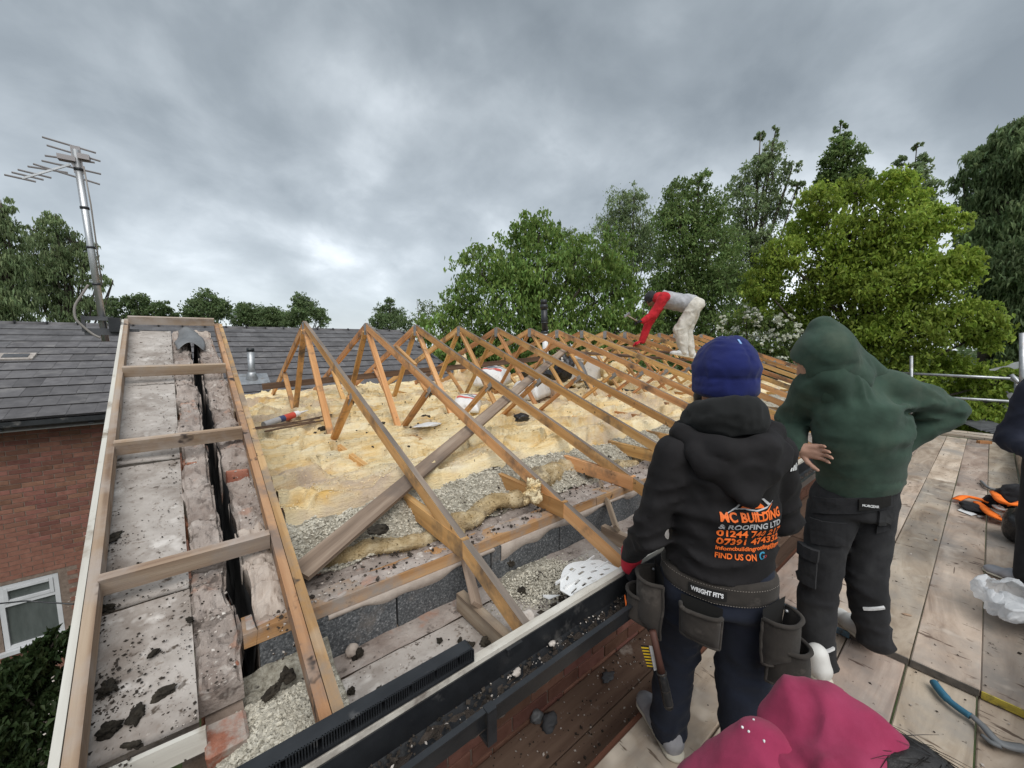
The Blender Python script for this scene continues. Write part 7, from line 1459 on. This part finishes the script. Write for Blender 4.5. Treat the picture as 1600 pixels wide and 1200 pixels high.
# ================= man bending on the far trusses
def red_man():
    P0 = np.array((5.932,3.011,-0.210))+np.array((0, 0, .01)); fr = Fr(P0, 122); sl = lambda f, u: u
    hip = fr(0, -.10, .80); sh = fr(.0, .36, .93); hc = fr(0, .54, .93); fw = fr.f*.55+np.array((0, 0, -.84)); fw /= np.linalg.norm(fw); up = fr.f*.84+np.array((0, 0, .55)); up = up-fw*(up@fw); up /= np.linalg.norm(up); lf = np.cross(up, fw)
    B = Sdf(.014, .03); head_sdf(B, hc, fw, lf, up); B.cone(hc-up*.08, sh, .05, .06); B.sec(sh, hip, fr.l, (.15, .09), (.13, .10))
    hL, hR = np.array((5.593,3.601,0.025)), fr(.16, .66, .57); sL, sR = sh+fr.l*-.0+fr.l*.17, sh-fr.l*.17
    rh = hL; eR = (sR+rh)/2+fr.f*.05; eL = (sL+hR)/2+np.array((0, 0, -.07))
    aL, aR = fr(.10, .05, .09), fr(-.10, -.08, .06); kL, kR = fr(.10, .10, .43), fr(-.09, .02, .42)
    B.chain([sR, eR, rh], [.05, .04, .026]); B.chain([sL, eL, hR], [.05, .04, .026]); B.chain([hip+fr.l*.08, kL, aL], [.08, .05, .036]); B.chain([hip-fr.l*.08, kR, aR], [.08, .05, .036])
    body = B.build('person', SKIN3); tag(body, 'person in grey and red top and cream joggers bending over the far trusses', 'person')
    S = Sdf(.011, .035); S.sec(sh+fr.f*.03, hip+fr.f*.03+np.array((0, 0, .02)), fr.l, (.180, .135), (.155, .135)); S.noise(.012, 5, 3); S.wrink(hip+fr.f*.15, .2, .008, fr.f, 60, 3); S.build('grey_top', FGREY, body)
    S = Sdf(.011, .03); S.chain([sR, eR, rh+(eR-rh)*.1], [.090, .074, .050]); S.chain([sL, eL, hR], [.082, .064, .046]); S.cone(sh+fr.f*.07+np.array((0, 0, .02)), sh+fr.f*.10, .085, .09); S.cone(sh+fr.f*.09+fr.l*.06, sh+fr.f*.09-fr.l*.06, .075, .075); S.cone(sh+fr.f*.08-np.array((0, 0, .10)), sh+fr.f*.12-np.array((0, 0, .04)), .05, .06); S.noise(.006, 8, 3); S.wrink(eR, .14, .007, (0, 0, 1), 60, 3); S.build('red_sleeves', FRED, body)
    v, f = hand_arrays(rh+np.array((0, 0, .03)), fr.f*.8+np.array((0, 0, -.25)), np.array((0, 0, -1)), .19, .5, .006); obj('glove', v, f, REDCUFF, body, True)
    v, f = hand_arrays(hR, fr.f, np.array((0, 0, -1)), .19, .8, .006); obj('glove', v, f, GLOVE, body, True)
    S = Sdf(.009, .02); S.ell(hc+up*.03-fw*.012, (.090, .105, .095), np.array([lf, fw, up])); S.noise(.004, 14, 2); S.build('beanie', FCHAR, body)
    S = Sdf(.011, .035); S.sec(hip+fr.f*.06+np.array((0, 0, .03)), hip-np.array((0, 0, .06)), fr.l, (.155, .125), (.17, .14)); S.chain([hip+fr.l*.085, kL, aL], [.120, .094, .060]); S.chain([hip-fr.l*.085, kR, aR], [.120, .094, .060]); S.wrink(kL, .16, .008, (.3, .5, .7), 40, 3); S.wrink(aL, .10, .010, (0, .3, 1), 55, 6); S.wrink(aR, .10, .010, (0, .3, 1), 55, 9); S.noise(.012, 4, 8); S.build('joggers', FCREAM, body)
    for a in (aL, aR):
        F_ = Fr(a-np.array((0, 0, .085)), 128); shoe(body, F_(0, -.08, -.01), F_(0, .20, .045), (0, 0, 1), SHOEW, SOLE)
    t = thing('claw_hammer', 'small hammer held out by the worker in red sleeves', 'hammer', tuple(hR)); q = Vector(hR)+Vector(fr.f)*.09
    MB().tube([q-Vector(fr.l)*.10, q+Vector(fr.l)*.05, q+Vector(fr.f)*.16+Vector((0, 0, .10))], .012, 8).build('shaft', M['grey_timber'], t, True); MB().bar(q+Vector(fr.f)*.17+Vector((-.05, 0, .07)), q+Vector(fr.f)*.15+Vector((.05, 0, .14)), .026, .026).build('hammer_head', M['galv'], t)
red_man()
# ================= man in the mauve hoodie crouching close to the camera
def mauve_man():
    B = Sdf(.014, .03); hc = np.array((0.869,0.036,-0.820)); nk = np.array((0.815,0.090,-0.780)); az = Fr((0, 0, 0), -24); fw = az.f*.55+np.array((0, 0, -.83)); fw /= np.linalg.norm(fw); up = az.f*.83+np.array((0, 0, .55)); up /= np.linalg.norm(up); lf = np.cross(up, fw)
    head_sdf(B, hc, fw, lf, up); sh = np.array((0.784,0.158,-0.891)); hip = sh-az.f*.42+np.array((0, 0, -.20)); dn = np.array((0, 0, -1.)); side = az.l
    B.cone(hc-up*.09, nk, .05, .055); B.cone(nk, sh, .055, .07); B.sec(sh+dn*.03-side*.03, hip, side, (.115, .08), (.135, .105))
    DZn = -1.61; kL, kR = hip+az.f*.32+side*.14, hip+az.f*.32-side*.14; kL[2] = kR[2] = DZn+.42; fL, fR = hip+az.f*.02+side*.14, hip+az.f*.02-side*.14; fL[2] = fR[2] = DZn+.10; hipl = hip.copy(); hipl[2] = DZn+.52; 
    B.sec(hip, hipl, side, (.14, .11), (.15, .12)); B.chain([hipl+side*.09, kL, fL], [.08, .055, .04]); B.chain([hipl-side*.09, kR, fR], [.08, .055, .04])
    sL, sR = sh+side*.10+dn*.05+az.f*.05, sh-side*.16; eL, eR = sL+dn*.26+az.f*.06, sR+dn*.26+az.f*.06; wL, wR = eL+az.f*.22+dn*.1, eR+az.f*.22+dn*.1; B.chain([sL, eL, wL], [.045, .04, .028]); B.chain([sR, eR, wR], [.05, .04, .028])
    v1, f1 = hand_arrays(wL, az.f+dn*.4, dn, .185, .6, .005); v2, f2 = hand_arrays(wR, az.f+dn*.4, dn, .185, .6, .005, -1); body = join_obj('person', [B.arrays(), (v1, f1), (v2, f2)], SKIN1); tag(body, 'person in mauve hoodie crouching in front, dark hair, cut by the picture bottom', 'person')
    S = Sdf(.009, .045); S.sec(sh+az.f*.04+dn*.03-side*.03, hip, side, (.150, .118), (.168, .140)); S.cone(np.array((0.763,0.204,-0.769)), np.array((0.712,0.265,-0.893)), .060, .082); S.chain([sL, eL, wL], [.072, .065, .048]); S.chain([sR, eR, wR], [.085, .07, .048]); S.noise(.008, 5, 3); S.wrink(sh, .22, .006, (.7, .3, .4), 40, 3); S.build('hoodie', FMAUVE, body)
    S = Sdf(.0075, .045)
    a0, a1, a2, a3 = np.array((0.841,0.178,-0.723)), np.array((0.850,0.128,-0.716)), np.array((0.867,0.066,-0.713)), np.array((0.790,0.123,-0.731))
    S.k = .022; rdg = [np.array(q) for q in ((0.836,0.202,-0.735), (0.851,0.182,-0.695), (0.869,0.138,-0.682), (0.875,0.090,-0.687), (0.889,0.049,-0.690))]; rr_ = [.033, .036, .037, .030, .016]
    S.chain(rdg, rr_); low = [np.array(q) for q in ((0.768,0.186,-0.774), (0.776,0.147,-0.762), (0.793,0.109,-0.739), (0.815,0.088,-0.721))]
    for q, w, r_ in zip(rdg, low, rr_): S.cone(q, w, r_, .038)
    S.chain(low, [.040, .044, .040, .026]); S.cone(rdg[4], np.array((0.857,0.067,-0.711)), .016, .018); S.cone(np.array((0.857,0.067,-0.711)), low[3], .018, .022)
    S.fold([np.array((0.772,0.210,-0.698)), np.array((0.783,0.165,-0.673)), np.array((0.801,0.121,-0.658)), np.array((0.816,0.082,-0.665))], .012, -.014); S.fold([np.array((0.769,0.182,-0.706)), np.array((0.763,0.163,-0.722)), np.array((0.757,0.140,-0.728))], .012, -.010); S.fold([np.array((0.781,0.117,-0.658)), np.array((0.772,0.114,-0.677)), np.array((0.760,0.122,-0.707))], .012, .010); S.fold([np.array((0.827,0.065,-0.656)), np.array((0.774,0.093,-0.642)), np.array((0.731,0.115,-0.654)), np.array((0.729,0.129,-0.694))], .010, -.010); S.fold([np.array((0.828,0.060,-0.664)), np.array((0.775,0.085,-0.647)), np.array((0.733,0.104,-0.656))], .010, .008); S.wrink(a1, .16, .005, (.6, .6, .5), 60, 5); S.fold([rdg[4], np.array((0.837,0.066,-0.695)), low[3], low[2]+np.array((0, 0, .02))], .004, -.006); S.fold([np.array((0.838,0.053,-0.664)), np.array((0.807,0.074,-0.672)), np.array((0.764,0.097,-0.669)), np.array((0.741,0.115,-0.691))], .004, -.006); S.fold([np.array((0.779,0.181,-0.648)), np.array((0.785,0.152,-0.651)), np.array((0.779,0.129,-0.667))], .009, .010); S.fold([np.array((0.824,0.097,-0.643)), np.array((0.793,0.105,-0.655)), np.array((0.773,0.105,-0.676))], .009, .009); S.noise(.008, 7, 8); S.build('hood', FMAUVE, body)
    S = Sdf(.0075, .02); S.ell(hc+up*.035-fw*.022, (.088, .104, .100), np.array([lf, fw, up])); S.ell(hc-up*.02-fw*.06, (.075, .05, .06), np.array([lf, fw, up])); S.wrink(hc, .2, .0035, lf, 260, 4); S.noise(.004, 20, 2); hr = S.build('hair', HAIR, body)
    T = bvh(hr); m_ = MB(); rg = random.Random(2)
    for i in range(420):
        d = Vector((rg.gauss(0, 1), rg.gauss(0, 1), abs(rg.gauss(0, 1)))).normalized(); h = T.ray_cast(Vector(hc)+d*.3, -d)
        if h[0] is None: continue
        p = h[0]; t = (Vector(up)*-1+Vector(fw)*.4+Vector((rg.gauss(0, .35), rg.gauss(0, .35), rg.gauss(0, .2)))); t = (t-h[1]*t.dot(h[1])).normalized(); m_.tube([p, p+t*.03+h[1]*.005, p+t*.055+h[1]*rg.uniform(.001, .008)], [.0008, .0006, .0003], 3)
    m_.build('hair_strands', HAIR, hr)
    S = Sdf(.012, .03); S.sec(hip, hipl, side, (.155, .125), (.165, .14)); S.chain([hipl+side*.09, kL, fL], [.10, .08, .06]); S.chain([hipl-side*.09, kR, fR], [.10, .08, .06]); S.build('trousers', FCARGO, body)
    for q in (fL, fR): F_ = Fr((q[0], q[1], DZn), -24); shoe(body, F_(0, -.06, 0), F_(0, .2, 0), (0, 0, 1), SHOEG, SOLE)
    T = bvh(body); 
    hT = bvh([c for c in body.children if c.name.startswith('hoodie')][0])
    for k, p in enumerate(((0.743,0.238,-0.719), (0.748,0.222,-0.693), (0.746,0.228,-0.721), (0.753,0.205,-0.725))):
        d = Vector(p).normalized(); h = hT.ray_cast(Vector((0, 0, 0)), d)
        if h[0] is not None: lump('lint_fleck', h[0], .0022, PWHITE, body, k, (1, 1, 1), .3, 2)
mauve_man()
# ================= person mostly outside the picture, only the sleeve shows
def sleeve_man():
    P0 = np.array((4.075,-0.449,-1.411)); P0[2] = -1.569; fr = Fr(P0, 60); B = Sdf(.014, .03)
    sh, el, wr = np.array((3.995,-0.199,-0.297)), np.array((3.998,-0.130,-0.601)), np.array((3.792,-0.242,-0.670)); ch = np.array((4.085,-0.352,-0.244)); hip = ch.copy(); hip[2] = -.70; side = (sh-ch); side[2] = 0; side /= np.linalg.norm(side); f_ = np.cross(side, (0, 0, 1))
    hc = ch+np.array((0, 0, .26)); head_sdf(B, hc, -f_, side, np.array((0, 0, 1.))); B.cone(hc, ch, .05, .06); B.sec(ch, hip, side, (.15, .09), (.14, .1)); B.chain([sh, el, wr], [.05, .04, .028]); s2 = ch-side*.18; e2 = s2+np.array((0, 0, -.28)); w2 = e2+np.array((0, 0, -.22)); B.chain([s2, e2, w2], [.05, .04, .028])
    for s_ in (1, -1):
        k = hip+side*.1*s_; k[2] = -1.12; a = hip+side*.11*s_; a[2] = -1.49; B.chain([hip+side*.09*s_, k, a], [.08, .05, .036])
    v1, f1 = hand_arrays(wr, wr-el, -f_, .185, .5, .006); v2, f2 = hand_arrays(w2, w2-e2, -f_, .185, .4, .006); body = join_obj('person', [B.arrays(), (v1, f1), (v2, f2)], SKIN2); tag(body, 'person at the right picture edge with only a navy sleeve showing', 'person')
    S = Sdf(.012, .035); S.sec(ch+np.array((0, 0, .02)), hip, side, (.175, .12), (.165, .13)); S.cone(ch+side*.14, ch-side*.14, .08, .08); S.chain([sh, el, wr], [.088, .078, .055]); S.chain([s2, e2, w2], [.085, .07, .05]); S.wrink(el, .2, .009, (.3, .2, 1), 55, 3); S.noise(.006, 6, 3); S.build('jacket', FDNAVY, body)
    S = Sdf(.013, .03); S.sec(hip+np.array((0, 0, .03)), hip-np.array((0, 0, .1)), side, (.16, .12), (.17, .13))
    for s_ in (1, -1):
        k = hip+side*.1*s_; k[2] = -1.12; a = hip+side*.11*s_; a[2] = -1.49; S.chain([hip+side*.09*s_, k, a], [.10, .08, .06])
        F_ = Fr((a[0], a[1], -1.569), 60); shoe(body, F_(0, -.08, 0), F_(0, .2, 0), (0, 0, 1), SHOEG, SOLE)
    S.build('trousers', FCARGO, body)
    S = Sdf(.011, .02); S.ell(hc+np.array((0, 0, .045))+f_*.022, (.086, .096, .086), np.array([side, -f_, (0, 0, 1)])); S.build('hair', HAIR, body)
sleeve_man()
# ------------------------------------------------------------------ loose fibres standing off the torn quilt
_q = [o for o in bpy.data.objects if o.name.startswith('loft_insulation')]
rgq = np.random.default_rng(14); P_ = []; 
for o in _q:
    n = len(o.data.vertices); V = np.zeros(n*3); o.data.vertices.foreach_get('co', V); V = V.reshape(-1, 3)+np.array(WL[o])
    w = np.where(V[:, 2] > -.86, 1., 0)*np.exp(-np.maximum(V[:, 1]-2.0, 0)/1.6)*np.exp(-np.maximum(V[:, 0]-.3, 0)/3.0); w /= w.sum()
    P_.append(V[rgq.choice(n, 9000 if o is _q[0] else 1500, p=w)]+rgq.normal(size=(9000 if o is _q[0] else 1500, 3))*.008)
FIB = nmat('glass_wool_fibre', [(.3, (.86, .67, .38)), (.7, (.94, .83, .60))], 5, 3, rough=1, bump=0, rand=.15, island=True, spec=.1)
tag(leaves_mesh('quilt_fibres', np.concatenate(P_), .018, FIB, None, rgq, .12, .1, .25, up=.2), kind='stuff')
_e = [o for o in bpy.data.objects if o.name.startswith('insulation_')]; P_ = []
for o in _e:
    if o.name.startswith('insulation_clump'): continue
    n = len(o.data.vertices); V = np.zeros(n*3); o.data.vertices.foreach_get('co', V); V = V.reshape(-1, 3)+np.array(WL[o]); P_.append(V[rgq.integers(0, n, 900)]+rgq.normal(size=(900, 3))*.003)
FIB2 = nmat('soiled_wool_fibre', [(.3, (.34, .25, .13)), (.7, (.70, .56, .34))], 9, 3, rough=1, bump=0, rand=.2, island=True, spec=.1)
tag(leaves_mesh('edge_fibres', np.concatenate(P_), .015, FIB2, None, rgq, .16, .1, .25, up=.2), kind='stuff')
